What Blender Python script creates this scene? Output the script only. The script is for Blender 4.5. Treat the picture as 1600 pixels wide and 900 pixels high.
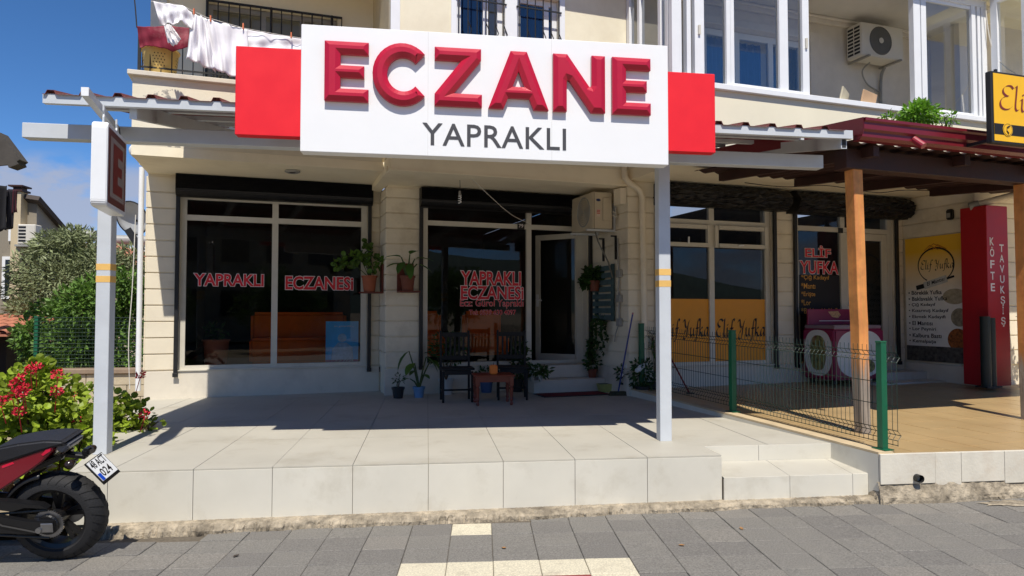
import bpy, bmesh, math, random
from mathutils import Vector, Matrix
random.seed(7)
R = math.radians
for o in list(bpy.data.objects): bpy.data.objects.remove(o)
scene = bpy.context.scene
col = scene.collection

# ------------------------------------------------------------------ camera
F, PSI, PIT, PHI = 1080.0, R(7.0), R(2.0), R(12.0)
CAM = Vector((0, 0, 1.18))                      # terrace floor is z = 0
fw = Vector((math.sin(PSI)*math.cos(PIT), math.cos(PSI)*math.cos(PIT), math.sin(PIT)))
rt = Vector((math.cos(PSI), -math.sin(PSI), 0))
up = rt.cross(fw)
cd = bpy.data.cameras.new('camera'); cam = bpy.data.objects.new('camera', cd); col.objects.link(cam)
cd.sensor_width = 36; cd.lens = F/1600*36; cd.clip_end = 6000; cd.clip_start = 0.05
cam.matrix_world = Matrix.Translation(CAM) @ Matrix((rt, up, -fw)).transposed().to_4x4()
scene.camera = cam

# ------------------------------------------------------------------ sky and sun
SUN_EL, SUN_X = R(58.5), 0.02                   # the sun stands behind the camera
wd = bpy.data.worlds.new('World'); scene.world = wd; wd.use_nodes = True
wn = wd.node_tree; wn.nodes.clear()
def wnode(t, **k):
    n = wn.nodes.new(t)
    for a, b in k.items(): setattr(n, a, b)
    return n
sky = wnode('ShaderNodeTexSky'); sky.sky_type = 'NISHITA'; sky.sun_disc = False
sky.sun_elevation = SUN_EL; sky.sun_rotation = R(180); sky.air_density = 0.62; sky.dust_density = 0.0; sky.ozone_density = 6.0
tc = wnode('ShaderNodeTexCoord'); sp = wnode('ShaderNodeSeparateXYZ'); wn.links.new(tc.outputs['Generated'], sp.inputs[0])
mp = wnode('ShaderNodeMapping'); mp.inputs['Scale'].default_value = (1, 1, 1.9); mp.inputs['Location'].default_value = (1.3, 0.6, 0.2)
wn.links.new(tc.outputs['Generated'], mp.inputs[0])
nz = wnode('ShaderNodeTexNoise'); nz.inputs['Scale'].default_value = 5.2; nz.inputs['Detail'].default_value = 7; nz.inputs['Roughness'].default_value = .56
wn.links.new(mp.outputs[0], nz.inputs['Vector'])
cr = wnode('ShaderNodeMapRange'); cr.inputs[1].default_value = .46; cr.inputs[2].default_value = .55
wn.links.new(nz.outputs['Fac'], cr.inputs[0])
ev = wnode('ShaderNodeMapRange'); ev.inputs[1].default_value = .20; ev.inputs[2].default_value = .165; ev.interpolation_type = 'SMOOTHSTEP'
wn.links.new(sp.outputs[2], ev.inputs[0])
ml = wnode('ShaderNodeMath', operation='MULTIPLY'); wn.links.new(cr.outputs[0], ml.inputs[0]); wn.links.new(ev.outputs[0], ml.inputs[1])
ml2 = wnode('ShaderNodeMath', operation='MULTIPLY'); wn.links.new(ml.outputs[0], ml2.inputs[0]); ml2.inputs[1].default_value = .85
mx = wnode('ShaderNodeMixRGB'); wn.links.new(ml2.outputs[0], mx.inputs[0]); hsv = wnode('ShaderNodeHueSaturation'); hsv.inputs['Saturation'].default_value = 1.14; wn.links.new(sky.outputs[0], hsv.inputs['Color']); wn.links.new(hsv.outputs[0], mx.inputs[1]); mx.inputs[2].default_value = (2.8, 3.1, 4.0, 1)
bg = wnode('ShaderNodeBackground'); bg.inputs[1].default_value = .13
wo = wnode('ShaderNodeOutputWorld'); wn.links.new(mx.outputs[0], bg.inputs[0]); wn.links.new(bg.outputs[0], wo.inputs[0])
sl = bpy.data.lights.new('sun', 'SUN'); sl.energy = 4.8; sl.angle = R(.53); sl.color = (1, .935, .83)
so = bpy.data.objects.new('sun', sl); col.objects.link(so)
so.rotation_euler = Vector((-SUN_X, 1, -math.tan(SUN_EL))).to_track_quat('-Z', 'Y').to_euler()
vs = scene.view_settings; vs.view_transform = 'Standard'; vs.look = 'None'; vs.exposure = 0.17; vs.gamma = 1; vs.use_curve_mapping = False
scene.cycles.max_bounces = 12; scene.cycles.diffuse_bounces = 8; scene.cycles.transparent_max_bounces = 16

# ------------------------------------------------------------------ pixel -> place helpers (for measuring the real planes)
def ray(px, py): return fw + rt*((px-800)/F) - up*((py-450)/F)
def pz(px, py, z): r = ray(px, py); return CAM + r*((z-CAM.z)/r.z)
def pY(px, py, Y): r = ray(px, py); return CAM + r*((Y-CAM.y)/r.y)
U2 = Vector((math.cos(PHI), math.sin(PHI), 0)); W2 = Vector((-math.sin(PHI), math.cos(PHI), 0))
_o = pz(225, 624, 0); O = Vector((_o.x, _o.y, 0))      # foot of the building's left pillar
def B(s, v, z): return O + U2*s - W2*v + Vector((0, 0, z))
def toB(p): d = p-O; return (d.dot(U2), -d.dot(W2), p.z)
def pv(px, py, v): r = ray(px, py); a = -(CAM-O).dot(W2); b = -r.dot(W2); return toB(CAM + r*((v-a)/b))
def ps(px, py, s): r = ray(px, py); a = (CAM-O).dot(U2); b = r.dot(U2); return toB(CAM + r*((s-a)/b))

# ------------------------------------------------------------------ materials
def lin(c): return tuple(((x/255)/12.92 if x/255 <= .04045 else ((x/255+.055)/1.055)**2.4) for x in c)
MATS = {}
def pm(name, c, rough=.6, var=.1, scale=6, bump=0, bscale=60, metal=0, spec=.5, srgb=True, island=0, dirt=0, dirtc=(90, 80, 65), dscale=1.6, coat=0, detail=6, world=False, dlo=.52, dhi=.74, bdist=.01):
    """procedural material: base colour with noise variation, optional stains, optional fine relief"""
    if name in MATS: return MATS[name]
    m = bpy.data.materials.new(name); m.use_nodes = True; nt = m.node_tree; N = nt.nodes; L = nt.links
    b = N['Principled BSDF']; c = lin(c) if srgb else c
    b.inputs['Roughness'].default_value = rough; b.inputs['Metallic'].default_value = metal; b.inputs['Specular IOR Level'].default_value = spec
    if coat: b.inputs['Coat Weight'].default_value = coat; b.inputs['Coat Roughness'].default_value = .08
    t = N.new('ShaderNodeTexCoord')
    src = t.outputs['Object']
    if world: gp_ = N.new('ShaderNodeNewGeometry'); src = gp_.outputs['Position']
    n = N.new('ShaderNodeTexNoise'); n.inputs['Scale'].default_value = scale; n.inputs['Detail'].default_value = detail; n.inputs['Roughness'].default_value = .6
    L.new(src, n.inputs['Vector'])
    oi = N.new('ShaderNodeObjectInfo')
    r = N.new('ShaderNodeMapRange'); r.inputs[1].default_value = .34; r.inputs[2].default_value = .66; r.inputs[3].default_value = 1-var; r.inputs[4].default_value = 1+var
    L.new(n.outputs['Fac'], r.inputs[0])
    last = r.outputs[0]
    if island:
        g = N.new('ShaderNodeNewGeometry'); r2 = N.new('ShaderNodeMapRange'); r2.inputs[3].default_value = 1-island; r2.inputs[4].default_value = 1+island
        L.new(g.outputs['Random Per Island'], r2.inputs[0]); mm = N.new('ShaderNodeMath'); mm.operation = 'MULTIPLY'
        L.new(last, mm.inputs[0]); L.new(r2.outputs[0], mm.inputs[1]); last = mm.outputs[0]
    v = N.new('ShaderNodeVectorMath'); v.operation = 'SCALE'; v.inputs[0].default_value = c; L.new(last, v.inputs['Scale'])
    out = v.outputs[0]
    if dirt:
        n2 = N.new('ShaderNodeTexNoise'); n2.inputs['Scale'].default_value = dscale; n2.inputs['Detail'].default_value = 9; n2.inputs['Roughness'].default_value = .68
        L.new(src, n2.inputs['Vector'])
        r3 = N.new('ShaderNodeMapRange'); r3.inputs[1].default_value = dlo; r3.inputs[2].default_value = dhi; r3.inputs[4].default_value = dirt; L.new(n2.outputs['Fac'], r3.inputs[0])
        mixn = N.new('ShaderNodeMixRGB'); mixn.inputs[2].default_value = (*lin(dirtc), 1); L.new(r3.outputs[0], mixn.inputs[0]); L.new(out, mixn.inputs[1]); out = mixn.outputs[0]
    L.new(out, b.inputs['Base Color'])
    rr = N.new('ShaderNodeMapRange'); rr.inputs[3].default_value = max(0, rough-.07); rr.inputs[4].default_value = min(1, rough+.07); L.new(n.outputs['Fac'], rr.inputs[0]); L.new(rr.outputs[0], b.inputs['Roughness'])
    if bump:
        n3 = N.new('ShaderNodeTexNoise'); n3.inputs['Scale'].default_value = bscale; n3.inputs['Detail'].default_value = 8; L.new(src, n3.inputs['Vector'])
        bp = N.new('ShaderNodeBump'); bp.inputs['Strength'].default_value = bump; bp.inputs['Distance'].default_value = bdist; L.new(n3.outputs['Fac'], bp.inputs['Height']); L.new(bp.outputs[0], b.inputs['Normal'])
    MATS[name] = m; return m
def leafmat(name, c, island=.35, trans=.25, rough=.5):
    if name in MATS: return MATS[name]
    m = pm(name, c, rough=rough, var=.15, scale=3, island=island, spec=.4)
    nt = m.node_tree; b = nt.nodes['Principled BSDF']
    tr = nt.nodes.new('ShaderNodeBsdfTranslucent'); mxs = nt.nodes.new('ShaderNodeMixShader'); mxs.inputs[0].default_value = trans
    lk = b.inputs['Base Color'].links[0].from_socket; nt.links.new(lk, tr.inputs[0])
    o = nt.nodes['Material Output']; nt.links.new(b.outputs[0], mxs.inputs[1]); nt.links.new(tr.outputs[0], mxs.inputs[2]); nt.links.new(mxs.outputs[0], o.inputs[0])
    return m
def glassmat(name, tint=(.35, .37, .38), refl=1.0, base=.05, rough=0.0):
    if name in MATS: return MATS[name]
    m = bpy.data.materials.new(name); m.use_nodes = True; nt = m.node_tree; nt.nodes.clear(); N = nt.nodes.new; L = nt.links.new
    o = N('ShaderNodeOutputMaterial'); t = N('ShaderNodeBsdfTransparent'); t.inputs[0].default_value = (*tint, 1)
    g = N('ShaderNodeBsdfGlossy'); g.inputs['Roughness'].default_value = rough; g.inputs[0].default_value = (.95, .97, 1, 1)
    fr = N('ShaderNodeFresnel'); fr.inputs[0].default_value = 1.5
    tcn = N('ShaderNodeTexCoord'); nn = N('ShaderNodeTexNoise'); nn.inputs['Scale'].default_value = 1.3; nn.inputs['Detail'].default_value = 2; L(tcn.outputs['Object'], nn.inputs['Vector'])
    bp = N('ShaderNodeBump'); bp.inputs['Strength'].default_value = .02; bp.inputs['Distance'].default_value = .02; L(nn.outputs['Fac'], bp.inputs['Height']); L(bp.outputs[0], g.inputs['Normal'])
    a = N('ShaderNodeMath'); a.operation = 'MULTIPLY_ADD'; a.inputs[1].default_value = refl; a.inputs[2].default_value = base; L(fr.outputs[0], a.inputs[0])
    x = N('ShaderNodeMixShader'); L(a.outputs[0], x.inputs[0]); L(t.outputs[0], x.inputs[1]); L(g.outputs[0], x.inputs[2]); L(x.outputs[0], o.inputs[0])
    MATS[name] = m; return m
def emat(name, c, strength=1.0):
    if name in MATS: return MATS[name]
    m = bpy.data.materials.new(name); m.use_nodes = True; b = m.node_tree.nodes['Principled BSDF']
    b.inputs['Base Color'].default_value = (*lin(c), 1); b.inputs['Emission Color'].default_value = (*lin(c), 1); b.inputs['Emission Strength'].default_value = strength
    MATS[name] = m; return m

# ------------------------------------------------------------------ mesh helpers
def tag(o, label=None, cat=None, group=None, kind=None):
    if label: o['label'] = label
    if cat: o['category'] = cat
    if group: o['group'] = group
    if kind: o['kind'] = kind
    return o
def thing(name, label, cat, loc=(0, 0, 0), rz=0, group=None, rot=None):
    o = bpy.data.objects.new(name, None); col.objects.link(o); o.empty_display_size = .1
    o.location = loc; o.rotation_euler = rot if rot else (0, 0, rz)
    return tag(o, label, cat, group)
def copy_tree(o, parent=None):
    c = o.copy(); col.objects.link(c); c.parent = parent
    for ch in list(o.children): copy_tree(ch, c)
    return c
class MB:
    def __init__(s): s.v = []; s.f = []
    def add(s, vs, fs):
        k = len(s.v); s.v += [tuple(p) for p in vs]; s.f += [tuple(i+k for i in f) for f in fs]; return s
    def box(s, a, b):
        (x0, y0, z0), (x1, y1, z1) = a, b
        x0, x1 = min(x0, x1), max(x0, x1); y0, y1 = min(y0, y1), max(y0, y1); z0, z1 = min(z0, z1), max(z0, z1)
        return s.add([(x0,y0,z0),(x1,y0,z0),(x1,y1,z0),(x0,y1,z0),(x0,y0,z1),(x1,y0,z1),(x1,y1,z1),(x0,y1,z1)],
                     [(0,3,2,1),(4,5,6,7),(0,1,5,4),(1,2,6,5),(2,3,7,6),(3,0,4,7)])
    def bar(s, p0, p1, w, h, upv=(0, 0, 1)):
        p0 = Vector(p0); p1 = Vector(p1); d = (p1-p0).normalized(); upv = Vector(upv)
        if abs(d.dot(upv)) > .99: upv = Vector((0, 1, 0))
        x = d.cross(upv).normalized(); y = x.cross(d)
        vs = []
        for p in (p0, p1):
            for a, b in ((-1,-1),(1,-1),(1,1),(-1,1)): vs.append(p + x*(a*w/2) + y*(b*h/2))
        return s.add(vs, [(0,1,2,3),(7,6,5,4),(0,4,5,1),(1,5,6,2),(2,6,7,3),(3,7,4,0)])
    def cyl(s, p0, p1, r0, r1=None, n=12, cap=True):
        r1 = r0 if r1 is None else r1; p0 = Vector(p0); p1 = Vector(p1); d = (p1-p0).normalized()
        a = Vector((0,0,1)) if abs(d.z) < .9 else Vector((1,0,0)); x = d.cross(a).normalized(); y = d.cross(x)
        vs = []; fs = []
        for p, r in ((p0, r0), (p1, r1)):
            for i in range(n): t = 2*math.pi*i/n; vs.append(p + x*(r*math.cos(t)) + y*(r*math.sin(t)))
        for i in range(n): fs.append((i, (i+1)%n, n+(i+1)%n, n+i))
        if cap: fs += [tuple(reversed(range(n))), tuple(range(n, 2*n))]
        return s.add(vs, fs)
    def tube(s, pts, r, n=6, cap=True):
        pts = [Vector(p) for p in pts]; rs = r if isinstance(r, (list, tuple)) else [r]*len(pts)
        vs = []; fs = []; ref = None
        for i, p in enumerate(pts):
            d = (pts[min(i+1, len(pts)-1)]-pts[max(i-1, 0)]).normalized()
            if ref is None: ref = Vector((0,0,1)) if abs(d.z) < .9 else Vector((1,0,0))
            x = d.cross(ref).normalized(); y = d.cross(x); ref = -y if False else ref
            if abs(d.dot(ref)) > .97: ref = x
            for k in range(n): t = 2*math.pi*k/n; vs.append(p + x*(rs[i]*math.cos(t)) + y*(rs[i]*math.sin(t)))
        for i in range(len(pts)-1):
            for k in range(n): fs.append((i*n+k, i*n+(k+1)%n, (i+1)*n+(k+1)%n, (i+1)*n+k))
        if cap: fs += [tuple(reversed(range(n))), tuple(range((len(pts)-1)*n, len(pts)*n))]
        return s.add(vs, fs)
    def lathe(s, prof, n=20, c=(0, 0, 0), axis='z'):
        vs = []; fs = []; m = len(prof)
        for i in range(n):
            t = 2*math.pi*i/n
            for r, z in prof:
                p = (r*math.cos(t), r*math.sin(t), z) if axis == 'z' else (r*math.cos(t), z, r*math.sin(t))
                vs.append((p[0]+c[0], p[1]+c[1], p[2]+c[2]))
        for i in range(n):
            for k in range(m-1):
                a = i*m+k; b = ((i+1)%n)*m+k; fs.append((a, b, b+1, a+1))
        return s.add(vs, fs)
    def prism(s, poly, f0, f1):
        """poly: 2-D outline; f0/f1 map (a,b) to the two end faces"""
        n = len(poly); vs = [f0(*p) for p in poly]+[f1(*p) for p in poly]
        return s.add(vs, [tuple(range(n)), tuple(reversed(range(n, 2*n)))]+[(i, n+i, n+(i+1)%n, (i+1)%n) for i in range(n)])
    def grid(s, fn, nu, nv):
        vs = [fn(i/nu, j/nv) for i in range(nu+1) for j in range(nv+1)]
        return s.add(vs, [(i*(nv+1)+j, (i+1)*(nv+1)+j, (i+1)*(nv+1)+j+1, i*(nv+1)+j+1) for i in range(nu) for j in range(nv)])
    def leaf(s, p, d, nrm, L, w, fold=.25, kind='diamond'):
        p = Vector(p); d = Vector(d).normalized(); x = d.cross(nrm)
        if x.length < 1e-4: x = d.cross(Vector((.3, .7, .2)))
        x.normalize(); n = x.cross(d)
        if kind == 'diamond':
            m = p + d*(L*.45)
            return s.add([p, m + x*(w/2) + n*(fold*w), p + d*L, m - x*(w/2) + n*(fold*w)], [(0,1,2), (0,2,3)])
        if kind == 'round':
            c = p + d*(L*.5); vs = [c - n*(w*.12)]; k = 7
            for i in range(k): t = 2*math.pi*(i+.5)/k+math.pi; vs.append(c + d*(L*.5*math.cos(t)) + x*(w*.5*math.sin(t)) + n*(w*.1*(1 if i % 2 else .3)))
            return s.add(vs, [(0, i+1, (i+1)%k+1) for i in range(k)])
        if kind == 'blade':
            vs = [p]; fs = []
            sec = ((.2, .75), (.45, 1), (.7, .8), (.88, .42))
            for a, b in sec:
                q = p + d*(L*a) - n*(L*.35*a*a); vs += [q + x*(w/2*b) + n*(fold*w*b), q - n*(0), q - x*(w/2*b) + n*(fold*w*b)]
            vs.append(p + d*L - n*(L*.35)); e = len(vs)-1
            fs += [(0,1,2), (0,2,3)]
            for i in range(3): a = 1+3*i; fs += [(a, a+3, a+4, a+1), (a+1, a+4, a+5, a+2)]
            a = 10; fs += [(a, e, a+1), (a+1, e, a+2)]
            return s.add(vs, fs)
    def build(s, name, mat, parent=None, smooth=False, bev=0, seg=1, kind=None, auto=None):
        me = bpy.data.meshes.new(name); me.from_pydata(s.v, [], s.f); me.update()
        if bev:
            bm = bmesh.new(); bm.from_mesh(me)
            bmesh.ops.bevel(bm, geom=bm.edges[:], offset=bev, segments=seg, affect='EDGES', clamp_overlap=True)
            bm.to_mesh(me); bm.free()
        if smooth:
            for p in me.polygons: p.use_smooth = True
            if auto: me.set_sharp_from_angle(angle=R(auto))
        o = bpy.data.objects.new(name, me); col.objects.link(o)
        if mat: me.materials.append(mat)
        if parent is not None: o.parent = parent
        if kind: o['kind'] = kind
        return o
def obj(name, mesh, parent=None, loc=(0, 0, 0), rz=0):
    o = bpy.data.objects.new(name, mesh); col.objects.link(o); o.location = loc; o.rotation_euler = (0, 0, rz)
    if parent is not None: o.parent = parent
    return o
_tc = {}
def text_raw(txt, bold=0, shear=0, space=1.0, line=1.0, align='LEFT'):
    cu = bpy.data.curves.new('t', 'FONT'); cu.body = txt; cu.offset = bold; cu.shear = shear; cu.space_character = space; cu.space_line = line; cu.align_x = align; cu.resolution_u = 3
    ob = bpy.data.objects.new('t', cu); col.objects.link(ob)
    dg = bpy.context.evaluated_depsgraph_get(); me = bpy.data.meshes.new_from_object(ob.evaluated_get(dg))
    vs = [tuple(v.co) for v in me.vertices]; fs = [tuple(p.vertices) for p in me.polygons]
    bpy.data.objects.remove(ob); bpy.data.curves.remove(cu); bpy.data.meshes.remove(me)
    return vs, fs
def text_fit(name, txt, mat, parent, place, a0, a1, b0, b1, bold=0, shear=0, space=1.0, line=1.0, grow=0, align='LEFT', keep=False):
    """lettering fitted to the rectangle a0..a1 x b0..b1 of a surface; place(a, b) gives the point on that surface"""
    vs, fs = text_raw(txt, bold, shear, space, line, align)
    x0 = min(v[0] for v in vs); x1 = max(v[0] for v in vs); y0 = min(v[1] for v in vs); y1 = max(v[1] for v in vs)
    kx = (a1-a0)/(x1-x0); ky = (b1-b0)/(y1-y0)
    if keep: kx = ky
    if grow:
        vs, fs = text_raw(txt, bold+grow, shear, space, line, align)
    m = MB(); m.add([place(a0+(v[0]-x0)*kx, b0+(v[1]-y0)*ky) for v in vs], fs)
    return m.build(name, mat, parent)
# ------------------------------------------------------------------ shared materials
M = {}
M['wall'] = pm('cream_render', (226, 216, 194), rough=.85, var=.05, scale=2.5, bump=.15, bscale=90, dirt=.5, dirtc=(150, 132, 104), dscale=1.1, world=True)
M['plinth'] = pm('plinth_paint', (214, 206, 190), rough=.7, var=.05, scale=3, dirt=.3, dirtc=(140, 132, 120))
M['soffit'] = pm('soffit_paint', (244, 234, 208), rough=.85, var=.04, scale=1.5, dirt=.25, dirtc=(170, 150, 120), dscale=.8, world=True)
M['upper'] = pm('upper_render', (231, 224, 200), rough=.85, var=.04, scale=1.2, bump=.1, bscale=70, dirt=.3, dirtc=(180, 165, 135), dscale=.9, world=True)
M['pvc'] = pm('white_pvc', (232, 234, 236), rough=.35, var=.02)
M['alu'] = pm('cream_aluminium', (206, 201, 187), rough=.45, var=.04, dirt=.12)
M['black'] = pm('black_metal', (26, 26, 28), rough=.5, var=.2, scale=20)
M['tile'] = pm('ceramic_tile', (209, 205, 192), rough=.5, var=.07, scale=.9, dirt=.42, dirtc=(160, 150, 128), dscale=2.2, spec=.3, world=True)
M['ftile'] = pm('ceramic_floor_tile', (183, 179, 167), rough=.58, var=.07, scale=.8, dirt=.45, dirtc=(146, 136, 116), dscale=1.7, spec=.2, world=True)
M['grout'] = pm('grout', (128, 120, 104), rough=.9, var=.15, scale=12)
M['stone'] = pm('paving_grey', (120, 117, 111), rough=.85, var=.34, scale=95, bump=.5, bscale=180, dirt=.30, dirtc=(140, 136, 126), dscale=4, world=True)
M['stone2'] = pm('paving_grey_dark', (114, 111, 106), rough=.85, var=.34, scale=95, bump=.5, bscale=180, dirt=.25, dirtc=(132, 128, 120), dscale=3, world=True)
M['stone3'] = pm('paving_grey_light', (126, 122, 115), rough=.85, var=.34, scale=95, bump=.5, bscale=180, dirt=.35, dirtc=(96, 92, 86), dscale=3, world=True)
M['stonec'] = pm('paving_cream', (206, 198, 174), rough=.85, var=.22, scale=90, bump=.5, bscale=160, dirt=.5, dirtc=(140, 130, 112), dscale=7, world=True)
M['stoner'] = pm('paving_red', (140, 62, 58), rough=.85, var=.16, scale=60, bump=.5, bscale=160, dirt=.4, dirtc=(100, 60, 55), dscale=7, world=True)
M['conc'] = pm('rough_concrete', (164, 152, 132), rough=.95, var=.3, scale=14, bump=1.0, bscale=22, bdist=.03, dirt=.8, dirtc=(82, 74, 62), dscale=4, dlo=.47, dhi=.68, world=True)
M['joint'] = pm('joint_sand', (96, 88, 76), rough=.95, var=.25, scale=40)
M['earth'] = pm('earth', (150, 136, 112), rough=1, var=.3, scale=5, bump=.5, bscale=20)
M['pale_road'] = pm('pale_road', (168, 161, 148), rough=.9, var=.2, scale=60, bump=.3, bscale=200)  # unseen road surface, made extra pale to bounce sunlight under the canopy
M['steel'] = pm('painted_steel', (196, 201, 206), rough=.45, var=.04, scale=5, dirt=.10, dirtc=(140, 132, 122))
M['rooftop'] = pm('red_roof_sheet', (116, 54, 52), rough=.5, var=.12, scale=4, dirt=.3, dirtc=(80, 50, 46))
M['wood'] = pm('varnished_wood', (168, 98, 52), rough=.5, var=.25, scale=5, bump=.2, bscale=40, dirt=.35, dirtc=(96, 50, 28), dscale=3)
M['darkwood'] = pm('dark_wood', (56, 28, 21), rough=.6, var=.2, scale=6, bump=.2)
M['white'] = pm('white_panel', (236, 237, 238), rough=.4, var=.012, scale=2, dirt=.05, dirtc=(190, 186, 178))
M['red'] = pm('sign_red', (232, 30, 40), rough=.4, var=.03)
M['letterred'] = pm('letter_red', (182, 18, 50), rough=.34, var=.03, coat=.12)
M['textgrey'] = pm('letter_grey', (66, 66, 70), rough=.5, var=.03)
M['decalred'] = pm('decal_red', (214, 30, 46), rough=.5, var=.05)
M['decalwhite'] = pm('decal_white', (236, 226, 224), rough=.5, var=.04)
M['glass'] = glassmat('shop_glass', tint=(.74, .76, .76), refl=.8, base=.0)
M['glassup'] = glassmat('balcony_glass', tint=(.78, .82, .84), refl=1.6, base=.05)
M['terracotta'] = pm('terracotta', (158, 88, 58), rough=.8, var=.12)
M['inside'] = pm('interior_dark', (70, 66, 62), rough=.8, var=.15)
M['orange'] = pm('orange_fabric', (244, 108, 26), rough=.8, var=.08)
M['leafdark'] = leafmat('houseplant_leaf', (52, 82, 34), island=.35)
M['leafmid'] = leafmat('mid_leaf', (84, 116, 44), island=.35)
M['soil'] = pm('potting_soil', (52, 40, 30), rough=1, var=.3, scale=20)
M['marble'] = pm('marble', (206, 200, 188), rough=.4, var=.08, scale=3, dirt=.3, dirtc=(150, 138, 120), dscale=3)
M['cable'] = pm('cable', (40, 38, 36), rough=.6)
M['cablew'] = pm('cable_white', (214, 210, 200), rough=.6)

# ------------------------------------------------------------------ ground
def zp(x): return -.432 + .0085*x                 # the pavement climbs gently to the right
g = MB(); g.grid(lambda u, v: (-3000+6000*u, -3000+6000*v, -.75), 4, 4)
tag(g.build('ground', M['earth']), kind='structure')
r = MB(); r.add([(-60, -9, -.66), (60, -9, -.64), (60, 1.6, -.60), (-60, 1.6, -.62)], [(0, 1, 2, 3)])
tag(r.build('road', M['pale_road']), kind='structure')
PA = R(-4.5)                                       # the paving grid is laid at a slight angle to the terrace
pave = MB(); pave.add([(-30, 1.62, zp(-30)-.012), (30, 1.62, zp(30)-.012), (30, 5.47, zp(30)-.012), (-30, 5.47, zp(-30)-.012)], [(0, 1, 2, 3)])
pave.add([(-30, 1.62, zp(-30)-.012), (30, 1.62, zp(30)-.012), (30, 1.62, -.8), (-30, 1.62, -.8)], [(0, 3, 2, 1)])
pv_o = pave.build('pavement', M['joint']); tag(pv_o, kind='structure')
def stone_mesh(k):
    m = MB(); a = .1468; t = .006*(k % 3)
    m.box((-a, -a, -.03), (a, a, 0)); me = bpy.data.meshes.new('paving_stone'); me.from_pydata(m.v, [], m.f)
    bm = bmesh.new(); bm.from_mesh(me); bmesh.ops.bevel(bm, geom=[e for e in bm.edges if all(v.co.z > -.01 for v in e.verts)], offset=.004, segments=1, affect='EDGES'); bm.to_mesh(me); bm.free()
    me.materials.append((M['stone'], M['stone2'], M['stone3'], M['stonec'], M['stoner'])[k]); return me
SM = [stone_mesh(k) for k in range(5)]
ca, sa = math.cos(PA), math.sin(PA); PO = Vector((.335, 5.19))
for j in range(0, 7):
    for i in range(-13, 15):
        lx, ly = i*.297, -j*.268
        x = PO.x + lx*ca - ly*sa; y = PO.y + lx*sa + ly*ca
        if y > 5.33 or y < 3.5: continue
        k = random.choice((0, 0, 0, 1, 1, 2))
        if (i, j) == (0, 0): k = 3
        if j in (3,) and -1 <= i <= 3: k = 3
        if j >= 4 and -1 <= i <= 3: k = 4 if 0 < i < 3 else 3
        o = obj('paving_stone', SM[k], pv_o, (x, y, zp(x)+random.uniform(-.002, .003)), PA + random.uniform(-.006, .006))
        o.scale = (1, .264/.2936, 1); o.rotation_euler[1] = -.0085 + random.uniform(-.004, .004)
# row cut against the kerb
for i in range(-14, 18):
    lx, ly = i*.297, .268
    x = PO.x + lx*ca - ly*sa; y = PO.y + lx*sa + ly*ca
    if y-.13 < 5.30:
        o = obj('paving_stone', SM[random.choice((0, 1, 2))], pv_o, (x, (y-.13+5.40)/2, zp(x)), PA); o.scale = (1, max(.2, (5.40-y+.13)/.29), 1)

# ------------------------------------------------------------------ kerb footing along the terraces
kb = MB(); rnd = random.Random(3)
N = 520; xs = [-2.35+7.9*i/N for i in range(N+1)]
prof = []
for x in xs:
    j = rnd.uniform(-.007, .007)+.008*math.sin(x*5.1)+.006*math.sin(x*13)
    top = -.372 + .004*x if x < 3.7 else -.30 - .03*min(1, x-3.7)
    fy = 5.375+j if x < 3.72 else 5.335+j
    by = 5.52
    prof.append([(x, fy-.015+rnd.uniform(-.006, .006), zp(x)-.03), (x, fy-.006+j, zp(x)+.025), (x, fy+.012, top-.014+rnd.uniform(-.012, .004)), (x, fy+.03, top+rnd.uniform(-.008, .004)), (x, by, top)])
vs = [p for row in prof for p in row]; kb.add(vs, [(i*5+k, (i+1)*5+k, (i+1)*5+k+1, i*5+k+1) for i in range(N) for k in range(4)])
kb.add([prof[0][k] for k in range(5)]+[(xs[0], 5.52, -.5)], [(0, 1, 2, 3, 4, 5)])
tag(kb.build('kerb', M['conc'], smooth=False), kind='structure')
gr = MB()
for q in range(9):      # cement smears splashed over the paving at the right
    pass
def smear(cx, cy, rx, ry, n=26):
    m = MB(); r2 = random.Random(int(cx*100)); pts = []
    for i in range(n): t = 2*math.pi*i/n; k = 1+.3*r2.uniform(-1, 1); pts.append((cx+rx*k*math.cos(t), cy+ry*k*math.sin(t), zp(cx)+.0055))
    m.add([(cx, cy, zp(cx)+.011)]+pts, [(0, i+1, (i+1) % n+1) for i in range(n)]); return m
tag(smear(4.75, 5.19, .24, .075).build('cement_patch', M['conc'], pv_o))
tag(smear(5.15, 5.05, .2, .05).build('cement_patch', M['conc'], pv_o))

# ------------------------------------------------------------------ pharmacy terrace
YF = 5.5; XL = -2.62; XR = 2.42
def fy(x, v): return (O.y + v*0 + (x-O.x)*math.tan(PHI)) - v/math.cos(PHI)      # Y of the facade plane v at x
te = MB()
te.add([(XL, YF+.012, -.012), (XR, YF+.012, -.012), (XR, 5.9, -.012), (3.63, 5.9, -.012), (2.75, 10.2, -.012), (2.3, 11.4, -.012), (O.x-.05, 10.2, -.012)], [(0, 1, 2, 3, 4, 5, 6)])
te.add([(XL, YF+.012, -.012), (XR, YF+.012, -.012), (XR, YF+.012, -.6), (XL, YF+.012, -.6)], [(0, 3, 2, 1)])
te.add([(XL, YF+.012, -.012), (O.x-.05, 10.2, -.012), (O.x-.05, 10.2, -.6), (XL, YF+.012, -.6)], [(0, 1, 2, 3)])
te.add([(XR, YF+.012, -.012), (XR, 5.9, -.012), (XR, 5.9, -.6), (XR, YF+.012, -.6)], [(0, 3, 2, 1)])
ter = te.build('terrace', M['grout']); tag(ter, kind='structure')
TJ = [-2.62, -2.345, -1.74, -1.165, -.565, .015, .605, 1.185, 1.785, 2.42]     # measured joints of the front riser
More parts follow.
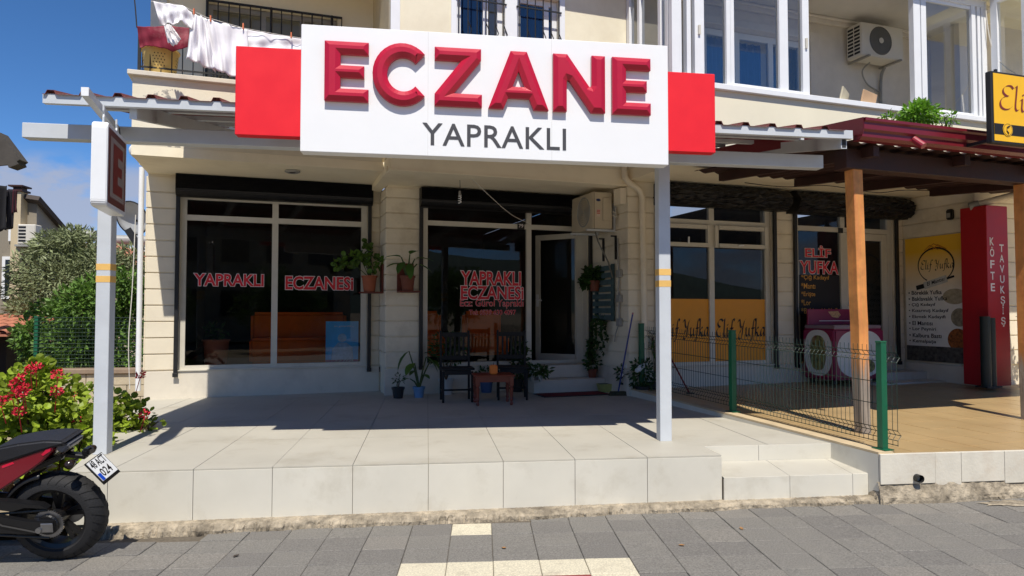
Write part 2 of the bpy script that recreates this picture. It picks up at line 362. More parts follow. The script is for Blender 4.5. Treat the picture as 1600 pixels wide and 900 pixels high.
def slab(mb, poly, z0, z1):
    n = len(poly); mb.add([(x, y, z0) for x, y in poly]+[(x, y, z1) for x, y in poly], [tuple(reversed(range(n))), tuple(range(n, 2*n))]+[(i, (i+1) % n, n+(i+1) % n, n+i) for i in range(n)])
def clip(poly, a, b, c):   # keep a*x+b*y<=c
    out = []
    for i in range(len(poly)):
        p, q = poly[i], poly[(i+1) % len(poly)]; dp = a*p[0]+b*p[1]-c; dq = a*q[0]+b*q[1]-c
        if dp <= 0: out.append(p)
        if dp*dq < 0: t = dp/(dp-dq); out.append((p[0]+t*(q[0]-p[0]), p[1]+t*(q[1]-p[1])))
    return out
# right boundary follows the neighbour's terrace: line from (3.63,5.9) towards the facade
EX0, EY0 = 3.66, 5.88; EDX, EDY = -math.sin(PHI), math.cos(PHI)
FJ = [-3.86, -3.22] + TJ + [3.02, 3.64]
for i in range(len(FJ)-1):
    y = YF
    j = 0
    while y < 11.2:
        y1 = y + (1.17 if j else .62+.55*(i % 2) if False else 1.17); g_ = .0018
        p = [(FJ[i]+g_, y+g_), (FJ[i+1]-g_, y+g_), (FJ[i+1]-g_, y1-g_), (FJ[i]+g_, y1-g_)]
        if i >= len(TJ)+1: p = clip(p, 0, -1, -5.885)
        if p: p = clip(p, EDY, -EDX, EDY*EX0-EDX*EY0-.004)
        if p: p = clip(p, -EDY, EDX, -EDY*(XL)+EDX*5.5 + .0) if False else clip(p, -(10.2-5.5), (O.x-.05-XL), -(10.2-5.5)*XL+(O.x-.05-XL)*5.5)
        if p and len(p) > 2:
            p2 = clip(p, -math.sin(PHI), math.cos(PHI), -math.sin(PHI)*O.x+math.cos(PHI)*O.y+.05)
            if p2 and len(p2) > 2:
                m = MB(); slab(m, p2, -.010, random.uniform(-.0012, .0008)); m.build('floor_tile', M['ftile'], ter)
        y = y1; j += 1
for i in range(len(TJ)-1):
    m = MB(); b0 = -.376+.004*TJ[i]; m.add([], [])
    m.box((TJ[i]+.0018, YF-.004-random.uniform(0, .0015), -.375+.004*TJ[i]), (TJ[i+1]-.0018, YF+.01, -.0125)); m.build('riser_tile', M['tile'], ter, bev=.0012)
# two steps at the right end
st = MB(); st.box((XR+.004, 5.49, -.60), (3.70, 5.895, -.195)); st.box((XR+.004, 5.885, -.6), (3.66, 5.9, -.02))
sto = st.build('terrace_step', M['grout']); tag(sto, kind='structure')
for a, b in ((XR+.006, 3.0), (3.0, 3.56), (3.56, 3.70)):
    m = MB(); m.box((a+.0015, 5.474, -.365), (b-.0015, 5.488, -.181)); m.build('riser_tile', M['tile'], sto, bev=.001)
    m = MB(); m.add([(x, y, z) for x in (a+.0015, b-.0015) for y, z in ((5.476, -.191), (5.476, -.180), (5.875, -.147), (5.875, -.136))], [(0, 1, 3, 2), (4, 6, 7, 5), (0, 4, 5, 1), (2, 3, 7, 6), (1, 5, 7, 3), (0, 2, 6, 4)]); m.build('tread_tile', M['ftile'], sto, bev=.001)
for a, b in ((XR+.006, 2.93), (2.93, 3.64)):
    m = MB(); m.box((a+.0015, 5.877, -.139), (b-.0015, 5.8845, -.0015)); m.build('riser_tile', M['tile'], sto, bev=.001)

# ------------------------------------------------------------------ neighbour's tan tiled terrace
M['tan'] = pm('tan_tile', (176, 150, 108), rough=.35, var=.07, scale=1.6, dirt=.25, dirtc=(160, 120, 74), dscale=1.2, world=True)
M['tangrout'] = pm('tan_grout', (226, 208, 168), rough=.9, var=.1)
M['travert'] = pm('travertine', (210, 204, 189), rough=.6, var=.08, scale=3, dirt=.45, dirtc=(176, 150, 122), dscale=2.4, bump=.2, bscale=50, world=True)
def ze(y): return .0 + .022*(y-5.4)
YE = 5.37
def esl(poly, dz0, dz1, mb):
    n = len(poly); mb.add([(x, y, ze(y)+dz0) for x, y in poly]+[(x, y, ze(y)+dz1) for x, y in poly], [tuple(reversed(range(n))), tuple(range(n, 2*n))]+[(i, (i+1) % n, n+(i+1) % n, n+i) for i in range(n)])
ELX = 3.745
def ledge(y): return ELX + (y-YE)*EDX/EDY
EB = MB(); esl([(ELX+.01, YE+.02), (14, YE+.02), (14, 13), (ledge(11.0), 11.0)], -.62, -.0035, EB)
elt = EB.build('shop_terrace', M['tangrout']); tag(elt, kind='structure')
ts = .345; cnt = 0
for i in range(-8, 24):
    for j in range(-2, 18):
        # tiles lie square to the building
        cx = ELX + i*ts*math.cos(PHI) - j*ts*math.sin(PHI); cy = YE + i*ts*math.sin(PHI) + j*ts*math.cos(PHI)
        g_ = .0045; sq = []
        for (a, b) in ((g_, g_), (ts-g_, g_), (ts-g_, ts-g_), (g_, ts-g_)):
            sq.append((cx + a*math.cos(PHI) - b*math.sin(PHI), cy + a*math.sin(PHI) + b*math.cos(PHI)))
        sq = clip(sq, 0, -1, -(YE+.0)); 
        if len(sq) > 2: sq = clip(sq, 1, 0, 9.5)
        if len(sq) > 2: sq = clip(sq, -EDY, EDX, -EDY*(ELX+.12)+EDX*YE)
        if len(sq) > 2 and cy < 10.9 and cnt < 298:
            sxm = sum(p[0] for p in sq)/len(sq); sym = sum(p[1] for p in sq)/len(sq)
            if math.hypot(sxm-4.5, sym-6) > 5.2: continue
            m = MB(); esl(sq, -.0034, random.uniform(-.0008, .001), m); m.build('floor_tile', M['tan'], elt); cnt += 1
# pale edging along the left side, under the fence
m = MB(); n = 2
esl([(ELX-.02, YE-.0), (ELX+.115, YE-.0), (ledge(9.6)+.115, 9.6), (ledge(9.6)-.02, 9.6)], -.02, .018, m); m.build('edging', pm('beige_edging', (196, 176, 142), rough=.8, var=.1, dirt=.3), elt)
m = MB(); m.add([(ELX-.022, YE, ze(5.4)-.002), (ledge(9.6)-.022, 9.6, ze(9.6)-.002), (ledge(9.6)-.022, 9.6, -.4), (ELX-.022, YE, -.4)], [(0, 1, 2, 3)]); m.build('side_cladding', M['tile'], elt)
tx = [ELX-.02, 4.22, 4.46, 4.86, 5.2, 5.55, 5.98, 6.4, 6.8]
for i in range(len(tx)-1):
    m = MB(); m.box((tx[i]+.0012, YE-.02-random.uniform(0, .003), -.245-.02*(i % 2)), (tx[i+1]-.0012, YE+.016, ze(YE)+.004)); m.build('cladding_slab', M['travert'], elt, bev=.002)
m = MB(); rn = random.Random(11); NN = 70     # broken rough base under the cladding
rows = []
for i in range(NN+1):
    x = 3.71+3.4*i/NN; d = .05*math.exp(-((x-4.3)/.35)**2)
    rows.append([(x, YE-.03-d-rn.uniform(0, .012), zp(x)-.02), (x, YE-.024-d*.8-rn.uniform(0, .02), zp(x)+.05), (x, YE-.012-d*.4-rn.uniform(0, .02), -.30+rn.uniform(-.02, .02)), (x, YE-.004-rn.uniform(0, .006), -.235+rn.uniform(-.01, .02)), (x, YE+.015, -.232)])
m.add([p for r_ in rows for p in r_], [(i*5+k, (i+1)*5+k, (i+1)*5+k+1, i*5+k+1) for i in range(NN) for k in range(4)]); m.build('rough_base', M['conc'], elt)
m = MB(); dp = pY(1437, 748, YE-.06); m.lathe([(.026, 0), (.032, -.02), (.032, .05), (.0, .05)], n=14, c=(dp.x, YE-.055, dp.z), axis='y'); m.build('drain_pipe', M['black'], elt)
# ------------------------------------------------------------------ the apartment building (stepped plan); local x = along the facade, y = into the building
bld = thing('apartment_building', 'cream apartment building with stepped shop fronts below glazed balconies', 'building', O, PHI)
def lb(mb, s0, s1, v0, v1, z0, z1): return mb.box((s0, -v1, z0), (s1, -v0, z1))
def part(name, mat, boxes, parent=bld, bev=0, **k):
    m = MB()
    for b in boxes: lb(m, *b)
    return m.build(name, mat, parent, bev=bev, **k)
def wall(name, s0, s1, v, z0, z1, openings=(), mat=None, th=.25, parent=bld):
    ss = sorted({s0, s1, *[q for o in openings for q in o[:2]]}); zs = sorted({z0, z1, *[q for o in openings for q in o[2:]]}); bx = []
    for a, b in zip(ss, ss[1:]):
        for c, d in zip(zs, zs[1:]):
            if any(o[0] <= a and b <= o[1] and o[2] <= c and d <= o[3] for o in openings): continue
            bx.append((a, b, v-th, v, c, d))
    return part(name, mat or M['wall'], bx, parent)
SP = .40
V2, V3, V5 = .6, 1.8, 3.05
S2, S3, S5 = 3.17, 6.40, 11.52
# shop walls
wall('wall', 0, S2, 0, -.3, 3.08, [(.40, 2.97, .38, 3.08)])
wall('wall', S2, S3-.02, V2, -.3, 3.0, [(3.68, 6.33, .38, 3.0)])
wall('wall', S3, S5-.02, V3, -.3, 3.05, [(6.86, 8.86, .39, 3.05), (9.29, 11.3, .39, 3.05)])
wall('wall', S5, 17, V5, -.3, 3.05, [(12.45, 15.5, .5, 3.0)])
part('wall', M['wall'], [(0, .25, -9, -.26, -.3, 3.08)])                       # left flank
part('wall', M['wall'], [(S2, S2+.25, -.26, V2-.26, -.3, 3.0)])                # return of the second bay
part('wall', M['wall'], [(S3, S3+.25, -.3, V3-.26, -.3, 3.05)])                # return beside the door
part('wall', M['wall'], [(S5, S5+.25, V3-.3, V5-.26, -.3, 3.05)])              # return that carries the poster
# rendered bands with grooves between them
CH, Z0 = .222, .385
def bands(s0, s1, v, ztop, axis='s', fixed=None, z0=Z0):
    z = z0
    while z < ztop-.03:
        z1 = min(z+CH, ztop)
        m = MB(); g_ = .008; j = random.uniform(-.0015, .0015)
        if axis == 's': lb(m, s0, s1, v+.001, v+.020+j, z+g_, z1-g_)
        else: lb(m, fixed-.020-j, fixed-.001, s0, s1, z+g_, z1-g_)
        m.build('wall_band', M['wall'], bld, bev=.004)
        z = z1
bands(0, .385, 0, 3.075); bands(2.985, S2-.025, 0, 3.075); bands(S2-.02, 3.64, V2, 2.975); bands(.0, V2, 0, 2.975, 'v', S2)
bands(V2+.01, V3, 0, 3.04, 'v', S3); bands(S3-.02, 6.80, V3, 3.04); bands(8.90, 9.25, V3, 3.04); bands(11.34, S5-.025, V3, 3.04); bands(V3, V5, 0, 3.04, 'v', S5, z0=2.36+.03); bands(S5-.02, 12.4, V5, 3.04)
bands(-3.0, 0, 0, 3.075, 'v', 0)
# smooth plinths
part('plinth', M['plinth'], [(0, S2-.02, .001, .03, -.1, .372)], bev=.004)
part('plinth', M['plinth'], [(S2-.03, 5.20, V2+.001, V2+.03, -.1, .372)], bev=.004)
part('plinth', M['plinth'], [(S3-.03, 11.30, V3+.001, V3+.03, -.05, .378)], bev=.004)
part('plinth', M['plinth'], [(S3-.03, S3-.001, V2+.03, V3, -.1, .372)], bev=.004)
part('plinth', M['plinth'], [(S5-.03, S5-.001, V3+.03, V5, -.1, .36)], bev=.004)

# shop window builder: building > shop_window > frame, pane, lettering
def member(mb, a0, a1, v, z0, z1, d=.06): lb(mb, a0, a1, v-d, v, z0, z1)
def shopwin(s0, s1, z0, z1, v, muls, trans, fw_=.075, mat=None):
    """frame bars and one pane in every field"""
    w = MB(); mat = mat or M['alu']; xs = [s0]+list(muls)+[s1]; zs = [z0]+list(trans)+[z1]
    h = fw_/2
    member(w, s0, s0+fw_, v, z0, z1); member(w, s1-fw_, s1, v, z0, z1)
    for m_ in muls: member(w, m_-h, m_+h, v, z0, z1)
    cols = [(s0+fw_, (muls[0]-h) if muls else s1-fw_)]+[(muls[i]+h, (muls[i+1]-h) if i+1 < len(muls) else s1-fw_) for i in range(len(muls))]
    for a, b in cols:
        member(w, a, b, v-.002, z0, z0+.055); member(w, a, b, v-.002, z1-.05, z1)
        for t in trans: member(w, a, b, v-.002, t-h*.9, t+h*.9)
    wo_ = w.build('shop_window', mat, bld)
    rows = [(z0+.055, (trans[0]-h*.9) if trans else z1-.05)]+[(trans[i]+h*.9, (trans[i+1]-h*.9) if i+1 < len(trans) else z1-.05) for i in range(len(trans))]
    return wo_, cols, rows
def pane(parent, a, b, z0, z1, v, mat=None, name='pane'):
    m = MB(); m.add([(a-.01, -v, z0-.01), (b+.01, -v, z0-.01), (b+.01, -v, z1+.01), (a-.01, -v, z1+.01)], [(0, 1, 2, 3)]); return m.build(name, mat or M['glass'], parent)
def on(v): return lambda a, b: (a, -v, b)
def two(name, txt, parent, v, a0, a1, b0, b1, bold=.028, **k):
    text_fit(name+'_outline', txt, M['decalwhite'], parent, on(v), a0, a1, b0, b1, bold=bold, grow=.03, **k)
    return text_fit(name, txt, M['decalred'], parent, on(v+.002), a0, a1, b0, b1, bold=bold, **k)
def bx(px0, px1, pyt, pyb, v):     # measured rectangle on facade plane v
    a = pv(px0, (pyt+pyb)/2, v); b = pv(px1, (pyt+pyb)/2, v); t = pv((px0+px1)/2, pyt, v); q = pv((px0+px1)/2, pyb, v)
    return a[0], b[0], q[2], t[2]
# --- window of the first bay
w1, cols, rows = shopwin(.405, 2.965, .385, 2.80, -.02, [1.655], [2.50], .085)
for c_ in cols:
    for r_ in rows: pane(w1, *c_, *r_, -.05)
a = bx(303, 412, 428, 447, -.045); two('lettering', 'YAPRAKLI', w1, -.046, *a)
a = bx(446, 552, 432, 453, -.045); two('lettering', 'ECZANESi', w1, -.046, *a)
part('sill', M['alu'], [(.40, 2.97, -.03, .05, .372, .386)])
# --- window and door of the second bay
w2, cols, rows = shopwin(3.685, 6.325, .385, 2.76, V2-.02, [5.345], [2.49], .08)
for r_ in rows: pane(w2, *cols[0], *r_, V2-.05)
pane(w2, *cols[1], *rows[1], V2-.05)
a = bx(720, 814, 424, 446, V2-.045); two('lettering', 'YAPRAKLI', w2, V2-.046, *a)
a = bx(720, 818, 447, 468, V2-.045); two('lettering', 'ECZANESi', w2, V2-.046, *a)
a = bx(719, 818, 468, 482, V2-.045); text_fit('lettering', 'Ecz: Gürol Yapraklı', M['decalred'], w2, on(V2-.044), *a, bold=.008); text_fit('lettering_outline', 'Ecz: Gürol Yapraklı', M['decalwhite'], w2, on(V2-.047), *a, bold=.008, grow=.018)
a = bx(733, 806, 484, 492, V2-.045); text_fit('lettering', 'Tel: 0539 630 4097', M['decalred'], w2, on(V2-.044), *a, bold=.008); text_fit('lettering_outline', 'Tel: 0539 630 4097', M['decalwhite'], w2, on(V2-.047), *a, bold=.008, grow=.018)
a = bx(809, 820, 347, 359, V2); m = MB(); lb(m, a[0], a[1], V2-.019, V2-.012, a[2], a[3]); np_ = m.build('number_plate', M['black'], w2, bev=.001)
text_fit('number', '79', M['decalwhite'], w2, on(V2-.011), a[0]+.02, a[1]-.02, a[2]+.035, a[3]-.03, bold=.01)
part('sill', M['alu'], [(3.66, 5.34, V2-.03, V2+.05, .372, .386)])
# open door leaf, hinged at the right and swung inwards
dl = MB(); dw, dz0, dz1 = .80, .40, 2.44
dl.box((-dw, -.02, dz0), (-dw+.085, .02, dz1)); dl.box((-.085, -.02, dz0), (0, .02, dz1)); dl.box((-dw+.085, -.019, dz0), (-.085, .019, dz0+.11)); dl.box((-dw+.085, -.019, dz1-.085), (-.085, .019, dz1))
door = dl.build('door', M['alu'], bld, bev=.003); door.location = (6.235, -(V2-.09), 0); door.rotation_euler = (0, 0, R(-50))
m = MB(); m.add([(-dw+.08, 0, dz0+.1), (-.08, 0, dz0+.1), (-.08, 0, dz1-.08), (-dw+.08, 0, dz1-.08)], [(0, 1, 2, 3)]); m.build('pane', M['glass'], door)
m = MB(); m.tube([(-dw+.04, -.02, 1.38), (-dw+.04, -.07, 1.38), (-dw+.15, -.075, 1.37)], .011, 8); m.box((-dw+.02, -.03, 1.27), (-dw+.06, -.02, 1.47)); m.build('handle', M['pvc'], door)
m = MB(); lb(m, 6.14, 6.325, V2-.085, V2-.025, .39, 2.45); m.build('door_jamb', M['alu'], bld)
# --- two marble steps up to the pharmacy door
part('door_step', M['marble'], [(5.22, 6.365, V2+.035, 1.12, -.02, .19)], bev=.006)
part('door_step', M['marble'], [(5.26, 6.36, V2+.005, .86, .192, .382)], bev=.006)
# --- window of the third bay with two hinged vents, yellow film below
w3, cols, rows = shopwin(6.87, 8.85, .395, 2.82, V3-.02, [7.80], [2.51], .085)
for c_ in cols:
    for r_ in rows: pane(w3, *c_, *r_, V3-.055)
M['film'] = pm('yellow_film', (228, 150, 18), rough=.5, var=.03)
M['ink'] = pm('black_print', (22, 18, 20), rough=.6, var=.05)
for k, (a, b) in enumerate(cols):
    v = MB(); x0, x1 = a-.002, b+.002; zt, zb = 2.47, 2.14
    off = .03 if k == 0 else .05
    lb(v, x0, x0+.06, V3-.03, V3+off*.3, zb, zt); lb(v, x1-.06, x1, V3-.03, V3+off, zb, zt); lb(v, x0+.06, x1-.06, V3-.03, V3+off*.7, zt-.06, zt); lb(v, x0+.06, x1-.06, V3-.03, V3+off*.9, zb, zb+.06)
    v.build('vent_sash', M['alu'], w3, bev=.003)
    v = MB(); mid = (x0+x1)/2; v.bar((mid, -(V3+off+.02), zb+.04), (mid+(.0 if k == 0 else -.1), -(V3+off+.025), zb+(.14 if k == 0 else .03)), .018, .018); v.build('vent_handle', M['pvc'], w3)
    m = MB(); lb(m, a-.004, b+.004, V3-.053, V3-.049, .45, 1.375); m.build('film', M['film'], w3)
part('sill', M['alu'], [(6.86, 8.86, V3-.03, V3+.05, .380, .394)])
# calligraphic lettering drawn with a slanted nib
GL = {'E': [[(.62,.86),(.5,.96),(.3,.94),(.16,.8),(.18,.66),(.32,.56),(.42,.55)], [(.34,.55),(.16,.46),(.06,.28),(.12,.1),(.3,.02),(.5,.06),(.62,.16)]],
      'l': [[(.02,.9),(.1,.98),(.1,.7),(.09,.2),(.12,.06),(.2,.02),(.26,.08)]],
      'i': [[(.0,.42),(.08,.5),(.09,.3),(.09,.12),(.13,.02),(.2,.02),(.26,.1)], [(.1,.68),(.13,.64)]],
      'f': [[(.42,.88),(.36,.98),(.26,.94),(.2,.7),(.17,.3),(.13,-.1),(.06,-.24),(-.04,-.22)], [(.04,.47),(.34,.47)]],
      'Y': [[(.0,.8),(.1,.94),(.2,.88),(.24,.66),(.32,.52),(.44,.54)], [(.74,.97),(.62,.86),(.52,.6),(.48,.3),(.42,.0),(.3,-.14),(.16,-.1),(.14,.02)], [(.5,.5),(.3,.38),(.24,.2)]],
      'u': [[(.0,.42),(.08,.5),(.08,.25),(.12,.06),(.24,.04),(.36,.2)], [(.38,.48),(.38,.2),(.42,.04),(.5,.06)]],
      'k': [[(.02,.9),(.1,.98),(.1,.6),(.08,.02)], [(.36,.46),(.26,.5),(.11,.26),(.24,.2),(.32,.06),(.44,.02),(.5,.1)]],
      'a': [[(.38,.46),(.24,.5),(.1,.38),(.06,.16),(.14,.03),(.26,.1),(.38,.34)], [(.4,.48),(.38,.2),(.42,.04),(.52,.08)]]}
ADV = {'E': .68, 'l': .3, 'i': .32, 'f': .36, 'Y': .74, 'u': .56, 'k': .54, 'a': .56, ' ': .4}
def smooth(pts, k=6):
    out = []; n = len(pts)
    for i in range(n-1):
        p0, p1, p2, p3 = pts[max(i-1, 0)], pts[i], pts[i+1], pts[min(i+2, n-1)]
        for j in range(k):
            t = j/k; out.append(tuple(.5*((2*p1[q])+(-p0[q]+p2[q])*t+(2*p0[q]-5*p1[q]+4*p2[q]-p3[q])*t*t+(-p0[q]+3*p1[q]-3*p2[q]+p3[q])*t**3) for q in range(len(p1))))
    out.append(tuple(pts[-1])); return out
def calli(name, txt, mat, parent, place, a0, a1, b0, h, nib=.075):
    W = sum(ADV[c] for c in txt); k = (a1-a0)/W; m = MB(); x = 0; ang = R(38); nx, ny = nib*math.cos(ang), nib*math.sin(ang)
    for c in txt:
        for st_ in GL.get(c, []):
            pts = smooth(st_); vs = []
            for px, py in pts:
                q0 = (x+px+.10*py-nx, py-ny); q1 = (x+px+.10*py+nx, py+ny)
                vs += [place(a0+q0[0]*k, b0+q0[1]*h), place(a0+q1[0]*k, b0+q1[1]*h)]
            m.add(vs, [(2*i, 2*i+1, 2*i+3, 2*i+2) for i in range(len(pts)-1)])
        x += ADV[c]
    return m.build(name, mat, parent)
for (p0, p1) in ((1034, 1108), (1118, 1196)):
    a = bx(p0, p1, 498, 526, V3-.045); calli('lettering', 'Elif Yufka', M['ink'], w3, on(V3-.045), a[0], a[1], a[2], a[3]-a[2])
# --- shopfront and door of the fourth bay
w4, cols, rows = shopwin(9.30, 11.29, .30, 2.82, V3-.02, [10.27], [2.50], .085)
pane(w4, *cols[0], *rows[0], V3-.055); pane(w4, *cols[0], *rows[1], V3-.055); pane(w4, *cols[1], *rows[1], V3-.055)
m = MB(); a, b = cols[1]; z0, z1 = .32, 2.455
for q in ((a, a+.11, z0, z1), (b-.11, b, z0, z1), (a+.11, b-.11, z0, z0+.16), (a+.11, b-.11, z1-.11, z1)): lb(m, q[0], q[1], V3-.075, V3-.035, q[2], q[3])
d4 = m.build('door', M['alu'], bld, bev=.003); pane(d4, a+.1, b-.1, z0+.15, z1-.1, V3-.055)
m = MB(); m.tube([(a+.055, -(V3-.035), 1.3), (a+.055, -(V3+.03), 1.3), (a+.17, -(V3+.03), 1.29)], .012, 8); m.build('handle', M['pvc'], d4)
m = MB(); lb(m, cols[0][0], cols[0][0]+.09, V3-.115, V3-.095, .4, 2.0); m.build('leaning_panel', M['alu'], w4)
a = bx(1258, 1298, 384, 402, V3-.045); two('lettering', 'ELİF', w4, V3-.046, *a, bold=.02)
a = bx(1250, 1310, 408, 428, V3-.045); two('lettering', 'YUFKA', w4, V3-.046, *a, bold=.02)
M['yl'] = pm('decal_amber', (222, 160, 60), rough=.5, var=.04)
m = MB(); f_ = bx(1250, 1322, 430, 491, V3-.045); lb(m, f_[0], cols[0][1]+.003, V3-.0535, V3-.0515, f_[2], f_[3]); m.build('film', M['ink'], w4)
for t, x1, y in (('*Çiğ Kadayıf', 1296, 434), ('*Mantı', 1274, 446.5), ('*Erişte', 1274, 460), ('*Lor', 1267, 472.5), ('*Baklavalık Yufka', 1315, 485.5)):
    a = bx(1252, x1, y-4.6, y+4.6, V3-.045); text_fit('lettering', t, M['yl'], w4, on(V3-.047), *a, bold=.008)
m = MB(); a = bx(1311, 1318, 356, 364, V3); lb(m, a[0], a[1], V3-.019, V3-.01, a[2], a[3]); m.build('number_plate', M['black'], w4)
part('door_step', M['marble'], [(10.1, 11.5, V3+.035, 2.22, .0, .24)], bev=.006)
part('door_step', M['marble'], [(10.1, 11.9, 2.225, 2.55, .0, .12)], bev=.006)
# --- fifth bay window at the right edge
w5, cols, rows = shopwin(12.46, 15.49, .505, 2.98, V5-.02, [14.0], [2.3], .09)
for c_ in cols:
    for r_ in rows: pane(w5, *c_, *r_, V5-.05)

# --- rolled-up perforated shutters and their guide rails
def shutmat():
    m = pm('black_shutter', (30, 30, 33), rough=.42, var=.3, scale=12, metal=.3)
    nt = m.node_tree; N = nt.nodes.new; L = nt.links.new; b = nt.nodes['Principled BSDF']
    t = N('ShaderNodeTexCoord'); mpg = N('ShaderNodeMapping'); mpg.inputs['Scale'].default_value = (1, 1, 1); L(t.outputs['Object'], mpg.inputs[0])
    sx = N('ShaderNodeSeparateXYZ'); L(mpg.outputs[0], sx.inputs[0])
    cb = N('ShaderNodeCombineXYZ'); L(sx.outputs[0], cb.inputs[0]); ad = N('ShaderNodeMath'); ad.operation = 'SUBTRACT'; L(sx.outputs[2], ad.inputs[0]); L(sx.outputs[1], ad.inputs[1]); L(ad.outputs[0], cb.inputs[1])
    br = N('ShaderNodeTexBrick'); br.inputs['Scale'].default_value = 9; br.inputs['Mortar Size'].default_value = .035; br.inputs['Row Height'].default_value = .28; br.inputs['Brick Width'].default_value = .8
    L(cb.outputs[0], br.inputs['Vector'])
    bp = N('ShaderNodeBump'); bp.inputs['Strength'].default_value = .9; bp.inputs['Distance'].default_value = .02; L(br.outputs['Fac'], bp.inputs['Height']); L(bp.outputs[0], b.inputs['Normal'])
    old = b.inputs['Base Color'].links[0].from_socket; mxn = N('ShaderNodeMixRGB'); mxn.inputs[2].default_value = (.002, .002, .002, 1); L(br.outputs['Fac'], mxn.inputs[0]); L(old, mxn.inputs[1]); L(mxn.outputs[0], b.inputs['Base Color'])
    return m
M['shutter'] = shutmat()
def shutter(s0, s1, v, ztop, zbot, bulge=.16, rough=0, round_=False):
    """rolled slats: a lobed section extruded along the opening"""
    h = ztop-zbot; prof = []
    if round_:
        cz = (ztop+zbot)/2; r_ = h/2
        for i in range(22): t = math.pi*.5 - math.pi*1.0*i/21; k = 1+.05*math.cos(i*2.1); prof.append((v+.02+bulge*.55+max(0, math.cos(t))*bulge*.6*k, cz+r_*math.sin(t)*k))
        prof += [(v-.02, zbot+.0), (v-.02, ztop)]
    else:
        prof = [(v-.03, ztop), (v+bulge*.8, ztop)]
        n = 12
        for i in range(n): z = ztop-(h-.1)*i/n; prof += [(v+bulge, z-.004), (v+bulge-.012, z-(h-.1)/n*.85)]
        for i in range(5): t = i/4*math.pi/2; prof.append((v+bulge-.1*(1-math.cos(t)), zbot+.1-.1*math.sin(t)))
        prof += [(v-.03, zbot)]
    prof = prof[::-1]
    NS = 40 if rough else 1; m = MB(); n = len(prof); rn = random.Random(int(s0*31)); vs = []
    for i in range(NS+1):
        s = s0+(s1-s0)*i/NS
        for k, (a, z) in enumerate(prof): j = rn.uniform(-rough, rough) if a > v else 0; vs.append((s, -(a+j), z+(rn.uniform(-rough, rough)*.5 if a > v else 0)))
    m.add(vs, [(i*n+k, i*n+(k+1) % n, (i+1)*n+(k+1) % n, (i+1)*n+k) for i in range(NS) for k in range(n)]+[tuple(reversed(range(n))), tuple(range(NS*n, NS*n+n))])
    return m.build('roller_shutter', M['shutter'], bld)
shutter(.36, 3.03, .02, 3.075, 2.775, .15); shutter(3.63, 6.36, V2+.02, 2.975, 2.70, .17); shutter(6.80, 8.99, V3+.02, 3.02, 2.72, .26, .014, True); shutter(9.13, 11.42, V3+.02, 3.02, 2.70, .26, .014, True)
for s, v, z0, z1 in ((.385, 0, .30, 2.9), (2.995, 0, .30, 2.9), (3.655, V2, .36, 2.8), (6.352, V2, .39, 2.8), (6.835, V3, .33, 2.8), (8.885, V3, .33, 2.8), (9.27, V3, .33, 2.8), (11.325, V3, .33, 2.8)):
    part('shutter_rail', M['black'], [(s-.026, s+.026, v+.0305 if z0 < .38 else v+.021, v+.075, z0, z1)], bev=.004)
    part('rail_foot', M['black'], [(s-.034, s+.034, v+.0765, v+.09, z0-.005, z0+.05)], bev=.003)

# --- soffits, slabs, beams
part('soffit', M['soffit'], [(0, S2+.0, -.25, 1.2, 3.08, 3.20)]); 
part('soffit', M['soffit'], [(S2-.14, S3+.0, V2-.25, V3, 3.0, 3.2)])
part('beam', M['soffit'], [(S2-.16, S3-.03, 1.56, V3+.01, 2.975, 2.999), (S2-.16, S2-.02, .03, 1.56, 2.99, 3.079)])
part('soffit', M['soffit'], [(S3+.001, S5+.36, V3-.25, 3.0, 3.05, 3.2)])
part('soffit', M['soffit'], [(S5+.361, 17, V5-.25, 4.2, 3.05, 3.2)])
# --- first balcony: parapet with cap, railing
M['peel'] = pm('peeling_render', (226, 218, 196), rough=.9, var=.06, scale=2, bump=.2, bscale=60, dirt=.95, dirtc=(150, 146, 138), dscale=3.1, dlo=.60, dhi=.63, world=True)
part('parapet', M['peel'], [(.0, S2-.17, 1.09, 1.2, 3.202, 4.04)])
part('parapet', M['upper'], [(.0, .11, .26, 1.089, 3.202, 4.04)])
part('parapet_cap', M['plinth'], [(-.05, S2-.17, 1.05, 1.26, 4.041, 4.10), (-.05, .16, .0, 1.049, 4.041, 4.10)], bev=.006)
rl = MB(); zt, zb = 4.62, 4.17
lb(rl, .05, S2-.2, 1.14, 1.165, zt, zt+.03); lb(rl, .05, S2-.2, 1.145, 1.16, zb, zb+.018)
for i in range(25):
    s = .06+i*.12
    if s < S2-.22: rl.cyl((s, -1.152, 4.10), (s, -1.152, zt), .007, n=6)
for s in (.06, 1.5, 2.9): lb(rl, s-.016, s+.016, 1.136, 1.168, 4.1, zt)
lb(rl, .045, .07, .1, 1.14, zt, zt+.03)
for i in range(8): rl.cyl((.057, -1.05+i*.12, 4.10), (.057, -1.05+i*.12, zt), .007, n=6)
rl.build('railing', M['black'], bld)
# --- upper storey walls
ZU = 5.95
a0 = pv(322, 20, 0)[0]; a1 = pv(528, 20, 0)[0]
wall('wall', 0, S2-.14, 0, 3.2, ZU, [(a0, a1, 3.25, 5.6)], M['upper'])
part('wall', M['upper'], [(0, .25, -9, -.26, 3.081, ZU)])
part('wall_trim', pm('corner_trim', (206, 206, 200), rough=.7, var=.05), [(.001, .20, .001, .05, 4.11, ZU)])
SU2 = 3.03
wall('wall', SU2, S3-.02, V3, 3.201, ZU, [(3.88, 4.54, 3.7, 5.5), (4.72, 5.34, 3.7, 5.5)], M['upper'])
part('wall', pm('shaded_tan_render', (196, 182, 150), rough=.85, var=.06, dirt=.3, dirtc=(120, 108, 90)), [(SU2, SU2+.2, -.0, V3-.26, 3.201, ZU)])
part('wall_trim', M['pvc'], [(SU2-.02, SU2+.10, V3+.001, V3+.03, 3.3, ZU)], bev=.004)
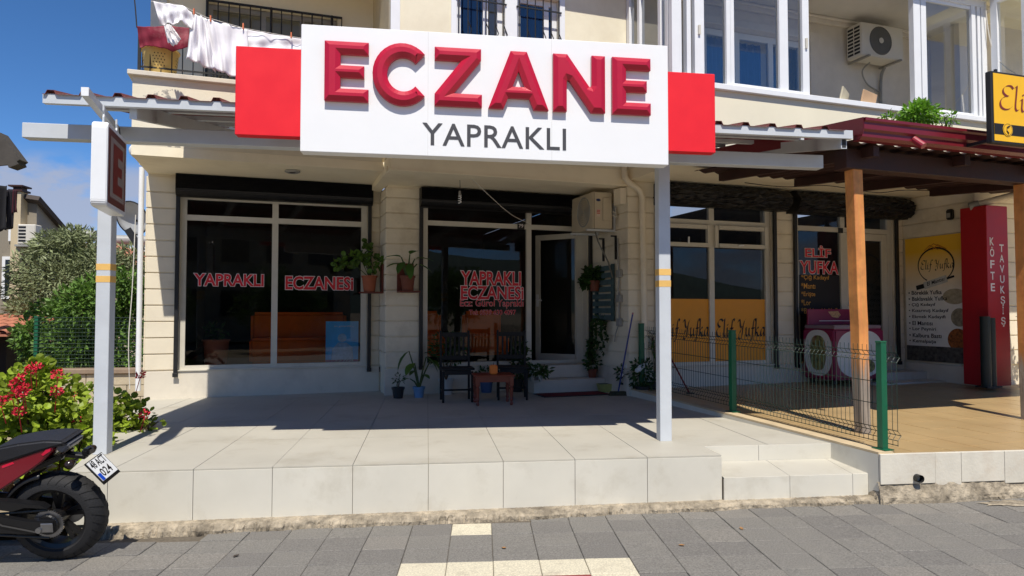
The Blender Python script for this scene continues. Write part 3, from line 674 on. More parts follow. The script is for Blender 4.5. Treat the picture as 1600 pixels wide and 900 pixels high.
for (q0, q1) in ((3.80, 3.879), (4.541, 4.719), (5.341, 5.42)): part('window_surround', M['pvc'], [(q0, q1, V3+.001, V3+.025, 3.62, 5.58)], bev=.004)
# dark balcony windows behind the washing
def upwin(s0, s1, z0, z1, v, muls, glass, th=.06, mat=None, parent=bld, inner=None, fw_=.07):
    w = MB(); lb(w, s0, s0+fw_, v-th, v, z0, z1); lb(w, s1-fw_, s1, v-th, v, z0, z1)
    ed = [s0+fw_]
    for m_ in muls: lb(w, m_-fw_/2, m_+fw_/2, v-th, v, z0, z1); ed += [m_-fw_/2, m_+fw_/2]
    ed.append(s1-fw_)
    for a, b in zip(ed[::2], ed[1::2]): lb(w, a, b, v-th, v-.002, z0, z0+fw_); lb(w, a, b, v-th, v-.002, z1-fw_, z1)
    o = w.build('window', mat or M['pvc'], parent)
    for a, b in zip(ed[::2], ed[1::2]):
        if glass: pane(o, a, b, z0+fw_, z1-fw_, v-th/2, glass)
    return o
M['darkalu'] = pm('grey_frame', (150, 148, 142), rough=.5)
wA = upwin(a0+.01, a1-.01, 3.26, 5.59, -.12, [a0+(a1-a0)*.42, a0+(a1-a0)*.72], M['glass'], mat=M['darkalu'])
gm = MB()      # iron grille with diamonds in front of it
gs0, gs1 = a0+.02, a1+.05
for z in (3.6, 4.98, 5.55): lb(gm, gs0, gs1, .06, .085, z, z+.028)
n = 13
for i in range(n+1):
    s = gs0+(gs1-gs0)*i/n
    gm.cyl((s, -.072, 3.4), (s, -.072, 5.58), .009 if i % 6 else .02, n=6)
    if i % 2 == 1:
        for (dz, ) in ((0,),):
            c = 4.52; pts = [(s, -.072, c+.13), (s+.06, -.072, c), (s, -.072, c-.13), (s-.06, -.072, c), (s, -.072, c+.13)]; gm.tube(pts, .008, 5)
gm.build('window_grille', M['black'], bld)
# two grilled windows above the sign
M['bluecurtain'] = pm('blue_blind', (38, 62, 116), rough=.8, var=.1)
for k, (q0, q1) in enumerate(((3.88, 4.54), (4.72, 5.34))):
    w_ = upwin(q0+.004, q1-.004, 3.705, 5.495, V3-.08, [q0+.42 if k == 0 else q0+.46], M['glassup'])
    m = MB(); m.grid(lambda u, t: (q0+.02+.62*u*(1 if k else .75), -(V3-.2-.02*math.sin(u*40)), 3.72+1.76*t), 60, 1); m.build('curtain', M['bluecurtain'], w_)
    gm = MB()
    for z in (3.95, 4.62, 5.3): lb(gm, q0-.02, q1+.02, V3+.03, V3+.046, z, z+.016)
    for i in range(6):
        s = q0+.02+(q1-q0-.04)*i/5; gm.cyl((s, -(V3+.038), 3.75), (s, -(V3+.038), 5.48), .008, n=6)
        if i % 2 == 1 or i == 4:
            for c in (4.9, 4.3): gm.tube([(s, -(V3+.038), c+.12), (s+.05, -(V3+.038), c), (s, -(V3+.038), c-.12), (s-.05, -(V3+.038), c), (s, -(V3+.038), c+.12)], .007, 5)
    gm.build('window_grille', M['black'], bld)
# --- glazed balcony of the third bay
ZS = 4.10; VB = 3.0; SR = 11.93
part('parapet', M['upper'], [(S3, SR, VB-.12, VB, 3.201, ZS-.045)]); part('parapet', M['upper'], [(S3, S3+.12, V3, VB-.121, 3.201, ZS-.045)])
part('window_sill', M['pvc'], [(S3-.03, SR+.02, VB-.14, VB+.055, ZS-.045, ZS+.03)], bev=.006); part('window_sill', M['pvc'], [(S3-.035, S3+.13, V3, VB-.145, ZS-.045, ZS+.03)], bev=.006)
ZT = 5.84
def sv(px, py=60): return pv(px, py, VB)[0]
gl = MB()
posts = [(S3-.02, 6.52), (6.60, 6.66), (6.72, 6.86), (7.20, 7.26), (7.265, 7.32), (8.05, 8.19), (8.43, 8.54), (10.45, 10.58), (10.60, 10.70), (11.62, 11.70), (11.74, 11.80), (11.83, SR)]
for i, (p0, p1) in enumerate(posts): lb(gl, p0, p1, VB-.075-.01*(i % 2), VB-.002*(i % 3), ZS+.03, ZT)
lb(gl, S3-.02, SR, VB-.09, VB+.004, ZT, ZT+.11)
for p0, p1 in ((7.32, 8.05), (8.19, 8.43), (10.70, 11.62)): lb(gl, p0, p1, VB-.06, VB-.02, ZS+.031, ZS+.085); lb(gl, p0, p1, VB-.06, VB-.02, ZT-.055, ZT-.001)
gb = gl.build('balcony_glazing', M['pvc'], bld, bev=.0)
for p0, p1 in ((6.86, 7.20), (7.32, 8.05), (8.19, 8.43), (10.70, 11.62)): pane(gb, p0, p1, ZS+.08, ZT-.05, VB-.04, M['glassup'])
gl = MB()      # side glazing towards the left
for v0, v1 in ((V3+.01, V3+.09), (V3+.32, V3+.38), (V3+.86, V3+.92), (V3+1.04, V3+1.10)): lb(gl, S3-.02, S3+.06, v0, v1, ZS+.03, ZT)
lb(gl, S3-.02, S3+.06, V3, VB-.1, ZT, ZT+.11)
gs = gl.build('balcony_glazing', M['pvc'], bld)
for v0, v1 in ((V3+.09, V3+.32), (V3+.38, V3+.86), (V3+.92, V3+1.04)):
    m = MB(); m.add([(S3+.02, -v0, ZS+.03), (S3+.02, -v1, ZS+.03), (S3+.02, -v1, ZT), (S3+.02, -v0, ZT)], [(0, 1, 2, 3)]); m.build('pane', M['glassup'], gs)
m = MB(); m.bar((6.78, -(VB+.012), 4.75), (6.78, -(VB+.012), 4.87), .03, .02); m.bar((8.485, -(VB+.014), 4.78), (8.485, -(VB+.014), 4.92), .03, .02); m.build('window_handle', M['alu'], gb)
# inside the glazed balcony
M['balcwall'] = pm('balcony_wall', (214, 208, 198), rough=.85, var=.04)
wall('wall', S3, SR+.3, V3-.001, 3.2, ZU, [(7.7, 9.62, 3.25, 5.5)], M['balcwall'], th=.24)
part('cornice', M['balcwall'], [(S3+.1, SR, V3+.0, V3+.07, 5.78, 5.88), (S3+.1, SR, V3+.071, V3+.12, 5.84, 5.88)], bev=.01)
part('door_surround', M['balcwall'], [(9.62, 9.80, V3, V3+.05, 3.2, 5.62), (7.6, 9.62, V3, V3+.05, 5.5, 5.62)], bev=.008)
wB = upwin(7.71, 9.61, 3.26, 5.49, V3-.1, [8.35, 8.98], M['glassup'], fw_=.09)
m = MB(); m.grid(lambda u, t: (7.75+.62*u, -(V3-.19-.025*math.sin(u*55)), 3.3+2.1*t), 70, 1); m.build('curtain', pm('pale_blue_curtain', (150, 172, 206), rough=.8, var=.06), wB)
m = MB(); m.grid(lambda u, t: (7.72+.10*u, -(V3-.15-.01*math.sin(u*12)), 3.3+2.1*t), 12, 1); m.grid(lambda u, t: (8.40+.5*u, -(V3-.24-.02*math.sin(u*25)), 3.3+2.1*t), 30, 1); m.build('curtain', pm('deep_blue_curtain', (44, 84, 150), rough=.8, var=.08), wB)
m = MB(); m.grid(lambda u, t: (9.05+.5*u, -(V3-.19-.02*math.sin(u*60)), 3.3+2.1*t), 60, 1); m.build('curtain', pm('grey_net_curtain', (96, 100, 98), rough=.8, var=.1), wB)
part('wall', M['balcwall'], [(SR-.02, SR+.2, V3-.2, 4.2, 3.2, 4.06)])
part('ceiling', pm('balcony_ceiling', (206, 203, 196), rough=.8, var=.03), [(S3, SR+.3, V3-.2, VB-.1, 5.885, 5.948)])
# return of the next bay at the right edge
part('window_sill', M['pvc'], [(SR-.04, SR+.24, VB+.06, 4.25, 4.061, 4.12)], bev=.005)
gl = MB()
for v0, v1 in ((VB+.06, VB+.16), (VB+.52, VB+.64), (VB+1.1, VB+1.2)): lb(gl, SR, SR+.08, v0, v1, 4.121, 5.86)
lb(gl, SR, SR+.08, VB+.06, 4.2, 5.861, 5.95)
g5 = gl.build('balcony_glazing', M['pvc'], bld)
for v0, v1 in ((VB+.16, VB+.52), (VB+.64, VB+1.1)):
    m = MB(); m.add([(SR+.04, -v0, 4.12), (SR+.04, -v1, 4.12), (SR+.04, -v1, 5.86), (SR+.04, -v0, 5.86)], [(0, 1, 2, 3)]); m.build('pane', M['glassup'], g5)
wall('wall', SR+.2, 17, 2.4, 3.2, ZU, [], M['balcwall'])
# roof over everything in view
part('roof_slab', M['upper'], [(-.1, SU2, -9, 1.1, ZU+.001, 6.15), (SU2+.001, S3-.05, -9, V3+.35, ZU+.001, 6.15), (S3-.049, SR+.1, -9, VB+.15, ZU+.001, 6.15), (SR+.101, 17, -9, 4.35, ZU+.001, 6.15)])
part('roof_wall', M['upper'], [(0, SU2, -9, .0, 6.151, 8.9), (SU2+.001, S3, -9, V3-.02, 6.151, 8.9), (S3+.001, 17, -9, VB-.1, 6.151, 8.9)])
# shop interiors
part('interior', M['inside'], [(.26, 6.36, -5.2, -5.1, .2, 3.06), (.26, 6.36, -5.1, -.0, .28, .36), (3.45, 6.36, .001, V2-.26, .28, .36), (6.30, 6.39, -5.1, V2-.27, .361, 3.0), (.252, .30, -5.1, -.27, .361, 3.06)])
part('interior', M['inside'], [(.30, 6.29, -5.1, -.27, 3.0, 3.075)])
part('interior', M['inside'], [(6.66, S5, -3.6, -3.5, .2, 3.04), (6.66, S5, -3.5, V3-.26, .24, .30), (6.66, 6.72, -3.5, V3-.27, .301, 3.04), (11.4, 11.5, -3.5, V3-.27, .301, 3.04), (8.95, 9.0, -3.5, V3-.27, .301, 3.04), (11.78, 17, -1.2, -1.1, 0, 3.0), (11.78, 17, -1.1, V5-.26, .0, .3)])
# ------------------------------------------------------------------ pharmacy canopy: steel posts, beam, rafters, ribbed sheets
can = thing('pharmacy_canopy', 'pale grey steel canopy with ribbed red roof sheets over the pharmacy terrace', 'canopy', (0, 0, 0))
def zt(x): return -.0108*(x-.4)                 # the whole canopy hangs a touch lower towards the right
M['amber'] = pm('amber_tape', (226, 182, 104), rough=.4, var=.08)
SL = .19
def zroof(x, y): return 2.855 + zt(x) + SL*(y-5.8)
for X in (2.175, -2.69):
    m = MB(); m.box((X-.055, 6.145, -.002), (X+.055, 6.255, 2.585+zt(X))); p = m.build('post', M['steel'], can, bev=.004)
    for y0, y1 in ((412, 422), (431, 441)) if X < 0 else ((420, 430), (438, 448)):
        px = 170 if X < 0 else 1037; z1 = pY(px, y0, 6.14).z; z0 = pY(px, y1, 6.14).z
        m = MB(); m.box((X-.0565, 6.1435, z0), (X+.0565, 6.2565, z1)); m.build('reflective_band', M['amber'], p)
m = MB(); m.add([(x, y, z+zt(x)) for x in (-3.345, 3.75) for y in (6.14, 6.26) for z in (2.590, 2.715)], [(0, 1, 3, 2), (4, 6, 7, 5), (0, 4, 5, 1), (2, 3, 7, 6), (1, 5, 7, 3), (0, 2, 6, 4)]); m.build('beam', M['steel'], can, bev=.004)
def yback(x):
    best = None
    for v, sa_, sb_ in ((1.262, -9, SU2), (V3+.004, SU2, S3), (VB+.003, S3, 99)):
        y = fy(x, v); s = (x-O.x)*math.cos(PHI)+(y-O.y)*math.sin(PHI)
        if sa_-.02 <= s <= sb_+.02: best = y if best is None else min(best, y)
    if best is None:      # beside a return wall of the stepped facade
        for S in (SU2, S3):
            y = O.y+(S-(x-O.x)*math.cos(PHI))/math.sin(PHI)
            if fy(x, 3.1) < y < fy(x, 1.2): best = y
    return (best if best else 8.3)-.005
for X in (-2.35, -1.2, .35, 2.05, 3.735):
    yb = yback(X); y0 = 5.79 if X > 3 else 5.83
    m = MB(); w = .028; b = []
    for y in (y0, yb):
        zc = zroof(X, y)-.045
        b += [(X-w, y, zc-.115), (X+w, y, zc-.115), (X+w, y, zc), (X-w, y, zc)]
    m.add(b, [(0, 1, 2, 3), (7, 6, 5, 4), (0, 4, 5, 1), (1, 5, 6, 2), (2, 6, 7, 3), (3, 7, 4, 0)])
    m.build('rafter', M['steel'], can)
    if X > 3:
        m = MB(); m.box((X-.019, y0-.003, zroof(X, y0)-.15), (X+.019, y0-.0005, zroof(X, y0)-.055)); m.build('dark_end', pm('tube_shade', (40, 42, 46), rough=.8), can)  # dark plate on the solid rafter stands in for a shaded hollow
def purlin(y, x0, x1, w, h, name, dz=0):
    m = MB(); m.add([(x, yy, zroof(x, y)-.043+dz+z) for x in (x0, x1) for yy in (y-w/2, y+w/2) for z in (0, h)], [(0, 1, 3, 2), (4, 6, 7, 5), (0, 4, 5, 1), (2, 3, 7, 6), (1, 5, 7, 3), (0, 2, 6, 4)]); return m.build(name, M['steel'], can)
purlin(5.78, -2.99, 3.80, .05, .075, 'edge_channel', -.03)
purlin(6.5, -2.9, 3.75, .05, .04, 'purlin'); purlin(7.3, -2.9, 3.7, .05, .04, 'purlin'); purlin(8.0, -2.9, 3.6, .05, .04, 'purlin')
# ribbed sheets
P_, X0, X1 = .248, -2.985, 3.80
nr = int((X1-X0)/P_)
per = 4
for k0 in range(0, nr, per):
    xs = []
    for k in range(k0, min(k0+per, nr)):
        x = X0+k*P_
        xs += [(x, .004), (x+.02, .004), (x+.035, .036), (x+.085, .036), (x+.10, .004)]
    xs.append((X0+min(k0+per, nr)*P_+.004, .004))
    m = MB(); vs = []; ny = 6
    for (x, h) in xs:
        yb = yback(x)
        for j in range(ny+1): y = 5.735+(yb-5.735)*j/ny; vs.append((x, y, zroof(x, y)+h))
    m.add(vs, [(i*(ny+1)+j, (i+1)*(ny+1)+j, (i+1)*(ny+1)+j+1, i*(ny+1)+j+1) for i in range(len(xs)-1) for j in range(ny)])
    o = m.build('roof_sheet', M['rooftop'], can); sm = o.modifiers.new('s', 'SOLIDIFY'); sm.thickness = .003
# cantilever arm that carries the light sign
m = MB(); m.bar((-2.44, 5.24, 2.76), (-2.60, 6.14, 2.705), .05, .06); m.build('sign_arm', M['steel'], can)
m = MB(); m.bar((-2.44, 5.235, 2.76), (-2.44, 5.238, 2.76), .052, .062); m.build('arm_cap', M['pvc'], can)

# ------------------------------------------------------------------ big sign
sg = thing('pharmacy_sign', 'large white sign board with raised red ECZANE letters and red end panels', 'sign', (0, 0, 0))
ys = 5.6
def sgbox(x0, x1, y0, y1, z0, z1, name, mat, par=sg, bev=.004):
    m = MB(); m.add([(x, y, z+zt(x)) for x in (x0, x1) for y in (y0, y1) for z in (z0, z1)], [(0, 1, 3, 2), (4, 6, 7, 5), (0, 4, 5, 1), (2, 3, 7, 6), (1, 5, 7, 3), (0, 2, 6, 4)]); return m.build(name, mat, par, bev=bev)
sgbox(-1.005, 2.022, ys, ys+.13, 2.440, 3.462, 'panel', M['white'])
sgbox(-1.512, -1.007, ys+.03, ys+.13, 2.560, 3.268, 'end_panel', M['red'])
sgbox(2.024, 2.452, ys+.03, ys+.13, 2.568, 3.252, 'end_panel', M['red'])
# the panel is made of sheets: fine vertical seams
for x in (.0, 1.02): sgbox(x-.0012, x+.0012, ys-.0008, ys+.001, 2.443, 3.459, 'panel_seam', pm('seam_grey', (206, 206, 206), rough=.6), bev=0)
def letter(faces2d, x0, x1, z0, z1):
    bm = bmesh.new(); cache = {}
    def V(p):
        if p not in cache:
            x = x0+p[0]*(x1-x0); cache[p] = bm.verts.new((x, ys-.004, z0+p[1]*(z1-z0)+zt(x)))
        return cache[p]
    fs = [bm.faces.new([V(p) for p in f]) for f in faces2d]
    bm.normal_update()
    for f in fs:
        if f.normal.y > 0: f.normal_flip()
    h = z1-z0
    r = bmesh.ops.extrude_face_region(bm, geom=fs); nf = [g for g in r['geom'] if isinstance(g, bmesh.types.BMFace)]; nv = [g for g in r['geom'] if isinstance(g, bmesh.types.BMVert)]
    bmesh.ops.delete(bm, geom=fs, context='FACES')
    for v in nv: v.co.y -= .035
    bm.normal_update()
    bmesh.ops.inset_region(bm, faces=nf, thickness=.038, depth=.024, use_even_offset=True, use_boundary=True)
    bmesh.ops.triangulate(bm, faces=[f for f in bm.faces if len(f.verts) > 4], ngon_method='EAR_CLIP')
    me = bpy.data.meshes.new('letter'); bm.to_mesh(me); bm.free()
    me.materials.append(M['letterred']); o = bpy.data.objects.new('letter', me); col.objects.link(o); o.parent = sg; return o
t = .25; sw = .36
LE = [[(0,0),(1,0),(1,.21),(sw,.21),(sw,.4),(.9,.4),(.9,.6),(sw,.6),(sw,.79),(1,.79),(1,1),(0,1)]]
LC = []; NA = 26; prev = None
for i in range(NA+1):
    a = R(42)+R(276)*i/NA; o_ = (.545+.545*math.cos(a), .5+.53*math.sin(a)); i_ = (.56+.295*math.cos(a), .5+.29*math.sin(a))
    if prev: LC.append([prev[0], o_, i_, prev[1]])
    prev = (o_, i_)
LC = [[(round(p[0], 5), round(p[1], 5)) for p in f] for f in LC]
LZ = [[(0,0),(1,0),(1,.22),(.40,.22),(.98,.80),(.98,1),(0,1),(0,.78),(.56,.78),(0,.20)]]
LA = [[(0,0),(.25,0),(.325,.19),(.40,.385),(.5,.66),(.365,1)], [(.635,1),(.5,.66),(.60,.385),(.675,.19),(.75,0),(1,0)], [(.365,1),(.5,.66),(.635,1)], [(.325,.19),(.675,.19),(.60,.385),(.40,.385)]]
LN = [[(0,0),(.26,0),(.26,.53),(.275,.555),(.31,.545),(.73,0),(1,0),(1,1),(.74,1),(.74,.47),(.725,.445),(.69,.455),(.27,1),(0,1)]]
for fc, p0, p1 in ((LE, 507, 576), (LC, 582, 668), (LZ, 679, 753), (LA, 763, 857), (LN, 864, 945), (LE, 956, 1016)):
    a = pY(p0, 120, ys-.03).x; b = pY(p1, 120, ys-.03).x
    letter(fc, a, b, 2.845, 3.325)
text_fit('lettering', 'YAPRAKLI', M['textgrey'], sg, lambda a, b: (a, ys-.003, b+zt(a)), -.045, 1.140, 2.530, 2.712, bold=.006, space=1.04)

# ------------------------------------------------------------------ hanging light sign with a big E
near = Vector((-2.318, 5.322, 0)); far = Vector((-2.435, 5.93, 0)); dd = (far-near).normalized(); ang = math.atan2(dd.y, dd.x)
ls = thing('light_sign', 'white boxed pharmacy light sign with dark red letter E hanging from canopy arm', 'sign', (near.x, near.y, 1.95), ang)
# local x runs along the sign's width, y = thickness (to the left, away from the face), z up
LW, LH, LT = (far-near).length, .625, .105
prof = []
rr_ = .045
m = MB()
out = []
for cx, cz, a0_ in ((LW-rr_, LH-rr_, 0), (rr_, LH-rr_, 90), (rr_, rr_, 180), (LW-rr_, rr_, 270)):
    for i in range(5): t_ = R(a0_+22.5*i); out.append((cx+rr_*math.cos(t_), cz+rr_*math.sin(t_)))
m.prism(out, lambda a, b: (a, 0, b), lambda a, b: (a, LT, b)); casing = m.build('casing', M['pvc'], ls, bev=.006, seg=2)
def stripe(name, c1, c2):
    mt = pm(name, c1, rough=.6, var=.1); nt = mt.node_tree; N_ = nt.nodes.new; L_ = nt.links.new; b_ = nt.nodes['Principled BSDF']
    tcn = N_('ShaderNodeTexCoord'); sx = N_('ShaderNodeSeparateXYZ'); L_(tcn.outputs['Object'], sx.inputs[0])
    w_ = N_('ShaderNodeMath'); w_.operation = 'MULTIPLY'; w_.inputs[1].default_value = 65; L_(sx.outputs[2], w_.inputs[0])
    f_ = N_('ShaderNodeMath'); f_.operation = 'FRACT'; L_(w_.outputs[0], f_.inputs[0]); g_ = N_('ShaderNodeMath'); g_.operation = 'GREATER_THAN'; g_.inputs[1].default_value = .68; L_(f_.outputs[0], g_.inputs[0])
    mm = N_('ShaderNodeMixRGB'); L_(g_.outputs[0], mm.inputs[0]); old = b_.inputs['Base Color'].links[0].from_socket; L_(old, mm.inputs[1]); mm.inputs[2].default_value = (*lin(c2), 1); L_(mm.outputs[0], b_.inputs['Base Color'])
    return mt
M['ledborder'] = stripe('led_border', (122, 62, 54), (70, 44, 42)); M['ledgrey'] = stripe('led_grey', (168, 152, 144), (120, 104, 98)); M['lede'] = stripe('led_e', (142, 44, 38), (96, 34, 32))
for side in (0, 1):
    yy = (lambda d: -d) if side == 0 else (lambda d: LT+d)
    fl = (lambda a: a) if side == 0 else (lambda a: LW-a)
    def plate(nm, poly, d, mat, par):
        m = MB(); vs = [(fl(a), yy(d), b) for a, b in poly]; m.add(vs, [tuple(range(len(vs)))]); return m.build(nm, mat, par)
    i0 = .035; fp = plate('led_face', [(i0, i0), (LW-i0, i0), (LW-i0, LH-i0), (i0, LH-i0)], .0015, M['ledborder'], ls)
    i1 = .085; plate('led_field', [(i1, i1), (LW-i1, i1), (LW-i1, LH-i1), (i1, LH-i1)], .0035, M['ledgrey'], fp)
    e0, e1, z0, z1 = .165, LW-.15, .125, LH-.125; tt = (z1-z0)
    pe = [(0,0),(1,0),(1,.22),(.48,.22),(.48,.40),(.92,.40),(.92,.60),(.48,.60),(.48,.78),(1,.78),(1,1),(0,1)]
    plate('letter', [(e0+a*(e1-e0), z0+b*tt) for a, b in pe], .0055, M['lede'], fp)
for x in (.10, LW-.12): m = MB(); m.tube([(x, LT/2, LH-.01), (x, LT/2, LH+.05), (x+.015, LT/2, LH+.075), (x, LT/2, LH+.10), (x, LT/2, LH+.14)], .008, 6); m.build('hanger', M['steel'], ls)
m = MB(); m.tube([(LW-.02, LT/2, LH+.10), (LW+.02, LT/2, LH+.02), (LW+.015, LT/2, LH-.07)], .005, 5); m.build('wire', M['cable'], ls)

# ------------------------------------------------------------------ neighbour's wooden canopy with dark red gutter
wc = thing('wooden_canopy', 'brown wooden canopy with dark red gutter beside the steel canopy', 'canopy', O, PHI)
M['gutter'] = pm('gutter_red', (112, 28, 38), rough=.35, var=.06, dirt=.12, dirtc=(70, 30, 30))
VP, VG = 5.28, 5.62
def weath():
    m = pm('weathered_wood', (226, 150, 82), rough=.55, var=.22, scale=3, bump=.25, bscale=30, dirt=.45, dirtc=(140, 80, 42), dscale=2.5); nt = m.node_tree; N_ = nt.nodes.new; L_ = nt.links.new; b_ = nt.nodes['Principled BSDF']
    tcn = N_('ShaderNodeTexCoord'); mpg = N_('ShaderNodeMapping'); mpg.inputs['Scale'].default_value = (14, 14, .9); L_(tcn.outputs['Object'], mpg.inputs[0])
    nn = N_('ShaderNodeTexNoise'); nn.inputs['Scale'].default_value = 3; nn.inputs['Detail'].default_value = 8; L_(mpg.outputs[0], nn.inputs['Vector'])
    sx = N_('ShaderNodeSeparateXYZ'); L_(tcn.outputs['Object'], sx.inputs[0])
    # old varnish worn off towards the foot, grey rotten timber (real wear)
    ad = N_('ShaderNodeMath'); ad.operation = 'MULTIPLY_ADD'; ad.inputs[1].default_value = -.9; L_(nn.outputs['Fac'], ad.inputs[0]); L_(sx.outputs[2], ad.inputs[2])
    rg = N_('ShaderNodeMapRange'); rg.inputs[1].default_value = .34; rg.inputs[2].default_value = .06; L_(ad.outputs[0], rg.inputs[0])
    cr_ = N_('ShaderNodeMixRGB'); cr_.inputs[1].default_value = (*lin((60, 52, 48)), 1); cr_.inputs[2].default_value = (*lin((182, 170, 156)), 1); L_(nn.outputs['Fac'], cr_.inputs[0])
    mm = N_('ShaderNodeMixRGB'); L_(rg.outputs[0], mm.inputs[0]); old = b_.inputs['Base Color'].links[0].from_socket
    gr_ = N_('ShaderNodeMixRGB'); gr_.blend_type = 'MULTIPLY'; gr_.inputs[0].default_value = .3; L_(old, gr_.inputs[1]); L_(nn.outputs['Color'], gr_.inputs[2])
    L_(gr_.outputs[0], mm.inputs[1]); L_(cr_.outputs[0], mm.inputs[2]); L_(mm.outputs[0], b_.inputs['Base Color'])
    return m
M['weath'] = weath()
for s in (7.02, 9.30):
    m = MB(); n_ = 10; w = .058; vs = []; lean = -.10 if s < 8 else -.02
    rn = random.Random(int(s*10))
    for i in range(n_+1):
        z = .01+(2.66-.01)*i/n_; k = w*(1 if i > 1 else .93); dx = lean*i/n_*.6+rn.uniform(-.003, .003)
        for a, b in ((-1, -1), (1, -1), (1, 1), (-1, 1)): vs.append((s+dx+a*k, -VP+b*k, z))
    m.add(vs, [(i*4+k, i*4+(k+1) % 4, (i+1)*4+(k+1) % 4, (i+1)*4+k) for i in range(n_) for k in range(4)]+[(3, 2, 1, 0), (4*n_, 4*n_+1, 4*n_+2, 4*n_+3)])
    m.build('post', M['weath'], wc, bev=.006)
m = MB(); lb(m, 6.80, 12, VP-.08, VP+.08, 2.555, 2.745); m.build('beam', M['darkwood'], wc, bev=.006)
# gutter: stepped moulding extruded along the eave
gp = [(VG-.10, 2.765), (VG-.10, 2.935), (VG-.02, 2.96), (VG+.05, 2.955), (VG+.05, 2.93), (VG+.03, 2.915), (VG+.03, 2.855), (VG+.005, 2.835), (VG+.005, 2.79), (VG-.03, 2.765)]
m = MB(); m.prism(gp, lambda a, b: (6.72, -a, b), lambda a, b: (12, -a, b)); gu = m.build('gutter', M['gutter'], wc)
m = MB(); m.cyl((7.35, -(VG+.0), 2.815), (7.37, -(VG+.09), 2.73), .032, n=12); m.build('spout', pm('spout_red', (150, 44, 58), rough=.4), gu)
m = MB()
WSL = .082
def wz(v): return 2.80+WSL*(VG-.1-v)
vs = []; nx = 160
for i in range(nx+1):
    s = 6.74+5.2*i/nx
    for v in (VG-.16, 2.93): vs.append((s, -v, wz(v)-.02+.018*math.sin(i*.95)))
m.add(vs, [(2*i, 2*i+2, 2*i+3, 2*i+1) for i in range(nx)]); o = m.build('roof_sheet', pm('brown_sheet', (58, 34, 30), rough=.6, var=.15), wc); sm = o.modifiers.new('s', 'SOLIDIFY'); sm.thickness = .004
m = MB(); m.add([(6.70, -(VG+.04), 2.955), (6.70, -3.1, 3.20), (6.70, -3.1, 3.06), (6.70, -(VG+.04), 2.80)], [(0, 1, 2, 3)]); m.add([(6.70, -(VG+.04), 2.955), (6.82, -(VG+.04), 2.955), (6.82, -3.1, 3.20), (6.70, -3.1, 3.20)], [(0, 1, 2, 3)]); o = m.build('verge_flashing', M['gutter'], wc); sm = o.modifiers.new('s', 'SOLIDIFY'); sm.thickness = .003
for s in (7.02, 8.2, 9.30, 10.6):
    m = MB(); m.add([(s+a, -v, wz(v)-.05+b) for v in (VG-.12, 3.1) for a in (-.035, .035) for b in (-.10, 0)], [(0, 1, 3, 2), (4, 6, 7, 5), (0, 4, 5, 1), (2, 3, 7, 6), (1, 5, 7, 3), (0, 2, 6, 4)]); m.build('rafter', M['darkwood'], wc)

# ------------------------------------------------------------------ yellow hanging sign at the upper right
a = pv(1548, 110, 5.95); b = pv(1548, 222, 5.95)
sw_ = 1.5
sy = thing('shop_sign', 'yellow sign board with dark lettering and phone symbol above the gutter', 'sign', B(a[0], 5.95, (b[2])), PHI-R(1))
hS = a[2]-b[2]
M['signyellow'] = pm('sign_yellow', (240, 184, 22), rough=.4, var=.02)
m = MB(); m.box((0, 0, 0), (sw_, .06, hS)); m.build('casing', M['black'], sy, bev=.006)
m = MB(); m.box((.025, -.003, .02), (sw_-.02, -.0005, hS-.02)); fcs = m.build('face', M['signyellow'], sy)
M['signbrown'] = pm('sign_brown', (122, 40, 30), rough=.5)
calli('lettering', 'Elif Yufka', M['signbrown'], sy, lambda p, q: (p, -.006, q), .08, 1.42, hS*.47, hS*.36, .05)
m = MB(); m.box((.025, -.005, hS*.12), (sw_-.02, -.0035, hS*.27)); m.build('band', M['ink'], sy)
m = MB(); cx, cz = .19, hS*.195
m.lathe([(.062, 0), (.062, -.003), (.0, -.003)], n=28, c=(cx, -.0052, cz), axis='y'); ic = m.build('phone_symbol', M['signyellow'], sy)
m = MB(); m.lathe([(.052, 0), (.056, 0)], n=28, c=(cx, -.0092, cz), axis='y')
m.tube([(cx+.018, -.0092, cz+.033), (cx-.012, -.0092, cz+.018), (cx-.016, -.0092, cz-.012), (cx+.006, -.0092, cz-.035)], [.009, .006, .006, .009], 5); m.build('phone_mark', M['ink'], ic)
m = MB(); 
for x in (.1, 1.3):
    m = MB(); m.bar((x, .065, .05), (x, .36, .05), .03, .03); m.build('bracket', M['black'], sy)
    m = MB(); m.box((x-.012, .02, hS+.001), (x+.012, .04, hS+.03)); m.build('lug', M['black'], sy)

# ------------------------------------------------------------------ green mesh fence along the shop terrace
M['fence'] = pm('fence_green', (18, 92, 62), rough=.4, var=.06); M['wire'] = pm('fence_wire', (26, 50, 42), rough=.5, var=.1)
p0 = Vector((3.835, 5.47, ze(5.47)+.018)); dirf = Vector((EDX, EDY, 0)); 
fn = thing('mesh_fence', 'low green wire mesh fence with square posts between the two terraces', 'fence', p0, math.atan2(EDY, EDX))
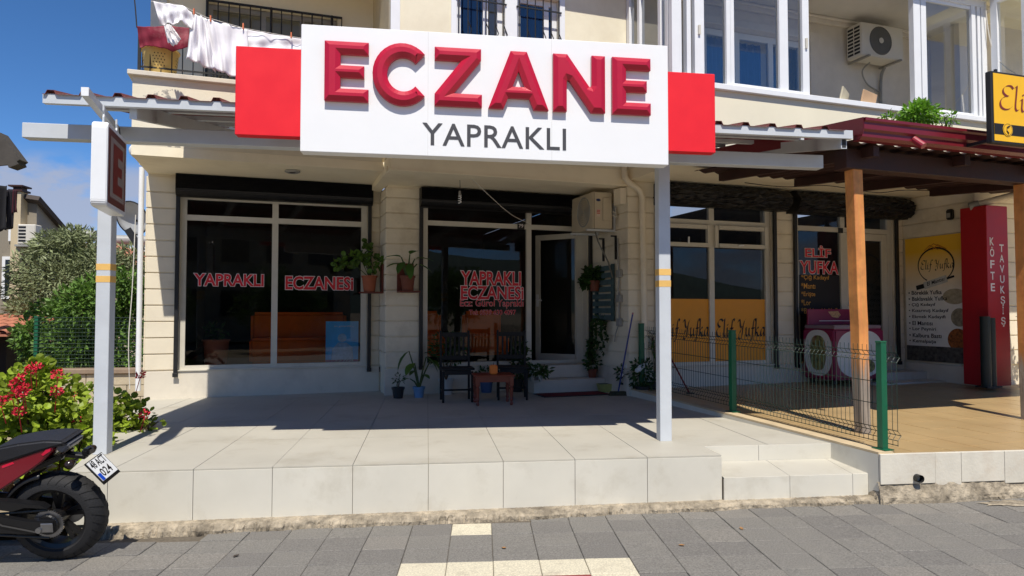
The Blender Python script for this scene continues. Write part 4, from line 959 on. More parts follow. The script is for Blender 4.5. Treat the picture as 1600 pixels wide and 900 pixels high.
# local x runs from the near post towards the building
for x in (0, 2.02, 4.06):
    m = MB(); zz = .022*x*EDY; m.box((x-.03, -.03, zz), (x+.03, .03, zz+.90)); po = m.build('post', M['fence'], fn, bev=.003)
    m = MB(); m.box((x-.033, -.033, zz+.90), (x+.033, .033, zz+.915)); m.build('cap', M['fence'], po, bev=.003)
    m = MB(); m.box((x-.07, -.05, zz), (x+.07, .05, zz+.008)); m.build('foot', M['fence'], po)
fold = [(.045, 0), (.09, .0), (.13, -.035), (.17, 0), (.74, 0), (.78, -.035), (.82, 0), (.875, 0)]
for x0, x1 in ((-.12, 2.0), (2.04, 4.04)):
    m = MB(); n_ = int((x1-x0)/.05)
    for i in range(n_+1):
        x = x0+(x1-x0)*i/n_; zz = .022*x*EDY
        m.tube([(x, -.036+dy, zz+z) for z, dy in fold], .0032, 4, cap=False)
    for z, dy in ((.05, 0), (.09, 0), (.17, 0), (.37, 0), (.56, 0), (.74, 0), (.82, 0), (.13, -.035), (.78, -.035)):
        m.tube([(x0, -.040+dy, z+.022*x0*EDY), (x1, -.040+dy, z+.022*x1*EDY)], .0034, 4)
    m.build('wire_panel', M['wire'], fn, kind='stuff')
# ------------------------------------------------------------------ pots and plants
def pot_profile(r, h, lip=.012, t=.008): return [(0, .0), (r*.74, 0), (r*.95, h-.03), (r*.95, h-.028), (r+lip*.4, h-.028), (r+lip*.5, h), (r-t, h), (r*.88, h-.03), (0, h-.03)]
def add_pot(root, r, h, mat, saucer=None):
    m = MB(); m.lathe(pot_profile(r, h)[:-1], n=22); p = m.build('pot', mat, root, smooth=True, auto=35)
    m = MB(); m.lathe([(r*.9, h-.032), (0, h-.02)], n=16); m.build('soil', M['soil'], root)
    return p
def bush(mb, n, c, rad, size, rnd, kind='diamond', wr=.6, upb=.3, shell=.5, fold=.2):
    for _ in range(n):
        d = Vector((rnd.gauss(0, 1), rnd.gauss(0, 1), rnd.gauss(0, 1))).normalized(); k = rnd.random()**shell
        p = Vector((c[0]+d.x*rad[0]*k, c[1]+d.y*rad[1]*k, c[2]+d.z*rad[2]*k))
        ld = (d+Vector((rnd.uniform(-1, 1), rnd.uniform(-1, 1), rnd.uniform(-1, .6)))*.8).normalized()
        nr = (d*.6+Vector((rnd.uniform(-1, 1), rnd.uniform(-1, 1), rnd.uniform(-.4, 1)+upb))).normalized()
        L = size*rnd.uniform(.7, 1.25); mb.leaf(p, ld, nr, L, L*wr, fold, kind)
def potted(name, label, loc, r, h, mat, foliage, cat='potted plant', group=None):
    root = thing(name, label, cat, loc, group=group); add_pot(root, r, h, mat); foliage(root, h); return root
M['potblack'] = pm('pot_black', (34, 36, 40), rough=.5); M['potblue'] = pm('pot_light_blue', (112, 148, 186), rough=.45); M['potblue2'] = pm('pot_slate_blue', (74, 100, 142), rough=.45); M['potwhite'] = pm('pot_white', (196, 198, 196), rough=.4)
M['stem'] = pm('stem_green', (70, 88, 44), rough=.7); M['twig'] = pm('twig_brown', (92, 74, 54), rough=.9)
M['variegated'] = leafmat('variegated_leaf', (70, 110, 44), island=.2)
def leaves_big(root, base, specs, mat=None, stemr=.006):
    """each large leaf is a part of its own on a stalk"""
    for (dx, dy, dz, L, w, tilt) in specs:
        tip = Vector((dx, dy, dz)); b = Vector(base); m = MB(); st_ = b+tip
        m.tube([b, b+tip*.5+Vector((0, 0, .03)), st_], [stemr*1.3, stemr, stemr*.7], 5); m.build('stalk', M['stem'], root)
        d = Vector((tip.x, tip.y, 0)); d = d.normalized() if d.length > .01 else Vector((1, 0, 0))
        m = MB(); m.leaf(st_, (d+Vector((0, 0, tilt))).normalized(), Vector((0, 0, 1)), L, w, .12, 'blade'); m.build('leaf', mat or M['variegated'], root, smooth=True)
def small_seedling(root, h):
    rn = random.Random(5); m = MB()
    for a in range(5): t_ = a*1.3; m.tube([(0, 0, h-.03), (.02*math.cos(t_), .02*math.sin(t_), h+.06), (.05*math.cos(t_), .05*math.sin(t_), h+.10)], .004, 5)
    m.build('stems', M['twig'], root); m = MB(); bush(m, 34, (0, 0, h+.11), (.08, .08, .06), .055, rn, wr=.45); m.build('foliage', M['leafdark'], root)
potted('potted_seedling', 'small black pot with a low seedling at the foot of the column', pz(622, 622, 0), .085, .15, M['potblack'], small_seedling)
def elephant_ear(root, h):
    leaves_big(root, (0, 0, h-.03), [(-.14, .02, .52, .30, .19, -.9), (-.06, -.06, .36, .22, .15, -.5), (.10, .0, .44, .26, .20, -.7), (.16, -.04, .40, .2, .18, -.6), (-.04, .05, .25, .16, .1, -.2), (.05, -.06, .2, .15, .09, .0), (-.12, -.02, .14, .14, .08, .1)], M['leafmid'], .011)
potted('potted_elephant_ear', 'light blue pot with tall broad scalloped leaves beside the small black pot', pz(654.5, 621, 0), .082, .15, M['potblue'], elephant_ear)
def twiggy(root, h):
    rn = random.Random(8); m = MB()
    for a in range(9): t_ = a*.7; m.tube([(0, 0, h-.03), (.06*math.cos(t_), .05*math.sin(t_), h+.15), (.16*math.cos(t_), .12*math.sin(t_), h+.34+.1*rn.random())], [.007, .006, .004], 5)
    m.build('stems', M['twig'], root); m = MB(); bush(m, 420, (.02, 0, h+.42), (.30, .2, .26), .06, rn, wr=.45); m.build('foliage', M['leafdark'], root)
potted('potted_shrub', 'white pot with a dark bushy shrub behind the left black chair', pz(697, 616, 0), .11, .22, M['potwhite'], twiggy)
potted('potted_shrub', 'slate blue pot with low green foliage behind the wooden table', pz(760, 613, 0), .10, .18, M['potblue2'], lambda root, h: (lambda m: (bush(m, 120, (0, 0, h+.08), (.15, .12, .12), .06, random.Random(9)), m.build('foliage', M['leafdark'], root)))(MB()))
def tallbush(root, h):
    rn = random.Random(12); m = MB(); m.tube([(0, 0, h-.03), (.02, 0, h+.2), (.06, 0, h+.45)], .008, 6); m.build('stems', M['twig'], root)
    m = MB(); bush(m, 300, (.05, 0, h+.27), (.15, .13, .28), .075, rn, wr=.5); m.build('foliage', M['leafdark'], root)
potted('potted_shrub', 'black pot with an upright leafy shrub behind the right black chair', pz(808, 612, 0), .09, .19, M['potblack'], tallbush)
# round white pot with a plant on the door step
pr = thing('potted_succulent', 'round white printed pot with a spreading plant on the left of the door step', 'potted plant', pz(839, 597.5, .19)+Vector((0, .02, 0)))
m = MB(); m.lathe([(0, 0), (.05, 0), (.085, .03), (.092, .06), (.08, .095), (.06, .11), (.05, .10)], n=22); m.build('pot', M['potwhite'], pr, smooth=True)
m = MB(); m.box((-.05, -.0925, .035), (.015, -.0895, .08)); m.build('printed_label', M['textgrey'], pr)
m = MB(); bush(m, 190, (.02, 0, .16), (.17, .14, .09), .085, random.Random(4), wr=.4); m.build('foliage', M['leafdark'], pr)

# ------------------------------------------------------------------ bracket shelves with flower pots
M['redwood'] = pm('red_brown_board', (104, 44, 28), rough=.6, var=.2)
b1 = B(S2-.022, .34, 1.475)
sh = thing('wall_shelf', 'red brown bracket shelf on the side of the column facing the left window', 'shelf', b1, PHI)
m = MB(); m.box((-.022, -.11, .0), (0, .11, .40)); m.build('back_board', M['redwood'], sh, bev=.003)
m = MB(); m.box((-.33, -.11, -.022), (0, .11, -.001)); m.build('shelf_board', M['redwood'], sh, bev=.003)
def trailing(root, h):
    rn = random.Random(21); m = MB()
    for tip in ((-.26, 0, .28), (-.4, -.05, .16), (-.05, .0, .5), (.1, 0, .22), (-.2, .05, .4)):
        m.tube([(0, 0, h-.03), (tip[0]*.4, tip[1]*.5, h+tip[2]*.7), (tip[0], tip[1], h+tip[2])], [.007, .005, .003], 5)
        k = MB()
    m.build('stems', M['stem'], root); m = MB()
    for c, rad, n in (((-.22, 0, h+.24), (.16, .12, .10), 52), ((-.44, -.04, h+.17), (.07, .06, .06), 24), ((.05, 0, h+.2), (.13, .1, .12), 42), ((-.03, 0, h+.46), (.05, .05, .10), 18), ((-.06, 0, h+.3), (.1, .1, .1), 26)): bush(m, n, c, rad, .075, rn, 'round', 1.0)
    m.build('foliage', M['leafmid'], root)
potted('potted_geranium', 'terracotta pot with a trailing geranium on the shelf beside the left window', b1+U2*(-.19), .11, .235, M['terracotta'], trailing)
q = pv(634, 455, V2+.02); b2 = B(q[0], V2+.022, q[2])
sh = thing('wall_shelf', 'red brown bracket shelf on the front of the column between the two windows', 'shelf', b2, PHI)
m = MB(); m.box((-.13, 0, .0), (.11, -.022, .40)); m.build('back_board', M['redwood'], sh, bev=.003)
m = MB(); m.box((-.13, -.27, -.022), (.16, 0, -.001)); m.build('shelf_board', M['redwood'], sh, bev=.003)
def dieff(root, h):
    leaves_big(root, (0, 0, h-.03), [(-.09, -.06, .29, .25, .12, .25), (.03, -.05, .33, .22, .12, .5), (.10, -.03, .27, .27, .11, .2), (-.05, -.10, .22, .24, .12, -.5), (.13, .02, .20, .24, .10, -.2), (.02, -.11, .2, .26, .12, -.9), (-.11, .03, .2, .2, .1, .1)], M['variegated'], .012)
potted('potted_dieffenbachia', 'brown pot with broad variegated leaves on the shelf between the two windows', b2-W2*.145, .105, .215, pm('pot_brown', (116, 62, 42), rough=.7), dieff)

# ------------------------------------------------------------------ black chairs, small table, candle
M['chairblack'] = pm('black_paint', (18, 16, 16), rough=.75, var=.2, scale=15)
def chair(label, loc, rz):
    c = thing('wooden_chair', label, 'chair', loc, rz, 'black chairs round the small table')
    w, d, hs, hb = .19, .165, .45, .93
    def leg(x, y, z1, lean=0):
        m = MB(); m.bar((x, y, 0), (x, y+lean, z1), .029, .029, (0, 1, 0)); return m.build('leg', M['chairblack'], c, bev=.003)
    for x in (-w, w): leg(x, -d, hs-.045); leg(x, d, hb, .05)
    m = MB(); m.box((-w-.03, -d-.03, hs-.03), (w+.03, d+.0, hs)); m.build('seat', M['chairblack'], c, bev=.006)
    m = MB(); m.box((-w+.018, -d-.01, hs-.09), (w-.018, -d+.01, hs-.03)); m.build('apron', M['chairblack'], c)
    for z in (hb-.055, .56):
        m = MB(); yy = d+.05*z/hb; m.box((-w+.018, yy-.011, z-.03), (w-.018, yy+.011, z+.03)); m.build('back_rail', M['chairblack'], c, bev=.003)
    for i in range(5):
        x = -.12+.06*i; m = MB(); m.bar((x, d+.05*.59/hb, .59), (x, d+.05*.845/hb, .845), .026, .012, (0, 1, 0)); m.build('slat', M['chairblack'], c)
    for x in (-w, w): m = MB(); m.box((x-.01, -d+.018, .13), (x+.01, d-.018, .16)); m.build('stretcher', M['chairblack'], c)
    m = MB(); m.box((-w+.01, -.012, .135), (w-.01, .012, .157)); m.build('stretcher', M['chairblack'], c)
chair('black wooden chair at the left of the small table, in front of the shop window', pz(713, 626.5, 0), R(4))
chair('black slat back chair behind the right end of the small table', pz(800, 623, 0), R(-4))
tb = thing('side_table', 'low reddish brown wooden table with turned legs on the shaded terrace', 'table', pz(772, 633.5, 0)+Vector((0, .16, 0)), R(2))
M['tablered'] = pm('table_red_wood', (124, 52, 30), rough=.45, var=.18, scale=8)
TW, TD, TH = .235, .19, .385
m = MB(); m.box((-TW-.025, -TD-.025, TH-.022), (TW+.025, TD+.025, TH)); m.build('table_top', M['tablered'], tb, bev=.005)
for x, y in ((-TW+.02, -TD+.02), (TW-.02, -TD+.02), (-TW+.02, TD-.02), (TW-.02, TD-.02)):
    m = MB(); m.box((x-.025, y-.025, TH-.14), (x+.025, y+.025, TH-.023)); m.lathe([(0, 0), (.015, 0), (.022, .02), (.014, .05), (.024, .075), (.017, .10), (.022, .18), (.025, .215), (.015, .235), (.024, .246), (0, .246)], n=12, c=(x, y, 0)); m.build('leg', M['tablered'], tb)
for y in (-TD+.02, TD-.02): m = MB(); m.box((-TW+.045, y-.01, TH-.09), (TW-.045, y+.01, TH-.023)); m.build('apron', M['tablered'], tb)
tl = tb.location
cd_ = thing('candle_jar', 'orange square candle jar standing on the low wooden table', 'candle', (tl.x+.0, tl.y-.06, TH))
m = MB(); m.box((-.05, -.05, 0), (.05, .05, .12)); m.build('jar', pm('orange_wax', (214, 110, 20), rough=.4), cd_, bev=.012, seg=2)
m = MB(); m.cyl((0, 0, .118), (.004, 0, .15), .004, n=6); m.build('wick', M['cable'], cd_)

# ------------------------------------------------------------------ door mat, broom and the plant corner beside the door
mt = thing('door_mat', 'dark red door mat lying before the pharmacy steps', 'mat', pz(894, 616.5, 0)+Vector((0, 0, .0025)), PHI)
m = MB(); m.grid(lambda u, v: (-.50+1.0*u, -.2+.4*v, .006+.0015*math.sin(u*17+v*5)), 30, 10); o = m.build('pile', pm('mat_red', (112, 18, 28), rough=.95, var=.2, scale=30, bump=.4, bscale=150), mt); sm = o.modifiers.new('s', 'SOLIDIFY'); sm.thickness = .006
m = MB()
for a, b_ in (((-.515, -.215), (.515, -.2)), ((-.515, .2), (.515, .215)), ((-.515, -.2), (-.5, .2)), ((.5, -.2), (.515, .2))): m.box((a[0], a[1], .0), (b_[0], b_[1], .009))
m.build('rim', M['black'], mt)
pb0 = pz(966, 618, 0); pt0 = ps(989, 491, S3-.04); ptop = B(S3-.045, pt0[1], pt0[2])
br = thing('broom', 'blue handled broom leaning against the wall beside the door', 'broom', pb0)
m = MB(); m.cyl((0, 0, .05), ptop-pb0, .011, n=10); m.build('handle', pm('broom_blue', (58, 66, 128), rough=.4), br)
m = MB(); m.cyl(ptop-pb0, (ptop-pb0)*1.02, .013, n=10); m.build('grip', pm('grip_pink', (170, 120, 130), rough=.5), br)
m = MB(); m.add([(-.13, -.03, 0), (.13, -.05, 0), (.13, .03, 0), (-.13, .05, 0), (-.11, -.02, .06), (.11, -.03, .06), (.11, .02, .06), (-.11, .03, .06)], [(0, 3, 2, 1), (4, 5, 6, 7), (0, 1, 5, 4), (1, 2, 6, 5), (2, 3, 7, 6), (3, 0, 4, 7)]); m.build('brush', pm('bristle', (70, 66, 48), rough=.95, var=.3, scale=60, bump=.5, bscale=90), br)
# teal slatted pallet on the return wall
q0 = ps(926, 420, S3-.03); q1 = ps(968, 505, S3-.03)
pl = thing('wall_pallet', 'faded teal slatted pallet hung on the wall beside the door', 'pallet', B(S3-.03, (q0[1]+q1[1])/2, 1.05), PHI)
M['teal'] = pm('faded_teal', (66, 90, 94), rough=.8, var=.2, scale=12, dirt=.4, dirtc=(50, 50, 46))
for y in (-.27, .27): m = MB(); m.box((-.035, y-.03, 0), (0, y+.03, .84)); m.build('rail', M['teal'], pl)
for i in range(8): m = MB(); m.box((-.055, -.34, .01+i*.105), (-.036, .34, .085+i*.105)); m.build('slat', M['teal'], pl, bev=.002)
# electric boxes and conduits
eb = thing('meter_box', 'small grey electric boxes and conduit on the wall beside the pallet', 'electric box', B(S3-.022, 1.60, .9), PHI)
M['boxgrey'] = pm('box_grey', (150, 150, 146), rough=.5)
for z in (.78, .42, .08): m = MB(); m.box((-.05, -.06, z), (0, .06, z+.11)); m.build('junction_box', M['boxgrey'], eb, bev=.006)
m = MB(); m.tube([(-.02, .02, .89), (-.03, .03, 1.1), (-.02, .05, 1.35)], .01, 6); m.tube([(-.02, .0, .80), (-.03, .02, .6), (-.02, .0, .5), (-.03, .0, .3), (-.02, .01, .16)], .012, 6); m.tube([(-.03, .02, .1), (-.04, .1, -.05), (-.03, .14, -.15)], .009, 6); m.build('conduit', M['boxgrey'], eb)
for y in (.12, .52):
    m = MB(); m.box((-.03, y-.012, 1.05), (-.002, y+.012, 1.40)); m.box((-.09, y-.012, 1.38), (-.03, y+.012, 1.40)); m.build('iron_bracket', M['black'], eb)
# hanging plants beside the door
hp = B(S3-.14, .98, 1.50)
def hang_up(root, h):
    m = MB(); bush(m, 190, (-.02, .02, h+.08), (.16, .16, .13), .075, random.Random(31), 'round', .9); bush(m, 70, (-.10, .12, h-.02), (.10, .12, .10), .07, random.Random(32), 'round', .9); m.build('foliage', M['leafdark'], root)
hg = potted('hanging_plant', 'brown hanging pot with leafy ivy above the teal pallet', hp, .085, .16, pm('pot_brown', (116, 62, 42), rough=.7), hang_up)
m = MB(); m.bar((.0, 0, .1), (.12, 0, .1), .02, .02); m.build('hook', M['black'], hg)
def ivy(label, p, drops, seed, n=150):
    root = thing('trailing_ivy', label, 'plant', p, PHI); rn = random.Random(seed); m = MB(); st_ = MB()
    m2 = MB()
    for (y, L) in drops:
        pts = [(-.05, y, .0)]; k = 6
        for i in range(1, k+1): pts.append((-.07+rn.uniform(-.03, .02), y+rn.uniform(-.04, .04), -L*i/k))
        st_.tube(pts, .003, 4)
        for _ in range(int(n*L)):
            t_ = rn.random(); i = min(int(t_*k), k-1); a = Vector(pts[i]); b_ = Vector(pts[i+1]); c_ = a.lerp(b_, t_*k-i)
            m.leaf(c_, (rn.uniform(-1, .2), rn.uniform(-1, 1), rn.uniform(-1, .3)), Vector((-1, rn.uniform(-.5, .5), .6)), .055, .045, .15)
    bush(m, 60, (-.05, 0, .02), (.05, .22, .06), .06, rn)
    st_.build('stems', M['stem'], root); m.build('foliage', M['leafdark'], root); return root
ivy('dark ivy trailing down the wall below the teal pallet', B(S3-.03, 1.05, 1.05), [(-.25, .30), (-.14, .5), (-.05, .25), (.08, .42), (.2, .3), (.28, .62)], 41)
ivy('short ivy growing low beside the door frame', B(S3-.03, .78, .68), [(-.08, .22), (.0, .3), (.08, .2)], 42)
pp = pz(950, 613, 0)
tr = thing('planter_trough', 'pale yellow green plastic trough on the floor by the door steps', 'planter', pp+Vector((0, .07, 0)), PHI*.4)
m = MB(); m.add([(-.11, -.06, 0), (.11, -.06, 0), (.11, .06, 0), (-.11, .06, 0), (-.135, -.08, .12), (.135, -.08, .12), (.135, .08, .12), (-.135, .08, .12), (-.12, -.07, .11), (.12, -.07, .11), (.12, .07, .11), (-.12, .07, .11)], [(0, 3, 2, 1), (0, 1, 5, 4), (1, 2, 6, 5), (2, 3, 7, 6), (3, 0, 4, 7), (4, 5, 9, 8), (5, 6, 10, 9), (6, 7, 11, 10), (7, 4, 8, 11), (8, 9, 10, 11)]); m.build('trough', pm('trough_yellow', (176, 176, 104), rough=.5), tr)
m = MB(); m.box((-.115, -.065, .1115), (.115, .065, .118)); m.build('soil', M['soil'], tr)
potted('potted_herb', 'small brown pot with dark leaves on the end of the door step', B(6.22, .98, .192), .075, .13, pm('pot_brown', (116, 62, 42), rough=.7), lambda root, h: (lambda m: (bush(m, 110, (0, 0, h+.10), (.11, .11, .13), .07, random.Random(51)), m.build('foliage', M['leafdark'], root)))(MB()))
M['petal'] = pm('white_petal', (232, 232, 228), rough=.6)
def whiteflowers(root, h):
    rn = random.Random(61); m = MB(); bush(m, 260, (0, 0, h+.15), (.17, .15, .17), .065, rn); m.build('foliage', M['leafdark'], root)
    for i in range(7):
        m = MB(); c = Vector((rn.uniform(-.15, .15), -.15+rn.uniform(-.02, .06), h+rn.uniform(.06, .3)))
        for k in range(5): t_ = k*2*math.pi/5; m.leaf(c, (math.cos(t_), -.25, math.sin(t_)), Vector((0, -1, 0)), .034, .03, .1)
        m.build('flower', M['petal'], root)
potted('potted_impatiens', 'dark pot of small white flowers beside the broom', pz(985, 617.5, 0)+Vector((0, .1, 0)), .11, .17, M['potblack'], whiteflowers)
potted('potted_shrub', 'dark bushy potted plant at the foot of the corner column', pz(1004, 620, 0), .10, .15, M['potblack'], lambda root, h: (lambda m: (bush(m, 260, (0, 0, h+.16), (.2, .18, .22), .07, random.Random(71), wr=.5), m.build('foliage', M['leafdark'], root)))(MB()))
def strap(root, h):
    rn = random.Random(81); m = MB(); m.tube([(0, 0, h-.03), (.02, 0, h+.3), (-.02, 0, h+.62)], .012, 6); m.build('stem', M['twig'], root); m = MB()
    for i in range(34):
        t_ = rn.uniform(0, 6.28); m.leaf((-.02, 0, h+.55+rn.uniform(-.15, .12)), (math.cos(t_), math.sin(t_), rn.uniform(-.2, 1.1)), Vector((0, 0, 1)), rn.uniform(.18, .32), .035, .15, 'blade')
    m.build('foliage', M['leafmid'], root)
potted('potted_dracaena', 'tall potted dracaena with strap leaves behind the right steel post', pz(1026, 619, 0)+Vector((0, .1, 0)), .11, .2, M['potblack'], strap)

# ------------------------------------------------------------------ air conditioner beside the door (brackets on the return wall)
M['acbody'] = pm('ac_cream', (196, 184, 160), rough=.5, var=.05, dirt=.25, dirtc=(140, 124, 100))
ac = thing('air_conditioner', 'weathered cream outdoor air conditioner on wall brackets beside the pharmacy door', 'air conditioner', B(S3-.02, 1.14, 2.36), PHI)
# local x: negative = away from wall, y: negative = towards the street
m = MB(); m.box((-.40, -.38, .03), (-.09, .38, .56)); m.build('body', M['acbody'], ac, bev=.012, seg=2)
m = MB(); m.lathe([(.20, 0), (.21, -.01), (.225, 0)], n=26, c=(0, 0, 0), axis='y'); m.v = [(-.402+vv[1], vv[0]-.06, vv[2]+.30) for vv in m.v]
for i in range(7):
    r_ = .025+.026*i; pts = [(-.406, -.06+r_*math.cos(k*.4), .30+r_*math.sin(k*.4)) for k in range(17)]; m.tube(pts, .0035, 4)
m.build('fan_grille', M['boxgrey'], ac)
m = MB(); m.box((-.25, -.40, .14), (-.115, -.383, .48)); m.build('valve_cover', M['acbody'], ac, bev=.006)
m = MB(); m.box((-.385, -.3835, .02), (-.378, -.3805, .55)); m.build('panel_joint', pm('ac_joint', (120, 110, 94), rough=.7), ac)
m = MB(); m.lathe([(0, -.001), (.036, -.001), (.036, 0)], n=20, c=(0, 0, 0), axis='y'); m.v = [(-.315+vv[0], -.3825+vv[1], .44+vv[2]*.55) for vv in m.v]; m.build('badge', pm('badge_blue', (40, 56, 104), rough=.4), ac)
m = MB(); m.box((-.345, -.3835, .2), (-.285, -.382, .31)); st_ = m.build('warning_label', pm('label_pale', (206, 188, 176), rough=.6), ac)
m = MB(); 
for k in range(3): m.box((-.341, -.3848, .285-.022*k), (-.289, -.3838, .297-.022*k))
m.build('label_print', pm('label_red', (190, 70, 60), rough=.6), st_)
for y in (-.28, .28):
    m = MB(); m.box((-.46, y-.02, .0), (.0, y+.02, .028)); m.box((-.03, y-.02, .0281), (.0, y+.02, .42)); m.build('bracket', M['steel'], ac)
m = MB(); m.tube([(-.12, -.36, .30), (-.05, -.40, .26), (-.03, -.38, .36), (-.02, -.30, .42)], .012, 6); m.tube([(-.12, -.36, .24), (-.04, -.41, .2), (-.02, -.36, .3)], .009, 6); m.build('pipe', M['cablew'], ac)
m = MB(); m.tube([(-.28, -.2, .0), (-.24, -.22, -.15), (-.12, -.3, -.45), (-.08, -.36, -.68)], .011, 6); m.build('drain_hose', pm('hose_grey', (110, 108, 100), rough=.6), ac)
part('conduit_box', M['wall'], [(S3-.12, S3-.021, V3-.22, V3-.02, 2.72, 2.95)], bev=.004)
# --- rain pipe on the corner column
def pvp(px, py, v): q = pv(px, py, v); return (q[0], -v, q[2])
rp = thing('rain_pipe', 'cream rain pipe running down the corner column beside the wall fan unit', 'pipe', O, PHI)
rp['label'] = 'cream rain pipe with an offset bend running down the corner column'
def tubepart(name, pts, r, mat, parent, n=12, sm=True): m = MB(); m.tube(smooth(pts, 5) if len(pts) > 2 else pts, r, n); return m.build(name, mat, parent, smooth=sm, auto=50)
tubepart('pipe_bend', [pvp(976, 258, V3+.09), pvp(976, 274, V3+.09), pvp(982, 284, V3+.09), pvp(998, 296, V3+.09), pvp(1003, 306, V3+.09), pvp(1003.5, 318, V3+.09)], .042, M['wall'], rp)
tubepart('pipe', [pvp(1003.5, 316, V3+.09), pvp(1008, 565, V3+.09)], .042, M['wall'], rp)
for y in (278, 336): c_ = pvp(976.5 if y < 300 else 1004, y, V3+.09); m = MB(); m.cyl((c_[0], c_[1], c_[2]-.02), (c_[0], c_[1], c_[2]+.02), .05, n=14); m.build('collar', M['wall'], rp)
c_ = pvp(1008, 565, V3+.09); tubepart('outlet', [(c_[0], c_[1], c_[2]+.03), (c_[0], c_[1], c_[2]-.03), (c_[0]-.08, c_[1]-.05, c_[2]-.06), (c_[0]-.18, c_[1]-.09, c_[2]-.12)], .036, M['pvc'], rp)
# --- white rain pipe at the left corner, satellite dish, cables
wp = thing('rain_pipe', 'white rain pipe along the left corner of the building', 'pipe', O, PHI)
tubepart('pipe', [pvp(222, 262, .0)[:1]+(-.02, pvp(222, 262, 0)[2]), (pv(216, 612, 0)[0], -.02, .12)], .035, M['pvc'], wp)
e_ = pvp(222, 262, 0); tubepart('elbow', [(e_[0], -.02, e_[2]+.03), (e_[0]-.0, -.02, e_[2]+.10), (e_[0]-.10, -.06, e_[2]+.17), (e_[0]-.11, -.08, e_[2]+.24), (e_[0]-.02, -.10, e_[2]+.28), (e_[0]+.12, -.05, e_[2]+.28)], .036, M['pvc'], wp)
sd = B(-.30, -.9, 2.58); dsh = thing('satellite_dish', 'small grey satellite dish on the left side of the building', 'dish', sd, PHI)
m = MB(); m.lathe([(0, .0), (.1, -.012), (.2, -.045), (.24, -.07), (.245, -.068), (.2, -.04), (0, .01)], n=26, axis='y'); d_ = m.build('reflector', pm('dish_grey', (176, 178, 180), rough=.5), dsh, smooth=True); d_.rotation_euler = (R(20), 0, R(-28))
m = MB(); m.lathe([(.245, -.08), (.262, -.07), (.245, -.06)], n=26, axis='y'); d2 = m.build('rim', M['black'], dsh); d2.rotation_euler = (R(20), 0, R(-28))
m = MB(); m.bar((0, .0, -.05), (.3, .1, -.05), .03, .03); m.bar((-.1, -.0, -.18), (.1, -.02, -.5), .02, .1); m.build('arm', M['black'], dsh)
def cable(name, label, pts, r=.006, mat=None, cat='cable'):
    m = MB(); m.tube(smooth(pts, 6), r, 5); return tag(m.build(name, mat or M['cable']), label, cat)
cable('hanging_cable', 'thin pale cable running down beside the white rain pipe', [B(-.14, .02, 2.5), B(-.16, .04, 1.5), B(-.19, .05, .8), B(-.17, .02, .15)], .006, M['cablew'])
cable('hanging_cable', 'black cable slanting from the roof to the balcony corner', [B(-.22, 1.1, 6.4), B(-.03, 1.14, 5.2), B(.03, 1.16, 4.65)], .008)
cable('hanging_cable', 'thin cable sagging from the soffit to the pharmacy window frame', [B(4.15, 1.6, 2.97), B(4.5, 1.3, 2.80), B(4.95, .9, 2.62), B(5.35, .66, 2.52)], .005, M['cablew'])
cable('hanging_cable', 'loose cable strung under the soffit of the neighbouring shop', [B(8.0, 2.3, 3.03), B(8.6, 2.4, 2.99), B(9.3, 2.5, 3.03), B(10.1, 2.6, 2.96), B(10.7, 2.6, 3.03), B(11.6, 2.8, 3.02)], .006)
cable('hanging_cable', 'white cable drooping in front of the right balcony glazing', [B(11.85, 3.04, 5.9), B(11.95, 3.1, 5.1), B(12.05, 3.5, 4.6), B(12.1, 4.2, 4.3)], .008, M['cablew'])
# bulb and ceiling lamp
lb_ = thing('light_bulb', 'spiral energy saving bulb hanging on a wire under the soffit', 'bulb', B(4.02, 1.45, 2.70), PHI)
m = MB(); m.tube([(0, 0, .12), (.003, 0, .2), (0, 0, .275)], .004, 5); m.build('wire', M['cable'], lb_)
m = MB(); m.cyl((0, 0, .07), (0, 0, .125), .02, .014, n=12); m.build('socket', M['boxgrey'], lb_)
m = MB(); m.tube([(.02*math.cos(i*.7), .02*math.sin(i*.7), .07-.0035*i) for i in range(34)], .006, 6); m.build('spiral_tube', M['pvc'], lb_)
q = pz(457, 267, 3.075); cl = thing('ceiling_lamp', 'round recessed lamp in the soffit above the left window', 'lamp', q)
m = MB(); m.lathe([(.10, 0), (.10, -.018), (.07, -.03), (.06, -.01), (.06, 0)], n=24); m.build('ring', M['boxgrey'], cl)
m = MB(); m.lathe([(.06, -.012), (.03, -.03), (0, -.034)], n=20); m.build('lens', M['black'], cl)

# ------------------------------------------------------------------ balcony: air conditioner and two chairs behind the open glazing
vA = 2.05; qa = pv(1337, 52, vA); qb = pv(1403, 100, vA)
ab = thing('air_conditioner', 'white outdoor air conditioner hung on the wall inside the glazed balcony', 'air conditioner', B((qa[0]+qb[0])/2, V3+.0, qb[2]-.02), PHI)
hw = (qb[0]-qa[0])/2; hh = .56
M['acwhite'] = pm('ac_white', (210, 206, 196), rough=.45, var=.03)
m = MB(); m.box((-hw, -.36, .03), (hw, -.06, hh)); m.build('body', M['acwhite'], ab, bev=.012, seg=2)
m = MB(); m.lathe([(0, -.008), (.05, -.012), (.05, -.004), (.21, -.004), (.215, -.012), (.23, -.0)], n=32, c=(-.04, -.361, .30), axis='y'); m.build('fan_grille', pm('grille_grey', (92, 92, 90), rough=.6), ab)
m = MB(); m.lathe([(0, -.016), (.045, -.016), (.045, -.012)], n=20, c=(-.04, -.361, .30), axis='y'); m.build('hub', M['acwhite'], ab)
for i in range(8):
    for k in range(2): m = MB(); m.box((-hw-.003, -.33+.13*k, .07+.058*i), (-hw-.0005, -.22+.13*k, .105+.058*i)); m.build('side_louvre', M['black'], ab)
for x in (-hw+.1, hw-.12): m = MB(); m.box((x-.02, -.42, .0), (x+.02, 0, .028)); m.build('bracket', pm('bracket_grey', (140, 138, 132), rough=.5), ab)
